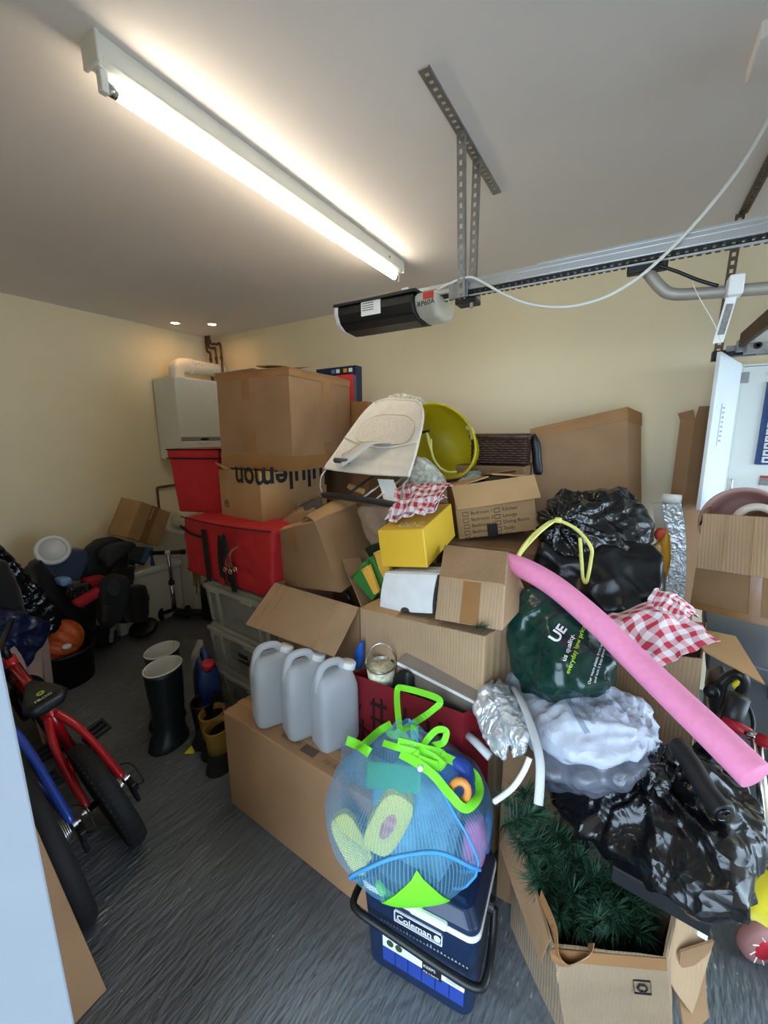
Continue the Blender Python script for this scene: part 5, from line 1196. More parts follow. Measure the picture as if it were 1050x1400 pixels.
# ------------------------------------------------------------------ right hand carton with a pink baby bath, grey crate below
fg0 = TZ(960, 1000, 0)
gz1 = 0.745
gr = Frame(c=[V((.36, 1.84, 0)), V((.95, 1.74, 0)), V((1.02, 2.2, 0)), V((.40, 2.3, 0)), V((.33, 1.82, gz1 - .05)), V((.96, 1.70, gz1 - .05)), V((1.04, 2.22, gz1 - .05)), V((.38, 2.34, gz1 - .05))])
gc = thing('grey_crate', 'dark grey plastic crate with a lid under the right hand cardboard box', 'crate', gr.base())
FOILX = film(mat('silver_foil', (200, 204, 206)), 30, .2)
M_GCR = mat('slate_grey_plastic', (86, 92, 102), 0.4, var=0.05)
MB().hexa(gr.slab(.03, .97, .03, .97, 0, .9)).build('tub', M_GCR, gc, bevel=0.01)
MB().hexa(gr.slab(-.02, 1.02, -.03, 1.03, .9, 1.0)).build('lid', M_GCR, gc, bevel=0.01)
MB().hexa(gr.slab(.25, .55, -.06, -.02, .84, .94)).build('latch', M_GCR, gc, bevel=0.006)
for u in (.30, .33): MB().hexa(gr.slab(u, u + .012, .0, .03, .3, .82)).build('rib', M_GCR, gc, bevel=0.003)
fx = quadc(T(943, 830, 2.02), T(1056, 858, 1.94), T(1064, 708, 2.02), T(962, 702, 2.10), V((.08, .34, 0)))
rc = carton('cardboard_box', fx, C1, 'cardboard box at the right edge holding a pink baby bath', open_top=True, tape=[('front', .72, .86, .02, .52), ('front', 0, 1, .0, .07)])
flap(rc, [fx(0, -.01, 1), fx(1.0, -.01, 1), fx(1.02, -.14, .47), fx(.02, -.12, .45)], C3)
flap(rc, [fx(0, 0, 1), fx(0, 1, 1), fx(-.08, .9, .8), fx(-.06, .0, .86)], C1)
for u in (.36, .72): MB().tube([fx(u, -.03, .99), fx(u + .005, -.15, .47)], 0.0025, 5).build('fold_line', C2, rc)
bc = T(1016, 716, 2.24)
bath = thing('baby_bath', 'dusty pink plastic baby bath standing in the right hand cardboard box', 'bath', bc - V((0, 0, .1)))
ba = V((-.28, -1, .10)).normalized()
M_PINKB = mat('dusty_pink_plastic', (198, 152, 146), 0.4, var=0.03)
MB().lathe([(0.0, -.16), (.10, -.155), (.125, -.13), (.140, -.03), (.150, 0), (.154, .004), (.148, .010), (.133, -.025), (.115, -.115), (.09, -.14), (0, -.145)], bc, ba, 48, 1.0, 1.0, xdir=(1, 0, 0)).build('shell', M_PINKB, bath, smooth=True)
tag(MB().lathe([(.05, -.010), (.066, -.012), (.08, -.005), (.08, .006), (.066, .010), (.05, .008)], T(1034, 715, 2.16), V((-.2, -1, .25)), 40, close=True).build('toilet_trainer_seat', mat('beige_plastic', (216, 202, 184), 0.4), smooth=True), 'beige ring seat resting inside the pink baby bath', 'seat')
# ------------------------------------------------------------------ carton under the second gingham cloth
g0, g1 = T(836, 886, 1.50), T(960, 901, 1.42)
gbx = Frame(c=[V((g0.x, g0.y, 0)), V((g1.x + .02, g1.y, 0)), V((g1.x + .06, g1.y + .3, 0)), V((g0.x + .04, g0.y + .3, 0)), g0, g1, g1 + V((.05, .3, 0)), g0 + V((.04, .3, 0))])
gb = carton('cardboard_box', gbx, C3, 'ribbed cardboard box below the gingham cloth, crossed by the pink foam noodle', open_top=True)
flap(gb, [T(942, 858, 1.55), T(962, 890, 1.45), T(1046, 936, 1.38), T(1006, 870, 1.52)], C2, name='long_flap')
tapestrip(gb, gbx, 'front', 0.0, 1.0, .795, .81, C2, 'fold_line', 0.004)
# ------------------------------------------------------------------ baby bouncer
BTL, BTR = T(512, 543, 1.93), T(588, 547, 1.86)
BBL, BBR = T(444, 641, 1.56), T(558, 651, 1.48)
bn = thing('baby_bouncer', 'cream fabric baby bouncer on a black base bar and wire frame', 'bouncer', (BBL + BBR) / 2 - V((0, 0, .14)))
bnn = (BTR - BTL).cross(BBL - BTL).normalized()
if bnn.y > 0: bnn = -bnn
def bf(u, v, lift=0.0):
    """u across 0..1, v from the top 0 to the foot 1, rounded upper corners, slight sag"""
    uu = u * 2 - 1
    vv = v
    top = 0.10 * (abs(uu) ** 4) * (1 - v) ** 3
    l = BTL.lerp(BBL, vv); r = BTR.lerp(BBR, vv)
    k = 1.0 - 0.16 * (1 - v) ** 6
    p = (l + r) / 2 + (r - l) / 2 * uu * k + (BBL - BTL) * top * .9
    sag = -0.030 * math.cos(uu * math.pi / 2) * (0.35 + 0.65 * math.sin(math.pi * min(1, v * 1.1)))
    w = 0.0022 * math.sin(v * 55) * max(0, v - .55) * 3 * math.cos(uu * 1.2) + 0.004 * noise.noise(p * 12)
    return p + bnn * (sag + w + lift)
M_CREAMF = mat('cream_cotton', (226, 218, 204), 0.9, var=0.06, vscale=20, bump=0.1, bscale=200)
MB().sheet(lambda u, v: bf(u, v), 40, 48).build('fabric_seat', M_CREAMF, bn, smooth=True, solid=0.006)
MB().tube([bf(0, v) for v in [k / 20 for k in range(21)]] , 0.008, 8).build('side_hem', M_CREAMF, bn, smooth=True)
MB().tube([bf(1, v) for v in [k / 20 for k in range(21)]] , 0.008, 8).build('side_hem', M_CREAMF, bn, smooth=True)
MB().tube([bf(u, 0) for u in [k / 20 for k in range(21)]], 0.008, 8).build('top_hem', M_CREAMF, bn, smooth=True)
mb = MB()
def pad(u, v):
    a = 2 * math.pi * u
    uu = .5 + .40 * v * math.copysign(abs(math.cos(a)) ** .8, math.cos(a)); vv = .44 + .23 * v * math.copysign(abs(math.sin(a)) ** .8, math.sin(a))
    return bf(uu, min(.61, vv), 0.008 + 0.004 * (1 - v ** 4))
mb.sheet(pad, 48, 8); mb.build('padded_panel', mat('pale_oat_fleece', (214, 206, 192), 0.95, var=0.10, vscale=90), bn, smooth=True)
MB().tube([bf(.5 + .40 * math.copysign(abs(math.cos(a)) ** .8, math.cos(a)), min(.61, .44 + .23 * math.copysign(abs(math.sin(a)) ** .8, math.sin(a))), 0.010) for a in [2 * math.pi * k / 48 for k in range(48)]], 0.003, 6, closed=True).build('panel_piping', M_CREAMF, bn, smooth=True)
MB().tube([bf(u, .60 + .06 * math.sin(math.pi * u), 0.010) for u in [k / 20 for k in range(21)]], 0.005, 6).build('seam_piping', M_CREAMF, bn, smooth=True)
tongue = spline([bf(.62, .60, .012), bf(.50, .68, .05), bf(.42, .75, .06), bf(.32, .86, .045), bf(.22, .93, .03)], 5)
to = ribbon(MB(), tongue, [.07 + .035 * k / 20 for k in range(21)], up=bf(1, .9) - bf(0, .6) + V((0, 0, .1))).build('crotch_strap', mat('light_grey_cotton', (206, 202, 198), 0.9, var=0.05), bn, smooth=True, solid=0.005)
MB().tube([tongue[-1] + (bf(1, .9) - bf(0, .9)).normalized() * k for k in (-.045, .045)], 0.012, 8).build('strap_button_band', mat('slate_band', (84, 88, 96), 0.6), bn, smooth=True)
BA, BB_ = T(441, 676, 1.52), T(551, 692, 1.42)
bar = spline([BA, BA.lerp(BB_, .33) + V((0, 0, .003)), BA.lerp(BB_, .66) + V((0, 0, .003)), BB_], 5)
MB().tube(bar, [.012] + [.02] * (len(bar) - 2) + [.010], 12, flat=0.7).build('base_bar', mat('black_foot_bar', (38, 38, 38), 0.45), bn, smooth=True)
MB().tube([p + V((0, -.004, -.012)) for p in bar], 0.005, 6).build('base_wire', M_STEEL, bn, smooth=True)
for a, b in ((BBL, BA), (BBR, BB_)):
    MB().tube(spline([a.lerp(BTL if a is BBL else BTR, .1), a + V((0, 0, -.012)), a.lerp(b, .3) + V((-.008, -.012, 0)), a.lerp(b, .7) + V((-.008, -.012, 0)), b + V((0, 0, .01))], 6), 0.005, 8).build('wire_leg', M_STEEL, bn, smooth=True)
for t in (.33, .55, .7): MB().tube([BA.lerp(BB_, t) + V((0, .0, .01)), BA.lerp(BB_, t + .02) + V((.02, .24, .10))], 0.006, 8).build('support_strut', M_STEEL if t > .5 else M_BLACK, bn, smooth=True)
lb_ = [T(516, 655, 1.56), T(538, 656, 1.55), T(549, 688, 1.47), T(524, 682, 1.48)]
flap(bn, lb_, M_PAPER, t=.001, name='care_label', bend=.006)
tag(MB().tube(spline([T(478, 665, 1.62), T(487, 669, 1.6), T(497, 672, 1.6)], 5), 0.014, 10).build('wooden_spoon', mat('pale_wood', (196, 160, 100), 0.5)), 'pale wooden handle lying under the baby bouncer', 'wooden handle')
tag(hull('floral_throw', slabpts([(556, 640, 1.72), (568, 622, 1.74), (580, 632, 1.74), (600, 656, 1.72), (602, 668, 1.7), (560, 668, 1.68)], 1.7, 0.10), mat('floral_print_cotton', (196, 192, 176), 0.9, var=0.45, vscale=55), voxel=0.012, disp=crumple(0.006, 12, 2)), 'floral patterned throw bunched below the lime tub', 'throw')
tag(hull('floral_cushion', slabpts([(528, 541, 2.0), (545, 536, 2.02), (574, 544, 2.02), (562, 600, 1.95), (540, 640, 1.9), (520, 600, 1.9)], 1.9, 0.10), mat('floral_print_cotton', (196, 192, 176), 0.9, var=0.45, vscale=55), voxel=0.014, disp=crumple(0.006, 8, 1)), 'floral patterned cushion behind the baby bouncer', 'cushion')
# ------------------------------------------------------------------ lime tub trug
tc_ = T(597, 604, 1.98); ta = (V((0.0, 0.0, 1.5)) - tc_).normalized(); ta = (ta + V((-.42, .0, .10))).normalized()
tr_ = thing('flexible_tub', 'lime green flexible tub with rope handles tipped on its side', 'tub', tc_ - V((0, 0, .2)))
M_LIME = mat('lime_green_rubber', (196, 176, 22), 0.5, var=0.04)
MB().lathe([(0, -.30), (.135, -.30), (.14, -.295), (.205, -.005), (.212, 0), (.212, .008), (.204, .008), (.198, -.004), (.132, -.288), (0, -.29)], tc_, ta, 56, 1.10, .86, xdir=(.7, .4, -.55)).build('shell', M_LIME, tr_, smooth=True)
for c, s in (((584, 592), 1), ((640, 598), -1)):
    h = T(c[0], c[1], 1.88 if s == 1 else 1.98)
M_ROPE = mat('lime_rope', (206, 200, 110), 0.6)
MB().tube(spline([T(583, 590, 1.86), T(586, 605, 1.86), T(590, 617, 1.87), T(587, 600, 1.87), T(582, 591, 1.865)], 6), 0.005, 8).build('rope_loop', M_ROPE, tr_, smooth=True)
MB().tube(spline([T(589, 600, 1.87), T(591, 622, 1.88), T(600, 638, 1.90), T(612, 645, 1.92), T(624, 645, 1.92)], 6), 0.006, 8).build('rope_handle', M_ROPE, tr_, smooth=True)
MB().tube([T(577, 591, 1.85), T(587, 589, 1.85)], 0.006, 8).build('handle_toggle', M_BLACK, tr_, smooth=True)
MB().tube(spline([T(638, 584, 2.09), T(645, 588, 2.09), T(646, 600, 2.09)], 5), 0.013, 10).build('outer_handle', mat('pale_rope', (206, 192, 140), 0.7), tr_, smooth=True)
# ------------------------------------------------------------------ gingham cloths
M_GING = gingham('red_gingham', (176, 44, 58), (232, 224, 226), (8, 6))
def cloth(name, q, label, cells, amp, sc, seed, fold=0.0, m=None, nu=60, nv=40, sag=None):
    q = [V(p) for p in q]
    n = (q[1] - q[0]).cross(q[3] - q[0]).normalized()
    if n.z < 0: n = -n
    def fn(u, v):
        p = (q[0] * (1 - u) + q[1] * u) * (1 - v) + (q[3] * (1 - u) + q[2] * u) * v
        w = p * sc + V((seed, 0, 0))
        r = 1 - abs(noise.noise(w)) * 2.4
        d = amp * r + amp * .5 * noise.noise(w * 2.3)
        ed = .012 * noise.noise(V((u * 6, v * 6, seed)))
        return p + n * d + V((ed, ed * .5, (sag(u, v) if sag else 0)))
    return tag(MB().sheet(fn, nu, nv).build(name, m or M_GING, smooth=True, solid=0.003), label, 'cloth')
cloth('gingham_cloth', [T(527, 706, 1.34), T(597, 700, 1.33), T(620, 664, 1.56), T(552, 664, 1.62)], 'red gingham cloth folded on the yellow box under the baby bouncer', None, 0.014, 11, 3, sag=lambda u, v: -.02 * (1 - v) * (1 if u < .15 else 0) + .03 * math.sin(math.pi * v))
cloth('gingham_cloth', [T(532, 714, 1.335), T(592, 700, 1.32), T(614, 684, 1.45), T(545, 698, 1.45)], 'lower fold of red gingham cloth hanging over the yellow box edge', None, 0.014, 14, 5, sag=lambda u, v: .022 * math.sin(math.pi * v))
# ------------------------------------------------------------------ paper bag, green and yellow folders
tag(hull('paper_bag', slabpts([(486, 690), (528, 694), (530, 745), (522, 762), (505, 745), (492, 720)], 1.46, 0.16), mat('crumpled_kraft_paper', (148, 122, 98), 0.8, var=0.15), voxel=0.012, disp=crumple(0.014, 13, 6)), 'crumpled brown paper bag between the open tilted box and the yellow box', 'paper bag')
q = [T(467, 765, 1.32), T(494, 829, 1.22), T(512, 826, 1.30), T(492, 762, 1.42)]
o = thing('cardboard_sleeve', 'thin cardboard sleeve leaning beside the green folders', 'cardboard', q[1]); flap(o, q, C5, name='board')
M_GRN = mat('grass_green_plastic', (50, 116, 48), 0.45, var=0.06); M_AMB = mat('amber_card', (220, 166, 62), 0.6, var=0.05)
for nm, qq, y0, y1, m, lab in (('document_wallet', [(481, 790), (499, 768), (516, 812), (508, 822)], 1.27, .02, M_GRN, 'green document wallet nearest the thin cardboard sleeve'), ('padded_envelope', [(494, 780), (504, 774), (518, 810), (511, 814)], 1.262, .016, M_AMB, 'narrow yellow padded envelope between the green wallets'), ('document_wallet', [(499, 766), (509, 762), (527, 800), (520, 816)], 1.295, .02, M_GRN, 'green document wallet tucked under the yellow box'), ('padded_envelope', [(511, 757), (521, 753), (536, 786), (524, 800)], 1.30, .018, M_AMB, 'wider yellow padded envelope touching the yellow box')):
    P_ = [T(a, b, y0) for a, b in qq]; r = thing(nm, lab, 'folder', P_[2]); MB().prism(P_, (0.0, y1, 0.006)).build('cover', m, r, bevel=0.003)
    MB().tube([P_[0], P_[1]], 0.004, 6).build('rolled_top', m, r, smooth=True)
tag(hull('dark_green_bag', slabpts([(496, 750), (520, 742), (530, 760), (512, 775)], 1.42, 0.05), mat('bottle_green_film', (18, 44, 26), 0.3, var=0.2), voxel=0.01, disp=crumple(0.006, 20)), 'dark green bag scrunched behind the green wallets', 'bag')
# ------------------------------------------------------------------ large floor carton with jugs
fF = Frame((-1.295, 0.918, 0), (0.74, 0.155, 0.428), (-4.0, 0, 0))
ffc = carton('cardboard_box', fF, C4, 'large flat cardboard box standing on the floor under the three jugs', tape=[('top', .0, 1, .42, .62, mat('plain_kraft_tape', (178, 138, 98), 0.5))])
text('stamp_lettering', '632.49.77', fF(.40, .22, 1.004), fF(1, 0, 1) - fF(0, 0, 1), fF(0, 1, 1) - fF(0, 0, 1), 0.024, M_GREYINK, ffc)
for k in range(14): MB().hexa(fF.slab(.545 + k * .006, .548 + k * .006 + .002 * (k % 2), .16, .38, 1.001, 1.004)).build('barcode_bar', M_GREYINK, ffc)
text('stamp_lettering', '7/21 G75', fF(.68, .2, 1.004), fF(1, 0, 1) - fF(0, 0, 1), fF(0, 1, 1) - fF(0, 0, 1), 0.02, M_GREYINK, ffc)
M_MILK = seethrough('milky_jug_plastic', (218, 222, 228), 0.66, 0.35)
M_LIQ = mat('clear_liquid', (176, 182, 188), 0.15, var=0.02)
jz = 0.43
for (bx, by), yaw, hh, lab in (((376, 980), 62, .30, 'milky plastic jug on the left of the row, half full'), ((418, 996), 62, .305, 'milky plastic jug in the middle of the row'), ((459, 1010), 68, .30, 'white plastic jug on the right of the row beside the gift bag')):
    c = TZ(bx, by, jz + .002) + V((0, .0, 0))
    jerry('plastic_jug', lab, 'jug', c, yaw, (.155, .115, hh), M_MILK, M_WHITE, group='jugs on the floor carton', capside=1)
j3 = TZ(459, 1010, jz)
# ------------------------------------------------------------------ red gift bag with things in it
ga, gb_ = T(481, 921, 1.09), T(634, 976, 1.02)
gd = V((.05, .10, 0))
gbf = Frame(c=[V((ga.x, ga.y, 0)), V((gb_.x, gb_.y, 0)), V((gb_.x, gb_.y, 0)) + gd, V((ga.x, ga.y, 0)) + gd, ga, gb_, gb_ + gd, ga + gd])
gg = thing('red_gift_bag', 'dark red paper gift bag with black printed characters behind the beach bag', 'gift bag', gbf.base())
M_GB = mat('dark_red_paper', (124, 22, 34), 0.45, var=0.08)
mb = MB(); t = .02
mb.hexa(gbf.slab(0, 1, 0, t, 0, 1)); mb.hexa(gbf.slab(0, 1, 1 - t, 1, 0, 1.0)); mb.hexa(gbf.slab(0, .006, t, 1 - t, 0, 1)); mb.hexa(gbf.slab(.994, 1, t, 1 - t, 0, 1)); mb.hexa(gbf.slab(0, 1, 0, 1, 0, .01))
mb.build('bag', M_GB, gg)
M_DKINK = mat('maroon_black_print', (44, 14, 18), 0.5)
strokes = [(.06, .10, .78, .80, .6), (.04, .2, .70, .715, -.3), (.10, .12, .60, .75, 0), (.20, .36, .86, .88, .1), (.22, .24, .72, .9, .1), (.30, .32, .70, .92, -.1), (.20, .38, .78, .795, .05), (.44, .62, .84, .86, 0), (.52, .545, .68, .92, 0), (.46, .62, .74, .755, .1), (.70, .86, .80, .82, .05), (.72, .745, .68, .9, 0), (.82, .845, .68, .92, 0), (.68, .88, .72, .735, .02)]
for (u0, u1, w0, w1, sk) in strokes:
    c = gbf.slab(u0, u1, -.025, -.004, w0, w1)
    MB().hexa([p + V((0, 0, sk * .05 * (1 if i in (1, 2, 5, 6) else 0))) for i, p in enumerate(c)]).build('printed_stroke', M_DKINK, gg)
bi = gbf(.17, .5, 1.02)
tp = thing('metal_pail', 'small metal pail with a yellow flower band and wire handle in the gift bag', 'pail', bi - V((0, 0, .12)))
MB().lathe([(0, -.13), (.035, -.13), (.050, .02), (.053, .024), (.053, .028), (.048, .026), (.034, -.122), (0, -.122)], bi, (0, -.05, 1), 40).build('body', M_STEEL, tp, smooth=True)
MB().lathe([(.0425, -.07), (.0508, .016)], bi, (0, -.05, 1), 40).build('flower_band', mat('flower_printed_band', (234, 228, 190), 0.4, var=0.45, vscale=70), tp, smooth=True)
MB().tube([bi + V((.054 * math.cos(a) * .85, .054 * math.cos(a) * .53, .02 + .085 * math.sin(a))) for a in [math.pi * k / 20 for k in range(21)]], 0.003, 8).build('wire_handle', M_STEEL, tp, smooth=True)
cf = Frame(c=[gbf(.30, .60, .60), gbf(.97, .60, .60), gbf(.97, .95, .60), gbf(.30, .95, .60), gbf(.32, .55, 1.10), gbf(.97, .55, 1.02), gbf(.97, .97, 1.04), gbf(.32, .97, 1.13)])
gx_ = thing('open_shoebox', 'grey card box with a white edge standing in the gift bag', 'box', cf.base())
MB().hexa(cf.slab(0, 1, 0, 1, 0, 1)).build('body', mat('grey_board', (128, 116, 104), 0.8), gx_, bevel=0.002)
MB().hexa(cf.slab(0, 1, -.06, 0, .965, .99)).build('white_edge', M_PAPER, gx_)
tag(hull('black_camera', [gbf(u, v, w) for u, v, w in ((.34, .2, .9), (.52, .2, .9), (.34, .5, .9), (.52, .5, .9), (.36, .2, 1.04), (.50, .2, 1.02), (.40, .3, 1.08), (.47, .35, 1.10), (.5, .5, 1.05), (.36, .45, 1.05))], M_BLACK, voxel=0.008, smooth=3), 'black camera body resting in the top of the gift bag', 'camera')
tag(hull('black_pouch', [gbf(u, v, w) for u, v, w in ((.5, .15, .8), (.97, .15, .8), (.5, .55, .8), (.97, .55, .8), (.54, .2, .99), (.95, .2, .955), (.54, .5, 1.0), (.95, .5, .97))], M_BLKFAB, voxel=0.01, smooth=4), 'black soft pouch beside the grey card box in the gift bag', 'pouch')
ribbon(MB(), spline([gbf(.62, 1.05, 1.08), gbf(.7, 1.08, 1.12), gbf(.85, 1.06, 1.08), gbf(.97, 1.02, 1.03)], 5), .012, up=(0, .4, 1)).build('ribbon_handle', mat('red_ribbon', (170, 28, 40), 0.5), gg, solid=.002)
tag(hull('blue_carton_corner', slabpts([(484, 890), (491, 878), (494, 882), (492, 915), (484, 917)], 1.15, 0.03), mat('bright_blue_card', (40, 96, 190), 0.4), voxel=0.008, smooth=2), 'blue packet showing behind the right hand jug', 'packet')
# ------------------------------------------------------------------ cool box
B0, B1 = TZ(503, 1311, 0), TZ(644, 1399, 0)
ux = (B1 - B0).normalized(); uy = V((-ux.y, ux.x, 0)); wC = (B1 - B0).length; dC = .21; hC = .285
def cb(x, y, z): return B0 + ux * x + uy * y + V((0, 0, z))
co = thing('cool_box', 'navy blue cool box with a white rim and black bail handle under the beach bag', 'cool box', cb(wC / 2, dC / 2, 0))
M_NAVY = mat('navy_blue_plastic', (22, 40, 70), 0.32, var=0.04)
def ring(mg, z, r=.03, n=6):
    out = []
    for cx, cy, a0 in ((wC + mg - r, -mg + r, -90), (wC + mg - r, dC + mg - r, 0), (-mg + r, dC + mg - r, 90), (-mg + r, -mg + r, 180)):
        for k in range(n + 1):
            a = math.radians(a0 + 90 * k / n); out.append(cb(cx + r * math.cos(a), cy + r * math.sin(a), z))
    return out
def loft(rings):
    mb = MB(); n = len(rings[0])
    for r in rings: mb.v += r
    for i in range(len(rings) - 1):
        for j in range(n): mb.f.append((i * n + j, i * n + (j + 1) % n, (i + 1) * n + (j + 1) % n, (i + 1) * n + j))
    mb.f.append(tuple(reversed(range(n)))); mb.f.append(tuple((len(rings) - 1) * n + j for j in range(n))); return mb
loft([ring(-.006, 0), ring(0, .008), ring(.006, hC * .55), ring(.012, hC - .012)]).build('body', M_NAVY, co, bevel=0.003)
loft([ring(.013, hC - .012), ring(.0145, hC - .009), ring(.0145, hC), ring(.012, hC + .004)]).build('white_rim', M_WHITE, co, bevel=0.002)
lid = loft([ring(.012, hC + .004), ring(.010, hC + .02), ring(-.012, hC + .045), ring(-.03, hC + .048)]).build('lid', M_NAVY, co, bevel=0.004)
MB().box(cb(wC * .62, -.014, hC + .006), (.10, .018, .022), Matrix((ux, uy, V((0, 0, 1)))).transposed()).build('lid_catch', M_WHITE, co, bevel=0.006)
MB().hexa([cb(wC - .10, .02, hC + .044), cb(wC - .02, .02, hC + .044), cb(wC - .02, .12, hC + .044), cb(wC - .10, .12, hC + .044), cb(wC - .085, .035, hC + .052), cb(wC - .035, .035, hC + .052), cb(wC - .035, .105, hC + .052), cb(wC - .085, .105, hC + .052)]).build('lid_recess', M_NAVY, co, bevel=0.003)
hp = [cb(-.028, .11, hC - .03), cb(-.034, .06, hC - .065), cb(-.034, -.01, hC - .072), cb(-.014, -.032, hC - .074), cb(.06, -.036, hC - .080), cb(wC - .06, -.036, hC - .100), cb(wC + .014, -.032, hC - .104), cb(wC + .034, -.01, hC - .098), cb(wC + .034, .06, hC - .075), cb(wC + .028, .11, hC - .03)]
MB().tube(spline(hp, 6), 0.010, 12).build('bail_handle', M_BLACK, co, smooth=True)
for x in (-.02, wC + .02): MB().lathe([(0.022, -.008), (0.022, .008)], cb(x, .11, hC - .03), ux, 20).build('pivot', M_BLACK, co)
yo_ = -.0125
M_LAB = mat('white_print', (236, 238, 240), 0.5)
text('brand_lettering', 'Coleman', cb(.100, yo_ - .003, hC - .056), ux, (0, 0, 1), 0.027, M_LAB, co, depth=.001, bold=0.012)
lx0, lx1_, lz0, lz1 = .092, .226, hC - .066, hC - .030
for a in ((lx0, lx1_, lz0, lz0 + .0022), (lx0, lx1_, lz1 - .0022, lz1), (lx0, lx0 + .0022, lz0, lz1), (lx1_ - .0022, lx1_, lz0, lz1)):
    MB().hexa([cb(a[0], yo_ - .003, a[2]), cb(a[1], yo_ - .003, a[2]), cb(a[1], yo_ + .002, a[2]), cb(a[0], yo_ + .002, a[2]), cb(a[0], yo_ - .003, a[3]), cb(a[1], yo_ - .003, a[3]), cb(a[1], yo_ + .002, a[3]), cb(a[0], yo_ + .002, a[3])]).build('logo_frame', M_LAB, co)
MB().lathe([(.005, 0), (.009, 0), (.009, .0015), (.005, .0015)], cb(.213, yo_ - .002, hC - .048), -uy, 20, close=True).build('lantern_emblem', M_LAB, co)
MB().lathe([(.0, .0), (.004, 0), (.004, .0015), (0, .0015)], cb(.213, yo_ - .002, hC - .048), -uy, 12).build('lantern_emblem', M_LAB, co)
def lab(x0, x1, z0, z1, m, nm, dz=0.0, th=.002):
    off = -.0085 + .0125 * 0; return MB().hexa([cb(x0, off - th, z0 + dz * 0), cb(x1, off - th, z0), cb(x1, off + .004, z0), cb(x0, off + .004, z0), cb(x0, off - th - .001, z1), cb(x1, off - th - .001, z1), cb(x1, off + .004, z1), cb(x0, off + .004, z1)]).build(nm, m, co)
lab(.055, .285, .104, .146, M_LAB, 'label_top')
M_BLAB = mat('royal_blue_print', (38, 66, 150), 0.5)
for k in range(6): lab(.055 + k * .0385, .055 + k * .0385 + .0365, .056, .104, M_BLAB, 'label_panel')
for k in range(2): MB().lathe([(0, 0), (.010, 0), (.010, .0015), (0, .0015)], cb(.078 + .026 * k, -.0115, .126), -uy, 18).build('label_badge', mat('olive_print', (60, 72, 50), 0.6), co)
lab(.172, .225, .096, .138, M_INK, 'label_black_panel', th=.0035)
text('label_lettering', 'KEEPS', cb(.176, -.0145, .120), ux, (0, 0, 1), 0.013, M_LAB, co); text('label_lettering', 'ICE 2 DAYS', cb(.176, -.0145, .104), ux, (0, 0, 1), 0.0085, M_LAB, co)
for k in range(5): lab(.238 + .0, .275, .138 - k * .006 - .002, .138 - k * .006, mat('pale_print', (150, 165, 190)), 'label_line', th=.003)
# mountain and forest line drawing under the brand
mb = MB()
for k in range(26):
    x = .05 + k * .0095; h_ = .006 + .014 * abs(noise.noise(V((k * .7, 3, 0)))) * (1.5 if 10 < k < 18 else .8); z = hC - .092
    mb.add([cb(x, -.0135, z), cb(x + .007, -.0135, z), cb(x + .0035, -.0135, z + h_)], [(0, 1, 2)])
mb.build('landscape_print', mat('pale_print', (150, 165, 190)), co)
# ------------------------------------------------------------------ mesh beach bag
zc0 = hC + .05
bcx = T(563, 1120, .87); bC = V((bcx.x, .865, zc0 + .165))
bbag = thing('mesh_beach_bag', 'blue mesh beach bag with lime green straps standing on the cool box', 'beach bag', V((bC.x, bC.y, zc0)))
M_NET = seethrough('sky_blue_net', (128, 194, 234), 0.27, 0.6, pattern=0.2, scale=46.0)
vR = V((.86, .51, 0)); vB = V((-.51, .86, 0)); zV = V((0, 0, 1))
def bagf(u, v, k=1.0):
    """surface of the bag: u round, v from base 0 to gathered neck 1"""
    th = 2 * math.pi * u
    r = [0.12, .195, .228, .236, .212, .150, .072, .03]
    x = v * 7; i = min(6, int(x)); t = x - i; rr = r[i] * (1 - t) + r[i + 1] * t
    fo_ = 1 + (.05 * math.sin(th * 9 + 2 * math.sin(th)) * max(0, v - .55) * 2) + .04 * noise.noise(V((math.cos(th) * 1.5, math.sin(th) * 1.5, v * 3)))
    zz = -.168 + .37 * v - .03 * (1 - v) * max(0, -math.sin(th)) + .012 * noise.noise(V((math.cos(th) * 2, math.sin(th) * 2, v * 2 + 5)))
    return bC + (vR * math.cos(th) * 1.0 + vB * math.sin(th) * .86) * rr * k * fo_ + zV * zz + vB * (.05 * v) + vR * (-.012 * v)
netb = MB().sheet(lambda u, v: bagf(u, v), 72, 36).build('net_body', M_NET, bbag, smooth=True)
MB().sheet(lambda u, v: bC + zV * -.163 + (vR * math.cos(2 * math.pi * u) + vB * math.sin(2 * math.pi * u) * .86) * .11 * v, 40, 3).build('base_panel', M_NET, bbag)
M_PIPE = mat('blue_piping', (70, 150, 214), 0.6)
for u in (.86, .20): MB().tube([bagf(u + .01 * math.sin(6 * k / 24), k / 24, 1.01) for k in range(25)], .0035, 6).build('seam', M_PIPE, bbag, smooth=True)
MB().tube([bagf(.60 + .32 * k / 40, .05 + .50 * math.sin(math.pi * k / 40) ** .7, 1.012) for k in range(0, 41)], .005, 6).build('pocket_hem', M_PIPE, bbag, smooth=True)
M_LG = mat('lime_green_nylon', (120, 220, 40), 0.55, var=0.06, bump=0.2, bscale=30)
def patch(fn, nm, nu=14, nv=10): return MB().sheet(fn, nu, nv).build(nm, M_LG, bbag, smooth=True, solid=0.002)
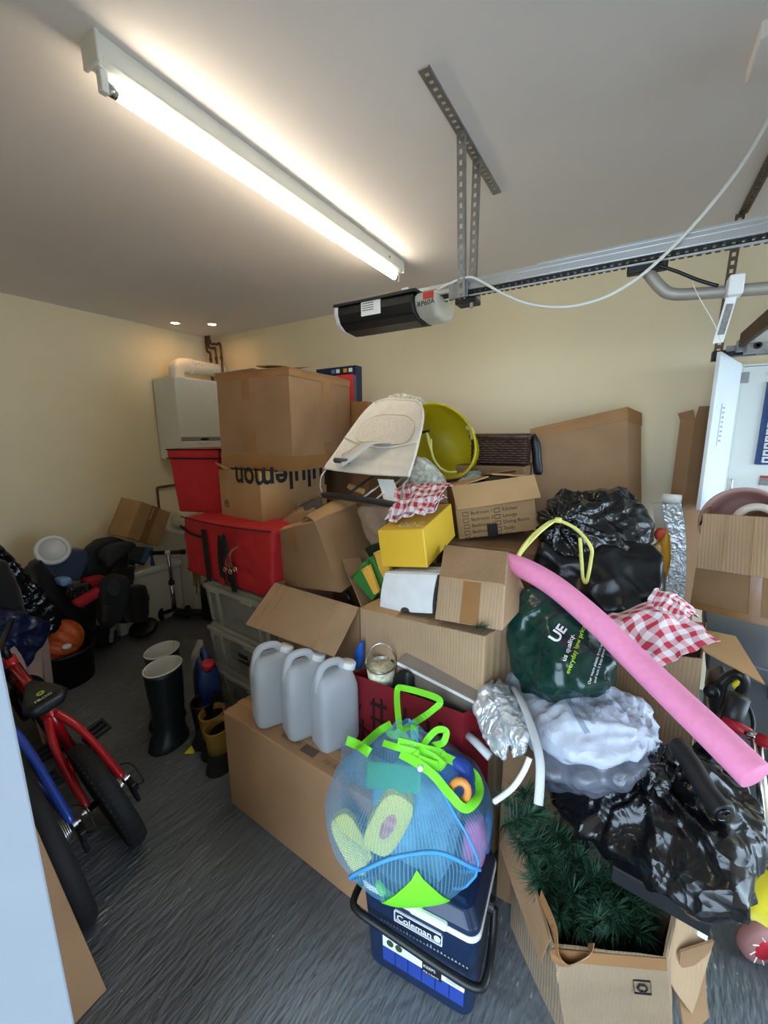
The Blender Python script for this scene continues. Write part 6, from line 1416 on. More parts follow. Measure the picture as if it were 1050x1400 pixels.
# base corner patch (a diamond) and hem along the bottom
def dia(u, v):
    a, b = u * 2 - 1, v * 2 - 1; du = (a * .5) * .16 + b * 0; return bagf(.735 + .085 * (u - .5) * (1.0 - abs(v - .25) * .9) * 2 * .8, .02 + .30 * v * (1 - .0 * abs(a)), 1.018)
patch(lambda u, v: bagf(.755 + (u - .5) * .19 * (1 - v), .03 + .45 * v, 1.02), 'corner_patch')
MB().tube([bagf(.62 + .36 * k / 30, .012 + .02 * math.sin(k * .6) * .3, 1.02) for k in range(31)], .011, 8).build('base_hem', M_LG, bbag, smooth=True)
nk = bC + zV * .205 + vB * .05
def strap(pts, w=.03, upv=None, nm='strap'):
    sp_ = spline(pts, 7); return ribbon(MB(), sp_, w * .85, up=facing(sp_, len(nm))).build(nm, M_LG, bbag, solid=.0015)
K = T
on_net = stick(bbag, netb, .010)
def S_(px, py, y):
    p = on_net(px, py); return p if p is not None else T(px, py, y)
nkp = K(570, 1030, .93)
strap([S_(566, 1028, .93), T(550, 1002, .91), T(545, 985, .94), K(543, 945, 1.03), K(553, 941, 1.03), K(600, 956, 1.02), K(590, 972, 1.0), K(560, 992, .98), K(540, 1003, .97)], .022, V((.3, -.3, 1)), 'carry_handle')
strap([K(540, 1003, .97), K(530, 998, .97), K(534, 1006, .97), K(548, 1008, .96)], .014, V((0, 0, 1)), 'carry_handle_end')
strap([S_(572, 1026, .93), T(585, 1010, .91), T(598, 998, .92), T(610, 1000, .92), T(606, 1015, .91), S_(590, 1022, .93)], .02, V((.2, -.2, 1)), 'bow_loop')
strap([S_(570, 1030, .9), S_(545, 1022, .94), S_(528, 1018, .94)], .02, V((0, -.2, 1)), 'bow_tail')
strap([T(567, 992, .93), T(567, 1012, .89), S_(568, 1040, .91)], .026, V((1, 0.3, 0)), 'bow_tail')
strap([T(535, 990, .96), S_(518, 1000, .94), S_(500, 1022, .95)], .026, V((.7, -.1, .8)), 'side_strap')
strap([S_(474, 1012, .86), S_(488, 1018, .86), S_(500, 1026, .93), S_(508, 1032, .92)], .03, V((.2, -.4, .9)), 'side_flap')
strap([S_(548, 1030, .90), S_(570, 1045, .87), S_(590, 1062, .84), S_(610, 1085, .83), S_(632, 1106, .84), S_(648, 1095, .86), S_(652, 1078, .88), S_(640, 1056, .91), S_(600, 1035, .94)], .026, V((.3, -.6, .8)), 'front_strap')
strap([S_(545, 1015, .94), S_(575, 1025, .92), S_(602, 1035, .92), S_(598, 1048, .90), S_(570, 1040, .90)], .028, V((.0, -.3, 1)), 'gathered_neck')
strap([S_(552, 1025, .93), S_(580, 1032, .91), S_(604, 1050, .90)], .03, V((.2, -.3, 1)), 'gathered_neck')
MB().lathe([(0, .004), (.007, .003), (.008, 0)], S_(573, 1052, .862), (0.1, -.8, .6), 14).build('snap_stud', M_WHITE, bbag, smooth=True)
patch(lambda u, v: K(500 + 75 * u, 1040 + 38 * v + 8 * u, .86 - .03 * v), 'inner_green_panel').data.materials[0] = seethrough('green_net_panel', (90, 210, 150), 0.62)
# contents: foam letters and toys, each its own thing
M_FOAM = mat('pale_yellow_foam', (226, 220, 96), 0.7, var=0.05)
def foam(name, label, a, b, w, t, m, hole=True):
    a, b = V(a), V(b); d = (b - a); n = vB * -1 + zV * .4; s_ = d.normalized().cross(n.normalized()).normalized(); L_ = d.length; n = s_.cross(d.normalized())
    r = thing(name, label, 'foam toy', a.lerp(b, .5)); pts = []
    for k in range(24):
        th = 2 * math.pi * k / 24; cx = math.copysign(abs(math.cos(th)) ** .6, math.cos(th)); sy = math.copysign(abs(math.sin(th)) ** .6, math.sin(th))
        pts.append(a.lerp(b, .5) + d.normalized() * cx * L_ / 2 + s_ * sy * w / 2)
    MB().prism([p - n * t / 2 for p in pts], n * t).build('board', m, r, bevel=.004)
    if hole:
        pp = [a.lerp(b, .5) + d.normalized() * math.cos(2 * math.pi * k / 16) * L_ * .22 + s_ * math.sin(2 * math.pi * k / 16) * w * .18 - n * (t / 2 + .001) for k in range(16)]
        MB().prism(pp, n * (t + .002)).build('printed_panel', mat('pink_toy_print', (206, 140, 120), 0.6, var=0.4, vscale=60), r)
foam('foam_board', 'long pale yellow foam float standing in the middle of the mesh bag', K(512, 1158, .80), K(552, 1084, .84), .095, .04, M_FOAM)
foam('foam_board', 'curved yellow foam float at the left side of the mesh bag', K(462, 1112, .80), K(502, 1188, .80), .075, .035, M_FOAM, hole=False)
tag(hull('pink_ball_pouch', slabpts([(632, 1128, .92), (655, 1126, .93), (664, 1160, .93), (658, 1195, .92), (640, 1205, .90), (628, 1180, .90)], .8, .05), mat('lilac_pink_plastic', (206, 110, 176), 0.5, var=0.15, vscale=20), voxel=0.01), 'pink inflatable folded at the right of the mesh bag', 'inflatable')
tag(hull('blue_swim_ring', slabpts([(660, 1115, .97), (670, 1120, .98), (670, 1170, .98), (662, 1190, .96)], .84, .04), mat('starry_blue_vinyl', (70, 120, 210), 0.35, var=0.35, vscale=70), voxel=0.01), 'starry blue inflatable along the right side of the mesh bag', 'inflatable')
tag(hull('blue_play_cloth', slabpts([(598, 1030, .93), (640, 1055, .92), (650, 1092, .93), (625, 1100, .91), (600, 1060, .93)], .9, .04), mat('royal_blue_vinyl', (36, 70, 160), 0.4, var=0.1), voxel=0.01, disp=crumple(0.004, 20)), 'royal blue vinyl cover with red dots in the mesh bag', 'vinyl cover')
tag(MB().tube([K(628 + 12 * math.cos(a), 1082 + 14 * math.sin(a), .885) for a in [2 * math.pi * k / 14 for k in range(14)]], 0.010, 10, closed=True).build('orange_toy_ring', mat('orange_toy_plastic', (230, 150, 70), 0.4), smooth=True), 'orange flower shaped toy ring at the top of the mesh bag', 'toy')
tag(hull('mint_float', slabpts([(556, 1080, .92), (585, 1075, .94), (572, 1130, .9), (555, 1120, .9)], .9, .05), mat('mint_foam', (150, 210, 190), 0.6), voxel=0.01), 'mint green foam piece behind the yellow float', 'foam toy')
tag(hull('white_booklet', slabpts([(470, 1090, .92), (510, 1085, .92), (515, 1135, .86), (470, 1130, .86)], .9, .02), mat('printed_leaflet', (206, 196, 168), 0.7, var=0.25, vscale=60), voxel=0.008), 'cream printed leaflet inside the left of the mesh bag', 'leaflet')
tag(hull('navy_towel', [bC + V(p) for p in ((-.10, -.06, -.15), (.11, -.06, -.15), (.12, .10, -.15), (-.10, .11, -.15), (-.11, -.02, .02), (.12, .0, .0), (.10, .11, .06), (-.06, .12, .06))], mat('teal_blue_towel', (104, 160, 192), 0.9, var=0.3, vscale=20), voxel=0.012, disp=crumple(.012, 10)), 'dull blue towel filling the bottom of the mesh bag', 'towel')
tag(MB().sheet(lambda u, v: K(466 + 40 * u, 1015 + 60 * v, .95 - .05 * v) + V((0, -.01 * math.sin(3 * u), 0)), 8, 8).build('clear_film_sheet', seethrough('grey_clear_film', (150, 170, 190), 0.4), solid=.001), 'grey clear film sticking out of the mesh bag at the left', 'film')
# ------------------------------------------------------------------ black bin bag with yellow tie, black holdall
kn = T(765, 712, 1.66)
bb1 = thing('bin_bag', 'black bin bag tied with a yellow drawstring in front of the large leaning carton', 'bin bag', T(800, 765, 1.75))
b1 = hull('body', [T(738, 712, 1.72), T(745, 690, 1.8), T(770, 672, 1.85), T(800, 668, 1.88), T(855, 667, 1.9), T(868, 678, 1.9), T(885, 705, 1.85), T(893, 738, 1.8), T(870, 748, 1.72), T(810, 765, 1.62), T(770, 760, 1.60), T(742, 742, 1.64), T(765, 712, 1.62), T(790, 700, 2.2), T(880, 720, 2.2), T(760, 720, 2.1), T(740, 740, 1.9), T(870, 770, 2.1)], M_BAG, bb1, voxel=0.008, smooth=4, disp=gather(kn, V((-.2, -.9, .35)), 0.020, 8, .12, plastic(0.022, 9, 5.0, 0.012, 19), 2.0))
M_DRAW = mat('yellow_drawstring', (222, 218, 120), 0.4, var=0.05)
ydr = [T(700, 775, 1.36), T(715, 748, 1.44), T(735, 726, 1.52), T(757, 712, 1.58), T(775, 716, 1.585), T(792, 727, 1.58), T(808, 748, 1.56), T(808, 765, 1.555), T(802, 795, 1.545), T(797, 790, 1.545), T(795, 765, 1.55), T(793, 735, 1.572)]
sp_ = spline(ydr, 7); o = ribbon(MB(), sp_, .012, up=facing(sp_)).build('drawstring', M_DRAW, bb1, solid=.002, smooth=True)
sp_ = spline([T(698, 786, 1.33), T(712, 757, 1.42), T(738, 728, 1.51), T(760, 711, 1.575)], 7); ribbon(MB(), sp_, .009, up=facing(sp_)).build('drawstring_tail', M_DRAW, o, solid=.002, smooth=True)
hull('knot', [T(763, 711, 1.575) + V((.012 * x, .01 * y, .010 * z)) for x in (-1, 1) for y in (-1, 1) for z in (-1, 1)], M_DRAW, o, voxel=.004, smooth=3)
tag(hull('black_holdall', [T(740, 742, 1.62), T(730, 790, 1.56), T(735, 830, 1.52), T(800, 835, 1.50), T(860, 832, 1.50), T(898, 828, 1.56), T(906, 790, 1.62), T(904, 760, 1.68), T(885, 738, 1.75), T(800, 742, 1.66), T(750, 760, 2.0), T(890, 770, 2.0), T(800, 850, 1.9), T(880, 850, 1.9), V((-.2, 1.56, .45)), V((.1, 1.7, .45)), V((-.2, 1.9, .45)), V((.1, 2.0, .45))], M_BAG2, voxel=0.010, smooth=4, disp=plastic(0.034, 5, 9.0, .016, 12)), 'black coated holdall slumped below the bin bag with the yellow tie', 'bag')
# ------------------------------------------------------------------ foam noodle
npt = spline([T(692, 769, 1.34), T(720, 779, 1.32), T(760, 803, 1.28), T(810, 845, 1.22), T(860, 894, 1.16), T(920, 952, 1.08), T(985, 1014, 1.0), T(1034, 1062, .95)], 8)
M_NOOD = mat('pink_foam', (232, 140, 178), 0.7, var=0.05, vscale=60, bump=0.15, bscale=200)
tag(MB().tube(npt, 0.034, 28).build('foam_noodle', M_NOOD, smooth=True, bevel=0.002), 'long pink foam pool noodle lying diagonally across the bags', 'pool noodle')
# ------------------------------------------------------------------ second gingham cloth on its carton
cloth('gingham_cloth', [T(818, 838, 1.42), T(905, 900, 1.36), T(977, 885, 1.43), T(900, 826, 1.56)], 'red gingham cloth spread on the ribbed carton above the pink noodle', None, .028, 9, 12, m=gingham('red_gingham_large', (190, 52, 74), (236, 226, 230), (7, 5)), sag=lambda u, v: .03 * math.sin(math.pi * v) * math.sin(math.pi * u) - .03 * (1 - v) ** 3)
cloth('gingham_cloth', [T(880, 832, 1.48), T(935, 858, 1.44), T(957, 843, 1.52), T(905, 816, 1.60)], 'upper fold of red gingham cloth bunched under the black holdall', None, .020, 11, 17, m=gingham('red_gingham_large', (190, 52, 74), (236, 226, 230), (7, 5)), sag=lambda u, v: .035 * math.sin(math.pi * v))
MB().tube(spline([T(822, 838, 1.42), T(832, 834, 1.41), T(836, 845, 1.39), T(828, 852, 1.38)], 6), .004, 8)
# ------------------------------------------------------------------ green carrier bag
gpl = [T(718, 800, 1.30), T(738, 806, 1.30), T(760, 820, 1.28), T(700, 838, 1.24), T(693, 870, 1.20), T(702, 905, 1.16), T(745, 934, 1.10), T(800, 942, 1.08), T(836, 935, 1.10), T(840, 885, 1.25), T(815, 850, 1.29), T(780, 825, 1.30), T(760, 880, 1.15), T(800, 890, 1.17), T(720, 900, 1.36), T(835, 930, 1.34), T(760, 860, 1.40), T(730, 840, 1.4), T(720, 960, 1.2), T(820, 960, 1.2)]
gbg = thing('green_carrier_bag', 'dark green printed plastic carrier bag under the pink noodle', 'carrier bag', V((-.13, 1.2, .66)))
gbody = hull('bag', gpl, film(mat('bottle_green_plastic', (12, 50, 42), 0.22, var=0.2, spec=0.6), 11, .45), gbg, voxel=0.008, smooth=4, disp=plastic(0.016, 8, 3.0, .012, 18))
def decal(nm, s, px, py, dx, dy, size, m, parent, body, bold=0.0):
    """lettering laid over a crumpled surface; px,py start, (dx,dy) reading direction in photo pixels"""
    at = stick(parent, body); l = math.hypot(dx, dy); dx, dy = dx / l, dy / l; nx, ny = dy, -dx
    last = [None]
    def fn(x, y):
        p = at(px + dx * x + nx * y, py + dy * x + ny * y)
        if p is None: p = last[0] or ORG[body.name]
        last[0] = p; return p
    return text(nm, s, (0, 0, 0), (1, 0, 0), (0, 1, 0), size, m, parent, fn=fn, bold=bold)
M_WPR = mat('white_print', (236, 238, 240)); M_YPR = mat('lime_print', (170, 205, 50))
decal('large_lettering', 'UE', 761, 880, 14, -20, 20, M_WPR, gbg, gbody, .03)
decal('slogan_lettering', 'us quality.', 774, 905, 10, -31, 9.5, M_WPR, gbg, gbody, .012)
decal('slogan_lettering', 'everyday low price.', 779, 922, 15, -45, 9, M_YPR, gbg, gbody, .012)
decal('small_lettering', 'Our waste plastic from acr', 806, 936, 16, -50, 5.5, M_WPR, gbg, gbody)
decal('small_lettering', 'and turn it into these', 814, 934, 13, -45, 5.5, M_WPR, gbg, gbody)
decal('small_lettering', 'or', 693, 836, 6, -3, 8, M_WPR, gbg, gbody)
# ------------------------------------------------------------------ silver foil mat and white hoop
M_FOIL = film(mat('silver_foil_film', (206, 210, 216), 0.28, 0.55, var=0.18, vscale=60), 24, .6)
sf = thing('silver_foil_sunshade', 'folded silver foil sunshade leaning right of the beach bag', 'sunshade', T(690, 1060, .98))
hull('folded_panel', slabpts([(645, 970, 1.04), (655, 945, 1.08), (668, 938, 1.10), (690, 980, 1.03), (703, 1010, .99), (690, 1045, .96), (670, 1025, .98), (650, 990, 1.02)], 1.0, .05), M_FOIL, sf, voxel=0.008, smooth=3, disp=crumple(.007, 18, 2, .002, 60))
hull('folded_panel', slabpts([(672, 938, 1.09), (685, 945, 1.09), (700, 975, 1.04), (722, 1012, .98), (715, 1035, .96), (700, 1040, .965), (690, 1000, 1.0), (675, 960, 1.05)], 1.0, .06), M_FOIL, sf, voxel=0.008, smooth=3, disp=crumple(.006, 18, 7, .002, 60))
tag(MB().tube([T(640, 1005, 1.04), T(652, 1016, 1.02), T(670, 1035, 1.0)], .012, 14).build('grey_tube', mat('pale_grey_tube', (190, 192, 194), 0.5), smooth=True), 'pale grey tube end beside the silver foil sunshade', 'tube')
tag(MB().tube(spline([T(702, 940, 1.16), T(716, 965, 1.08), T(730, 1005, 1.0), T(738, 1040, .95), T(738, 1075, .92), T(736, 1100, .90)], 6), .011, 14, flat=.6).build('white_plastic_strip', mat('pale_grey_tube', (190, 192, 194)), smooth=True), 'white plastic strip running down beside the silver foil sunshade', 'plastic strip')
tag(MB().tube(spline([T(724, 1036, .94), T(716, 1055, .92), T(700, 1078, .90), T(676, 1096, .90)], 6), .007, 12).build('white_hoop', M_WHITE, smooth=True), 'white plastic hoop end poking above the artificial tree', 'hoop')
# ------------------------------------------------------------------ white carrier bag, grey clear sack
M_WBAG = film(mat('white_carrier_film', (184, 190, 204), 0.35, var=0.05, spec=0.5), 13, .65)
wpl = [T(693, 928, 1.26), T(730, 922, 1.28), T(770, 925, 1.24), T(815, 935, 1.22), T(850, 945, 1.2), T(884, 962, 1.18), T(902, 995, 1.12), T(900, 1015, 1.08), T(880, 1038, 1.04), T(830, 1048, 1.0), T(770, 1035, 1.0), T(725, 1012, 1.04), T(708, 985, 1.1), T(790, 985, 1.05), T(840, 985, 1.06), T(700, 960, 1.4), T(880, 990, 1.4), T(760, 1060, 1.3), T(860, 1060, 1.3)]
wbg = thing('white_carrier_bag', 'crumpled white plastic carrier bag with grey print below the green bag', 'carrier bag', V((-.05, 1.15, .56)))
wbody = hull('bag', wpl, M_WBAG, wbg, voxel=0.009, smooth=4, disp=gather(T(882, 1000, 1.09), V((.4, -.7, .4)), .012, 7, .10, plastic(0.022, 8, 1.0, .013, 17), 1.0))
at = stick(wbg, wbody, .002)
def pgrid(quad, m, nm, n=10):
    q = quad; mb = MB(); ok = True; pts = []
    for j in range(n + 1):
        for i in range(n + 1):
            u, v = i / n, j / n
            x = (q[0][0] * (1 - u) + q[1][0] * u) * (1 - v) + (q[3][0] * (1 - u) + q[2][0] * u) * v; y = (q[0][1] * (1 - u) + q[1][1] * u) * (1 - v) + (q[3][1] * (1 - u) + q[2][1] * u) * v
            p = at(x, y); pts.append(p)
    if any(p is None for p in pts): return
    mb.v = pts; mb.f = [(j * (n + 1) + i, j * (n + 1) + i + 1, (j + 1) * (n + 1) + i + 1, (j + 1) * (n + 1) + i) for j in range(n) for i in range(n)]
    return mb.build(nm, m, wbg, smooth=True)
M_PGREY = mat('grey_bag_print', (128, 136, 156), 0.5, var=0.15, vscale=80)
pgrid([(773, 957), (779, 955), (807, 1001), (800, 1004)], M_PGREY, 'printed_bar', 14)
for k in range(2): pgrid([(793 + 3 * k, 966), (794 + 3 * k, 965.5), (811 + 3 * k, 990), (810 + 3 * k, 990.5)], M_PGREY, 'printed_line', 8)
for cx, cy, rr in ((797, 956, 4), (806, 954, 4), (803, 965, 4), (817, 972, 4.5), (812, 979, 4), (821, 980, 3.5), (828, 945, 4), (834, 962, 4), (825, 952, 3), (768, 940, 4), (778, 942, 3)):
    pts = [at(cx + rr * math.cos(a), cy + rr * math.sin(a)) for a in [2 * math.pi * k / 12 for k in range(12)]]
    if all(pts): MB().tube(pts, .0007, 4, closed=True).build('printed_flower', M_PGREY, wbg)
tag(hull('grey_clear_sack', [T(735, 1010, 1.06), T(740, 1060, 1.0), T(790, 1072, .98), T(850, 1070, .98), T(895, 1045, 1.04), T(890, 1010, 1.1), T(760, 1010, 1.3), T(880, 1020, 1.3), T(760, 1100, 1.2), T(860, 1100, 1.2)], film(mat('smoky_grey_film', (96, 100, 112), 0.3, var=0.15, spec=0.6), 16, .5), voxel=0.010, smooth=4, disp=plastic(.016, 10, 4, .011, 20)), 'smoky grey plastic sack squashed under the white carrier bag', 'sack')
# ------------------------------------------------------------------ big tied black sack on top of a flat black box
k3 = T(886, 1046, 1.06)
bpl = [T(752, 1072, 1.12), T(748, 1092, 1.08), T(770, 1110, 1.02), T(810, 1140, .98), T(860, 1180, .93), T(910, 1215, .90), T(950, 1248, .87), T(985, 1256, .87), T(1030, 1235, .92), T(1042, 1195, .97), T(1046, 1140, 1.05), T(1040, 1095, 1.15), T(1000, 1060, 1.25), T(950, 1030, 1.28), T(905, 1015, 1.25), T(850, 1060, 1.15), T(800, 1065, 1.15), T(886, 1060, 1.06), T(940, 1100, 1.0), T(990, 1110, 1.0), T(900, 1140, .96), T(1000, 1180, .92)]
bpl += [V((p.x, p.y + .12, max(.44, p.z - .16))) for p in bpl[3:12]] + [V((.0, 1.3, .5)), V((.35, 1.35, .5))]
bs3 = thing('black_sack', 'large shiny black sack tied in a knot above the artificial tree', 'sack', V((.15, 1.05, .46)))
s3 = hull('body', bpl, M_BAG, bs3, voxel=0.0075, smooth=4, disp=gather(k3, V((0, -.6, .8)), .030, 7, .15, plastic(.026, 8, 6.0, .014, 17), 4.0))
o = hull('knotted_neck', [k3 + V(p) for p in ((-.02, 0, .02), (.03, .0, .03), (.0, -.03, .0), (.03, -.05, -.05), (.06, -.06, -.10), (.0, -.04, -.08), (.05, -.03, -.02), (.02, .03, .02))], M_BAG, bs3, voxel=.006, smooth=3, disp=plastic(.010, 40, 3))
rp = [T(925, 1018, 1.12), T(945, 1045, 1.07), T(965, 1080, 1.02), T(990, 1112, .98)]
br_ = thing('bin_bag_roll', 'tight roll of black bin bags lying on the large black sack', 'roll', rp[-1])
MB().tube(spline(rp, 6), .022, 20).build('roll', mat('matt_black_film', (24, 24, 27), 0.45, var=0.2, bump=.3, bscale=30), br_, smooth=True, bevel=.003)
ax = (rp[3] - rp[2]).normalized(); o1 = ax.orthogonal().normalized(); o2 = ax.cross(o1)
MB().tube([rp[3] + ax * .002 + (o1 * math.cos(a) + o2 * math.sin(a)) * (.003 + .0024 * a / 1.0) for a in [k * .35 for k in range(22)]], .0022, 6).build('rolled_end', M_BAG, br_, smooth=True)
# flat black box below the sack
A_, B_ = TZ(838, 1184, .50), TZ(974, 1260, .45)
e_ = (B_ - A_).normalized(); d_ = V((-e_.y, e_.x, 0)).normalized()
fbx = Frame(c=[A_ - V((0, 0, .045)), B_ - V((0, 0, .045)), B_ + d_ * .22 - V((0, 0, .045)), A_ + d_ * .22 - V((0, 0, .045)), A_, B_, B_ + d_ * .22, A_ + d_ * .22])
fbb = thing('flat_black_box', 'flat matt black box under the large black sack', 'box', fbx.base())
MB().hexa(fbx.slab(0, 1, 0, 1, 0, 1)).build('lid', mat('matt_black_card', (26, 27, 30), 0.5, var=0.08), fbb, bevel=.003)
MB().hexa(fbx.slab(.90, 1.0, .03, .97, -.45, -.02)).build('white_tray', M_PAPER, fbb, bevel=.002)
# ------------------------------------------------------------------ tree carton and artificial tree
tcF = Frame(c=[V((.0, .865, 0)), V((.225, .965, 0)), V((.235, 1.17, 0)), V((-.19, 1.06, 0)), V((-.05, .80, .375)), V((.166, .905, .375)), V((.20, 1.05, .39)), V((-.20, 1.07, .40))])
tcn = carton('cardboard_box', tcF, card('cardboard_worn_pale', (150, 128, 104), 'X', .2, 40, .4), 'battered open cardboard box holding the artificial christmas tree', open_top=True, tape=[('front', 0, 1, .90, 1.0), ('front', .0, .2, .70, .80, CLEARTAPE)])
subdiv_wobble(tcn.children[0], .006, 9.0, 3)
flap(tcn, [tcF(1, 0, 1), tcF(1, 1, 1), TZ(974, 1290, .28), TZ(945, 1385, .14)], C3, bend=.02)
flap(tcn, [TZ(930, 1300, .3), TZ(975, 1285, .3), TZ(968, 1390, .12), TZ(938, 1420, .1)], C1, name='torn_flap', bend=.015)
flap(tcn, [tcF(0, 1, 1), tcF(0, .05, 1), tcF(-.10, .1, .70), tcF(-.12, .9, .75)], C1, name='torn_flap')
ribbon(MB(), spline([tcF(.02, .30, 1.04), tcF(.06, .1, 1.03), tcF(.02, -.02, .98), tcF(.10, -.03, .9), tcF(.30, -.04, 1.02), tcF(.36, .02, 1.05)], 6), .035, up=(.3, -.3, .9)).build('loose_tape', TAPE, tcn, solid=.0015)
for a in ((.69, .695, .68, .80), (.84, .845, .68, .80), (.69, .845, .68, .687), (.69, .845, .793, .80)): tapestrip(tcn, tcF, 'front', *a, M_INK, 'printed_frame', .004)
MB().tube([tcF(.767 + .045 * math.cos(a), -.02, .74 + .034 * math.sin(a)) for a in [k * math.pi / 3 for k in range(6)]], .0022, 5, closed=True).build('printed_emblem', M_INK, tcn)
tree = thing('artificial_christmas_tree', 'dark green artificial christmas tree stuffed into the battered cardboard box', 'artificial tree', V((0, 1.0, .02)))
M_NEED = mat('dark_green_needles', (50, 82, 62), 0.5, var=0.45, vscale=30)
M_TWIG = mat('brown_twig', (84, 64, 42), 0.8)
def tuft_mesh(seed, n=150, L_=.055, stem=.09):
    rnd = random.Random(seed); vs = []; fs = []
    for i in range(n):
        t = rnd.random(); base = V((0, 0, stem * t)); a = rnd.random() * 2 * math.pi; el = (.35 + .9 * t) * rnd.uniform(.8, 1.15)
        d = V((math.cos(a) * math.cos(el), math.sin(a) * math.cos(el), math.sin(el))); l = L_ * rnd.uniform(.7, 1.15)
        s_ = d.cross(V((rnd.random(), rnd.random(), rnd.random()))).normalized() * .0015
        k = len(vs); vs += [base - s_, base + s_, base + d * l]; fs.append((k, k + 1, k + 2))
    me = bpy.data.meshes.new('needle_tuft'); me.from_pydata(vs, [], fs); me.materials.append(M_NEED); return me
tms = [tuft_mesh(k) for k in range(5)]
rnd = random.Random(3)
spots = [(718, 1085), (705, 1105), (735, 1100), (725, 1125), (748, 1125), (765, 1150), (745, 1160), (720, 1165), (735, 1190), (760, 1185), (785, 1175), (790, 1165), (775, 1200), (798, 1200), (815, 1195), (832, 1190), (840, 1200), (820, 1220), (800, 1225), (835, 1235), (780, 1225), (755, 1225), (765, 1250), (800, 1250), (815, 1265), (840, 1258), (858, 1235), (868, 1245), (855, 1215), (875, 1265), (745, 1205), (785, 1255), (805, 1240), (745, 1180), (820, 1250), (868, 1268), (775, 1215), (710, 1120), (730, 1140), (740, 1215), (770, 1170)]
for i, (px, py) in enumerate(spots):
    zz = .33 + .28 * max(0, min(1, (1230 - py) / 150)) * max(0, min(1, (860 - px) / 150)) + .05 * rnd.random()
    p = TZ(px, py, zz - .02)
    o = bpy.data.objects.new('needle_tuft', tms[i % 5]); COL.objects.link(o); o.parent = tree; ORG[o.name] = ORG[tree.name]
    dirv = (V((0, 0, CAM_H)) - p).normalized() * .7 + V((rnd.uniform(-.7, .7), rnd.uniform(-.7, .4), rnd.uniform(-.1, .6)))
    q = dirv.normalized().to_track_quat('Z', 'Y'); o.rotation_mode = 'QUATERNION'; o.rotation_quaternion = q
    o.location = p - dirv.normalized() * .06 - ORG[tree.name]; s_ = rnd.uniform(.85, 1.25); o.scale = (s_, s_, s_)
for i in range(46):   # deeper filling tufts
    p = V((rnd.uniform(-.12, .14), 0, rnd.uniform(.22, .36))); p.y = rnd.uniform(.98, 1.06) + .35 * max(0, p.x)
    o = bpy.data.objects.new('needle_tuft', tms[i % 5]); COL.objects.link(o); o.parent = tree; ORG[o.name] = ORG[tree.name]
    o.rotation_mode = 'QUATERNION'; o.rotation_quaternion = V((rnd.uniform(-1, 1), rnd.uniform(-1, .5), rnd.uniform(.2, 1))).normalized().to_track_quat('Z', 'Y'); o.location = p - ORG[tree.name]
for i in range(16):
    p = TZ(*spots[i * 2 + 4], .34); q = V((rnd.uniform(-.08, .1), rnd.uniform(.95, 1.05), rnd.uniform(.03, .1)))
    MB().tube([q, q.lerp(p, .6) + V((0, .02, 0)), p], [.005, .004, .003], 6).build('branch', M_TWIG, tree)
MB().tube([V((.0, 1.0, .02)), V((-.03, 1.0, .36))], .014, 10).build('trunk', M_TWIG, tree)
sg = bpy.data.objects.new('pine_sprig', tms[2]); link(sg, T(650, 856, 1.105), None); sg.rotation_euler = (1.2, .3, .8); sg.scale = (.5, .5, .5)
tag(sg, 'sprig of artificial pine under the small square cardboard box', 'sprig')
# ------------------------------------------------------------------ far right: cleaner, poles, toy scooter
kc = thing('steam_cleaner', 'black and yellow hand held steam cleaner behind the pink noodle', 'steam cleaner', T(985, 975, 1.5))
M_KY = mat('cleaner_yellow', (222, 206, 50), 0.4)
hull('body', slabpts([(968, 950), (974, 934), (990, 926), (1000, 930), (995, 955), (985, 990), (974, 995)], 1.46, .09), M_BLACK, kc, voxel=.008, smooth=3)
MB().tube(spline([T(985, 935, 1.45), T(998, 924, 1.45), T(1012, 922, 1.44), T(1018, 935, 1.44), T(1008, 955, 1.45), T(992, 975, 1.46)], 6), .014, 12).build('handle', M_BLACK, kc, smooth=True)
hull('yellow_trigger', slabpts([(1000, 937), (1015, 927), (1018, 932), (1004, 945)], 1.43, .02), M_KY, kc, voxel=.006, smooth=2)
MB().lathe([(.014, 0), (.018, .008), (.018, .03)], T(975, 945, 1.42), (-.3, -.8, .3), 18).build('nozzle_port', M_BLACK, kc, smooth=True)
tag(MB().tube(spline([T(1002, 955, 1.5), T(1022, 965, 1.48), T(1030, 990, 1.45), T(1024, 1012, 1.42)], 6), .006, 8).build('black_hose', M_BLACK, smooth=True), 'thin black hose curling behind the pink noodle', 'hose')
tag(MB().lathe([(.026, 0), (.026, .12)], T(993, 1005, 1.35), (.12, .1, .9), 20).build('black_tube', M_BLACK, smooth=True), 'stubby black cylinder standing beside the steam cleaner', 'tube')
tag(MB().lathe([(.024, 0), (.024, .10)], T(958, 1030, 1.32), (.35, .1, .7), 20).build('black_tube', M_BLACK, smooth=True), 'black nozzle pipe between the noodle and the black sack', 'tube')
po_ = thing('red_handled_pole', 'steel pole with a red grip leaning at the right edge', 'pole', V((.42, 1.3, 0)))
p_t, p_b = T(1036, 1012, 1.28), V((.43, 1.22, .02))
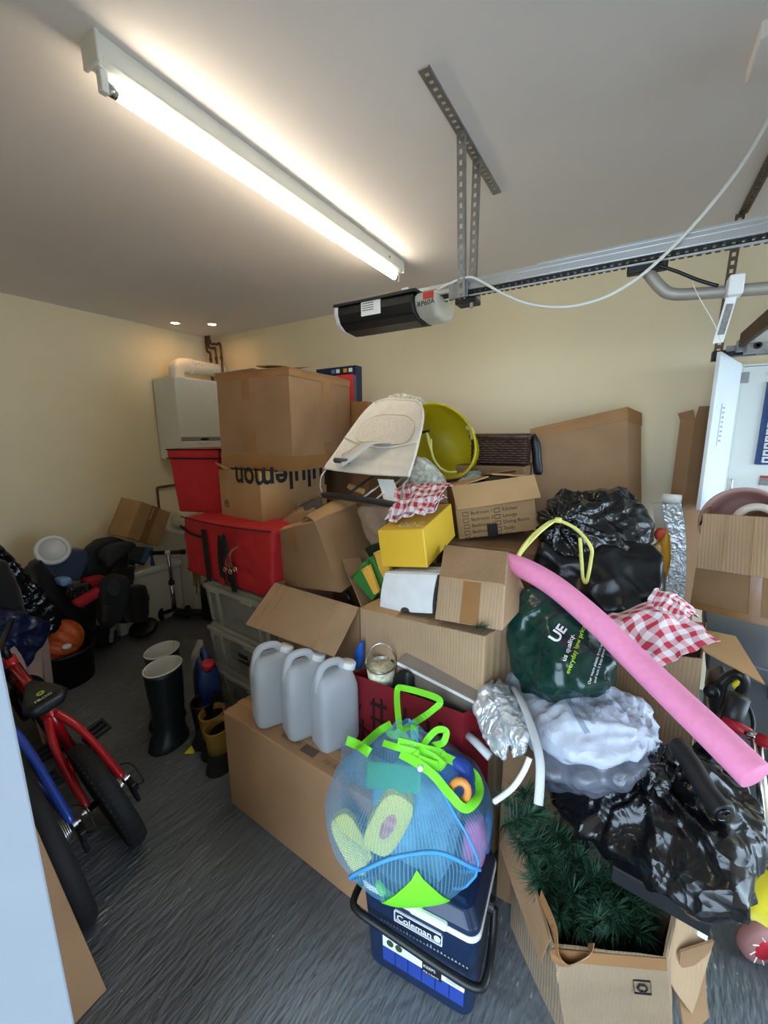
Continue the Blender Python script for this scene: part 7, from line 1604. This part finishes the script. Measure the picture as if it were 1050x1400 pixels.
MB().tube([T(990, 985, 1.34), T(1025, 1003, 1.3)], .014, 14).build('red_grip', mat('crimson_grip', (170, 34, 48), 0.4), po_, smooth=True)
MB().tube([T(1038, 1010, 1.28), T(1075, 1028, 1.24)], .016, 14).build('red_grip', mat('crimson_grip', (170, 34, 48)), po_, smooth=True)
MB().tube([T(1020, 1001, 1.3), T(1042, 1012, 1.28)], .010, 12).build('cross_bar', M_STEEL, po_, smooth=True)
MB().tube([T(1034, 1008, 1.29), T(1046, 1120, 1.2), V((.50, 1.25, .05))], .012, 14).build('steel_pole', M_STEEL, po_, smooth=True)
ts = thing('toy_scooter', 'yellow childs scooter with a dusty pink wheel at the right edge', 'scooter', V((.42, 1.2, 0)))
wc_ = TZ(1036, 1287, .055)
hull('yellow_deck', [wc_ + V(p) for p in ((-.05, -.0, .02), (.25, -.06, .02), (.25, .12, .02), (-.04, .14, .02), (-.02, .02, .07), (.25, .0, .08), (.25, .12, .08), (-.02, .13, .12), (.06, .12, .16))], M_KY, ts, voxel=.010, smooth=3)
wx = V((.55, -.8, .05)).normalized()
wh = MB().lathe([(.018, -.022), (.046, -.022), (.056, -.010), (.056, .010), (.046, .022), (.018, .022)], wc_, wx, 32).build('wheel', mat('dusty_rose_tyre', (150, 104, 100), 0.6), ts, smooth=True)
MB().lathe([(0, .024), (.03, .024), (.036, .018)], wc_, wx, 24).build('red_hub', mat('crimson_grip', (170, 34, 48)), wh, smooth=True)
mb = MB(); o1 = wx.orthogonal().normalized(); o2 = wx.cross(o1)
for k in range(9): a = 2 * math.pi * k / 9; mb.tube([wc_ + wx * .0225 + (o1 * math.cos(a) + o2 * math.sin(a)) * .03, wc_ + wx * .0225 + (o1 * math.cos(a + .2) + o2 * math.sin(a + .2)) * .047], .0018, 5)
mb.build('wheel_spokes', M_WHITE, wh)
tag(hull('black_shoe', [wc_ + V(p) for p in ((.07, -.05, -.045), (.16, -.09, -.045), (.2, .0, -.045), (.08, .03, -.045), (.09, -.03, .03), (.17, -.05, .03), (.18, .0, .05))], M_BLACK, voxel=.01), 'black bracket block beside the pink scooter wheel', 'bracket')
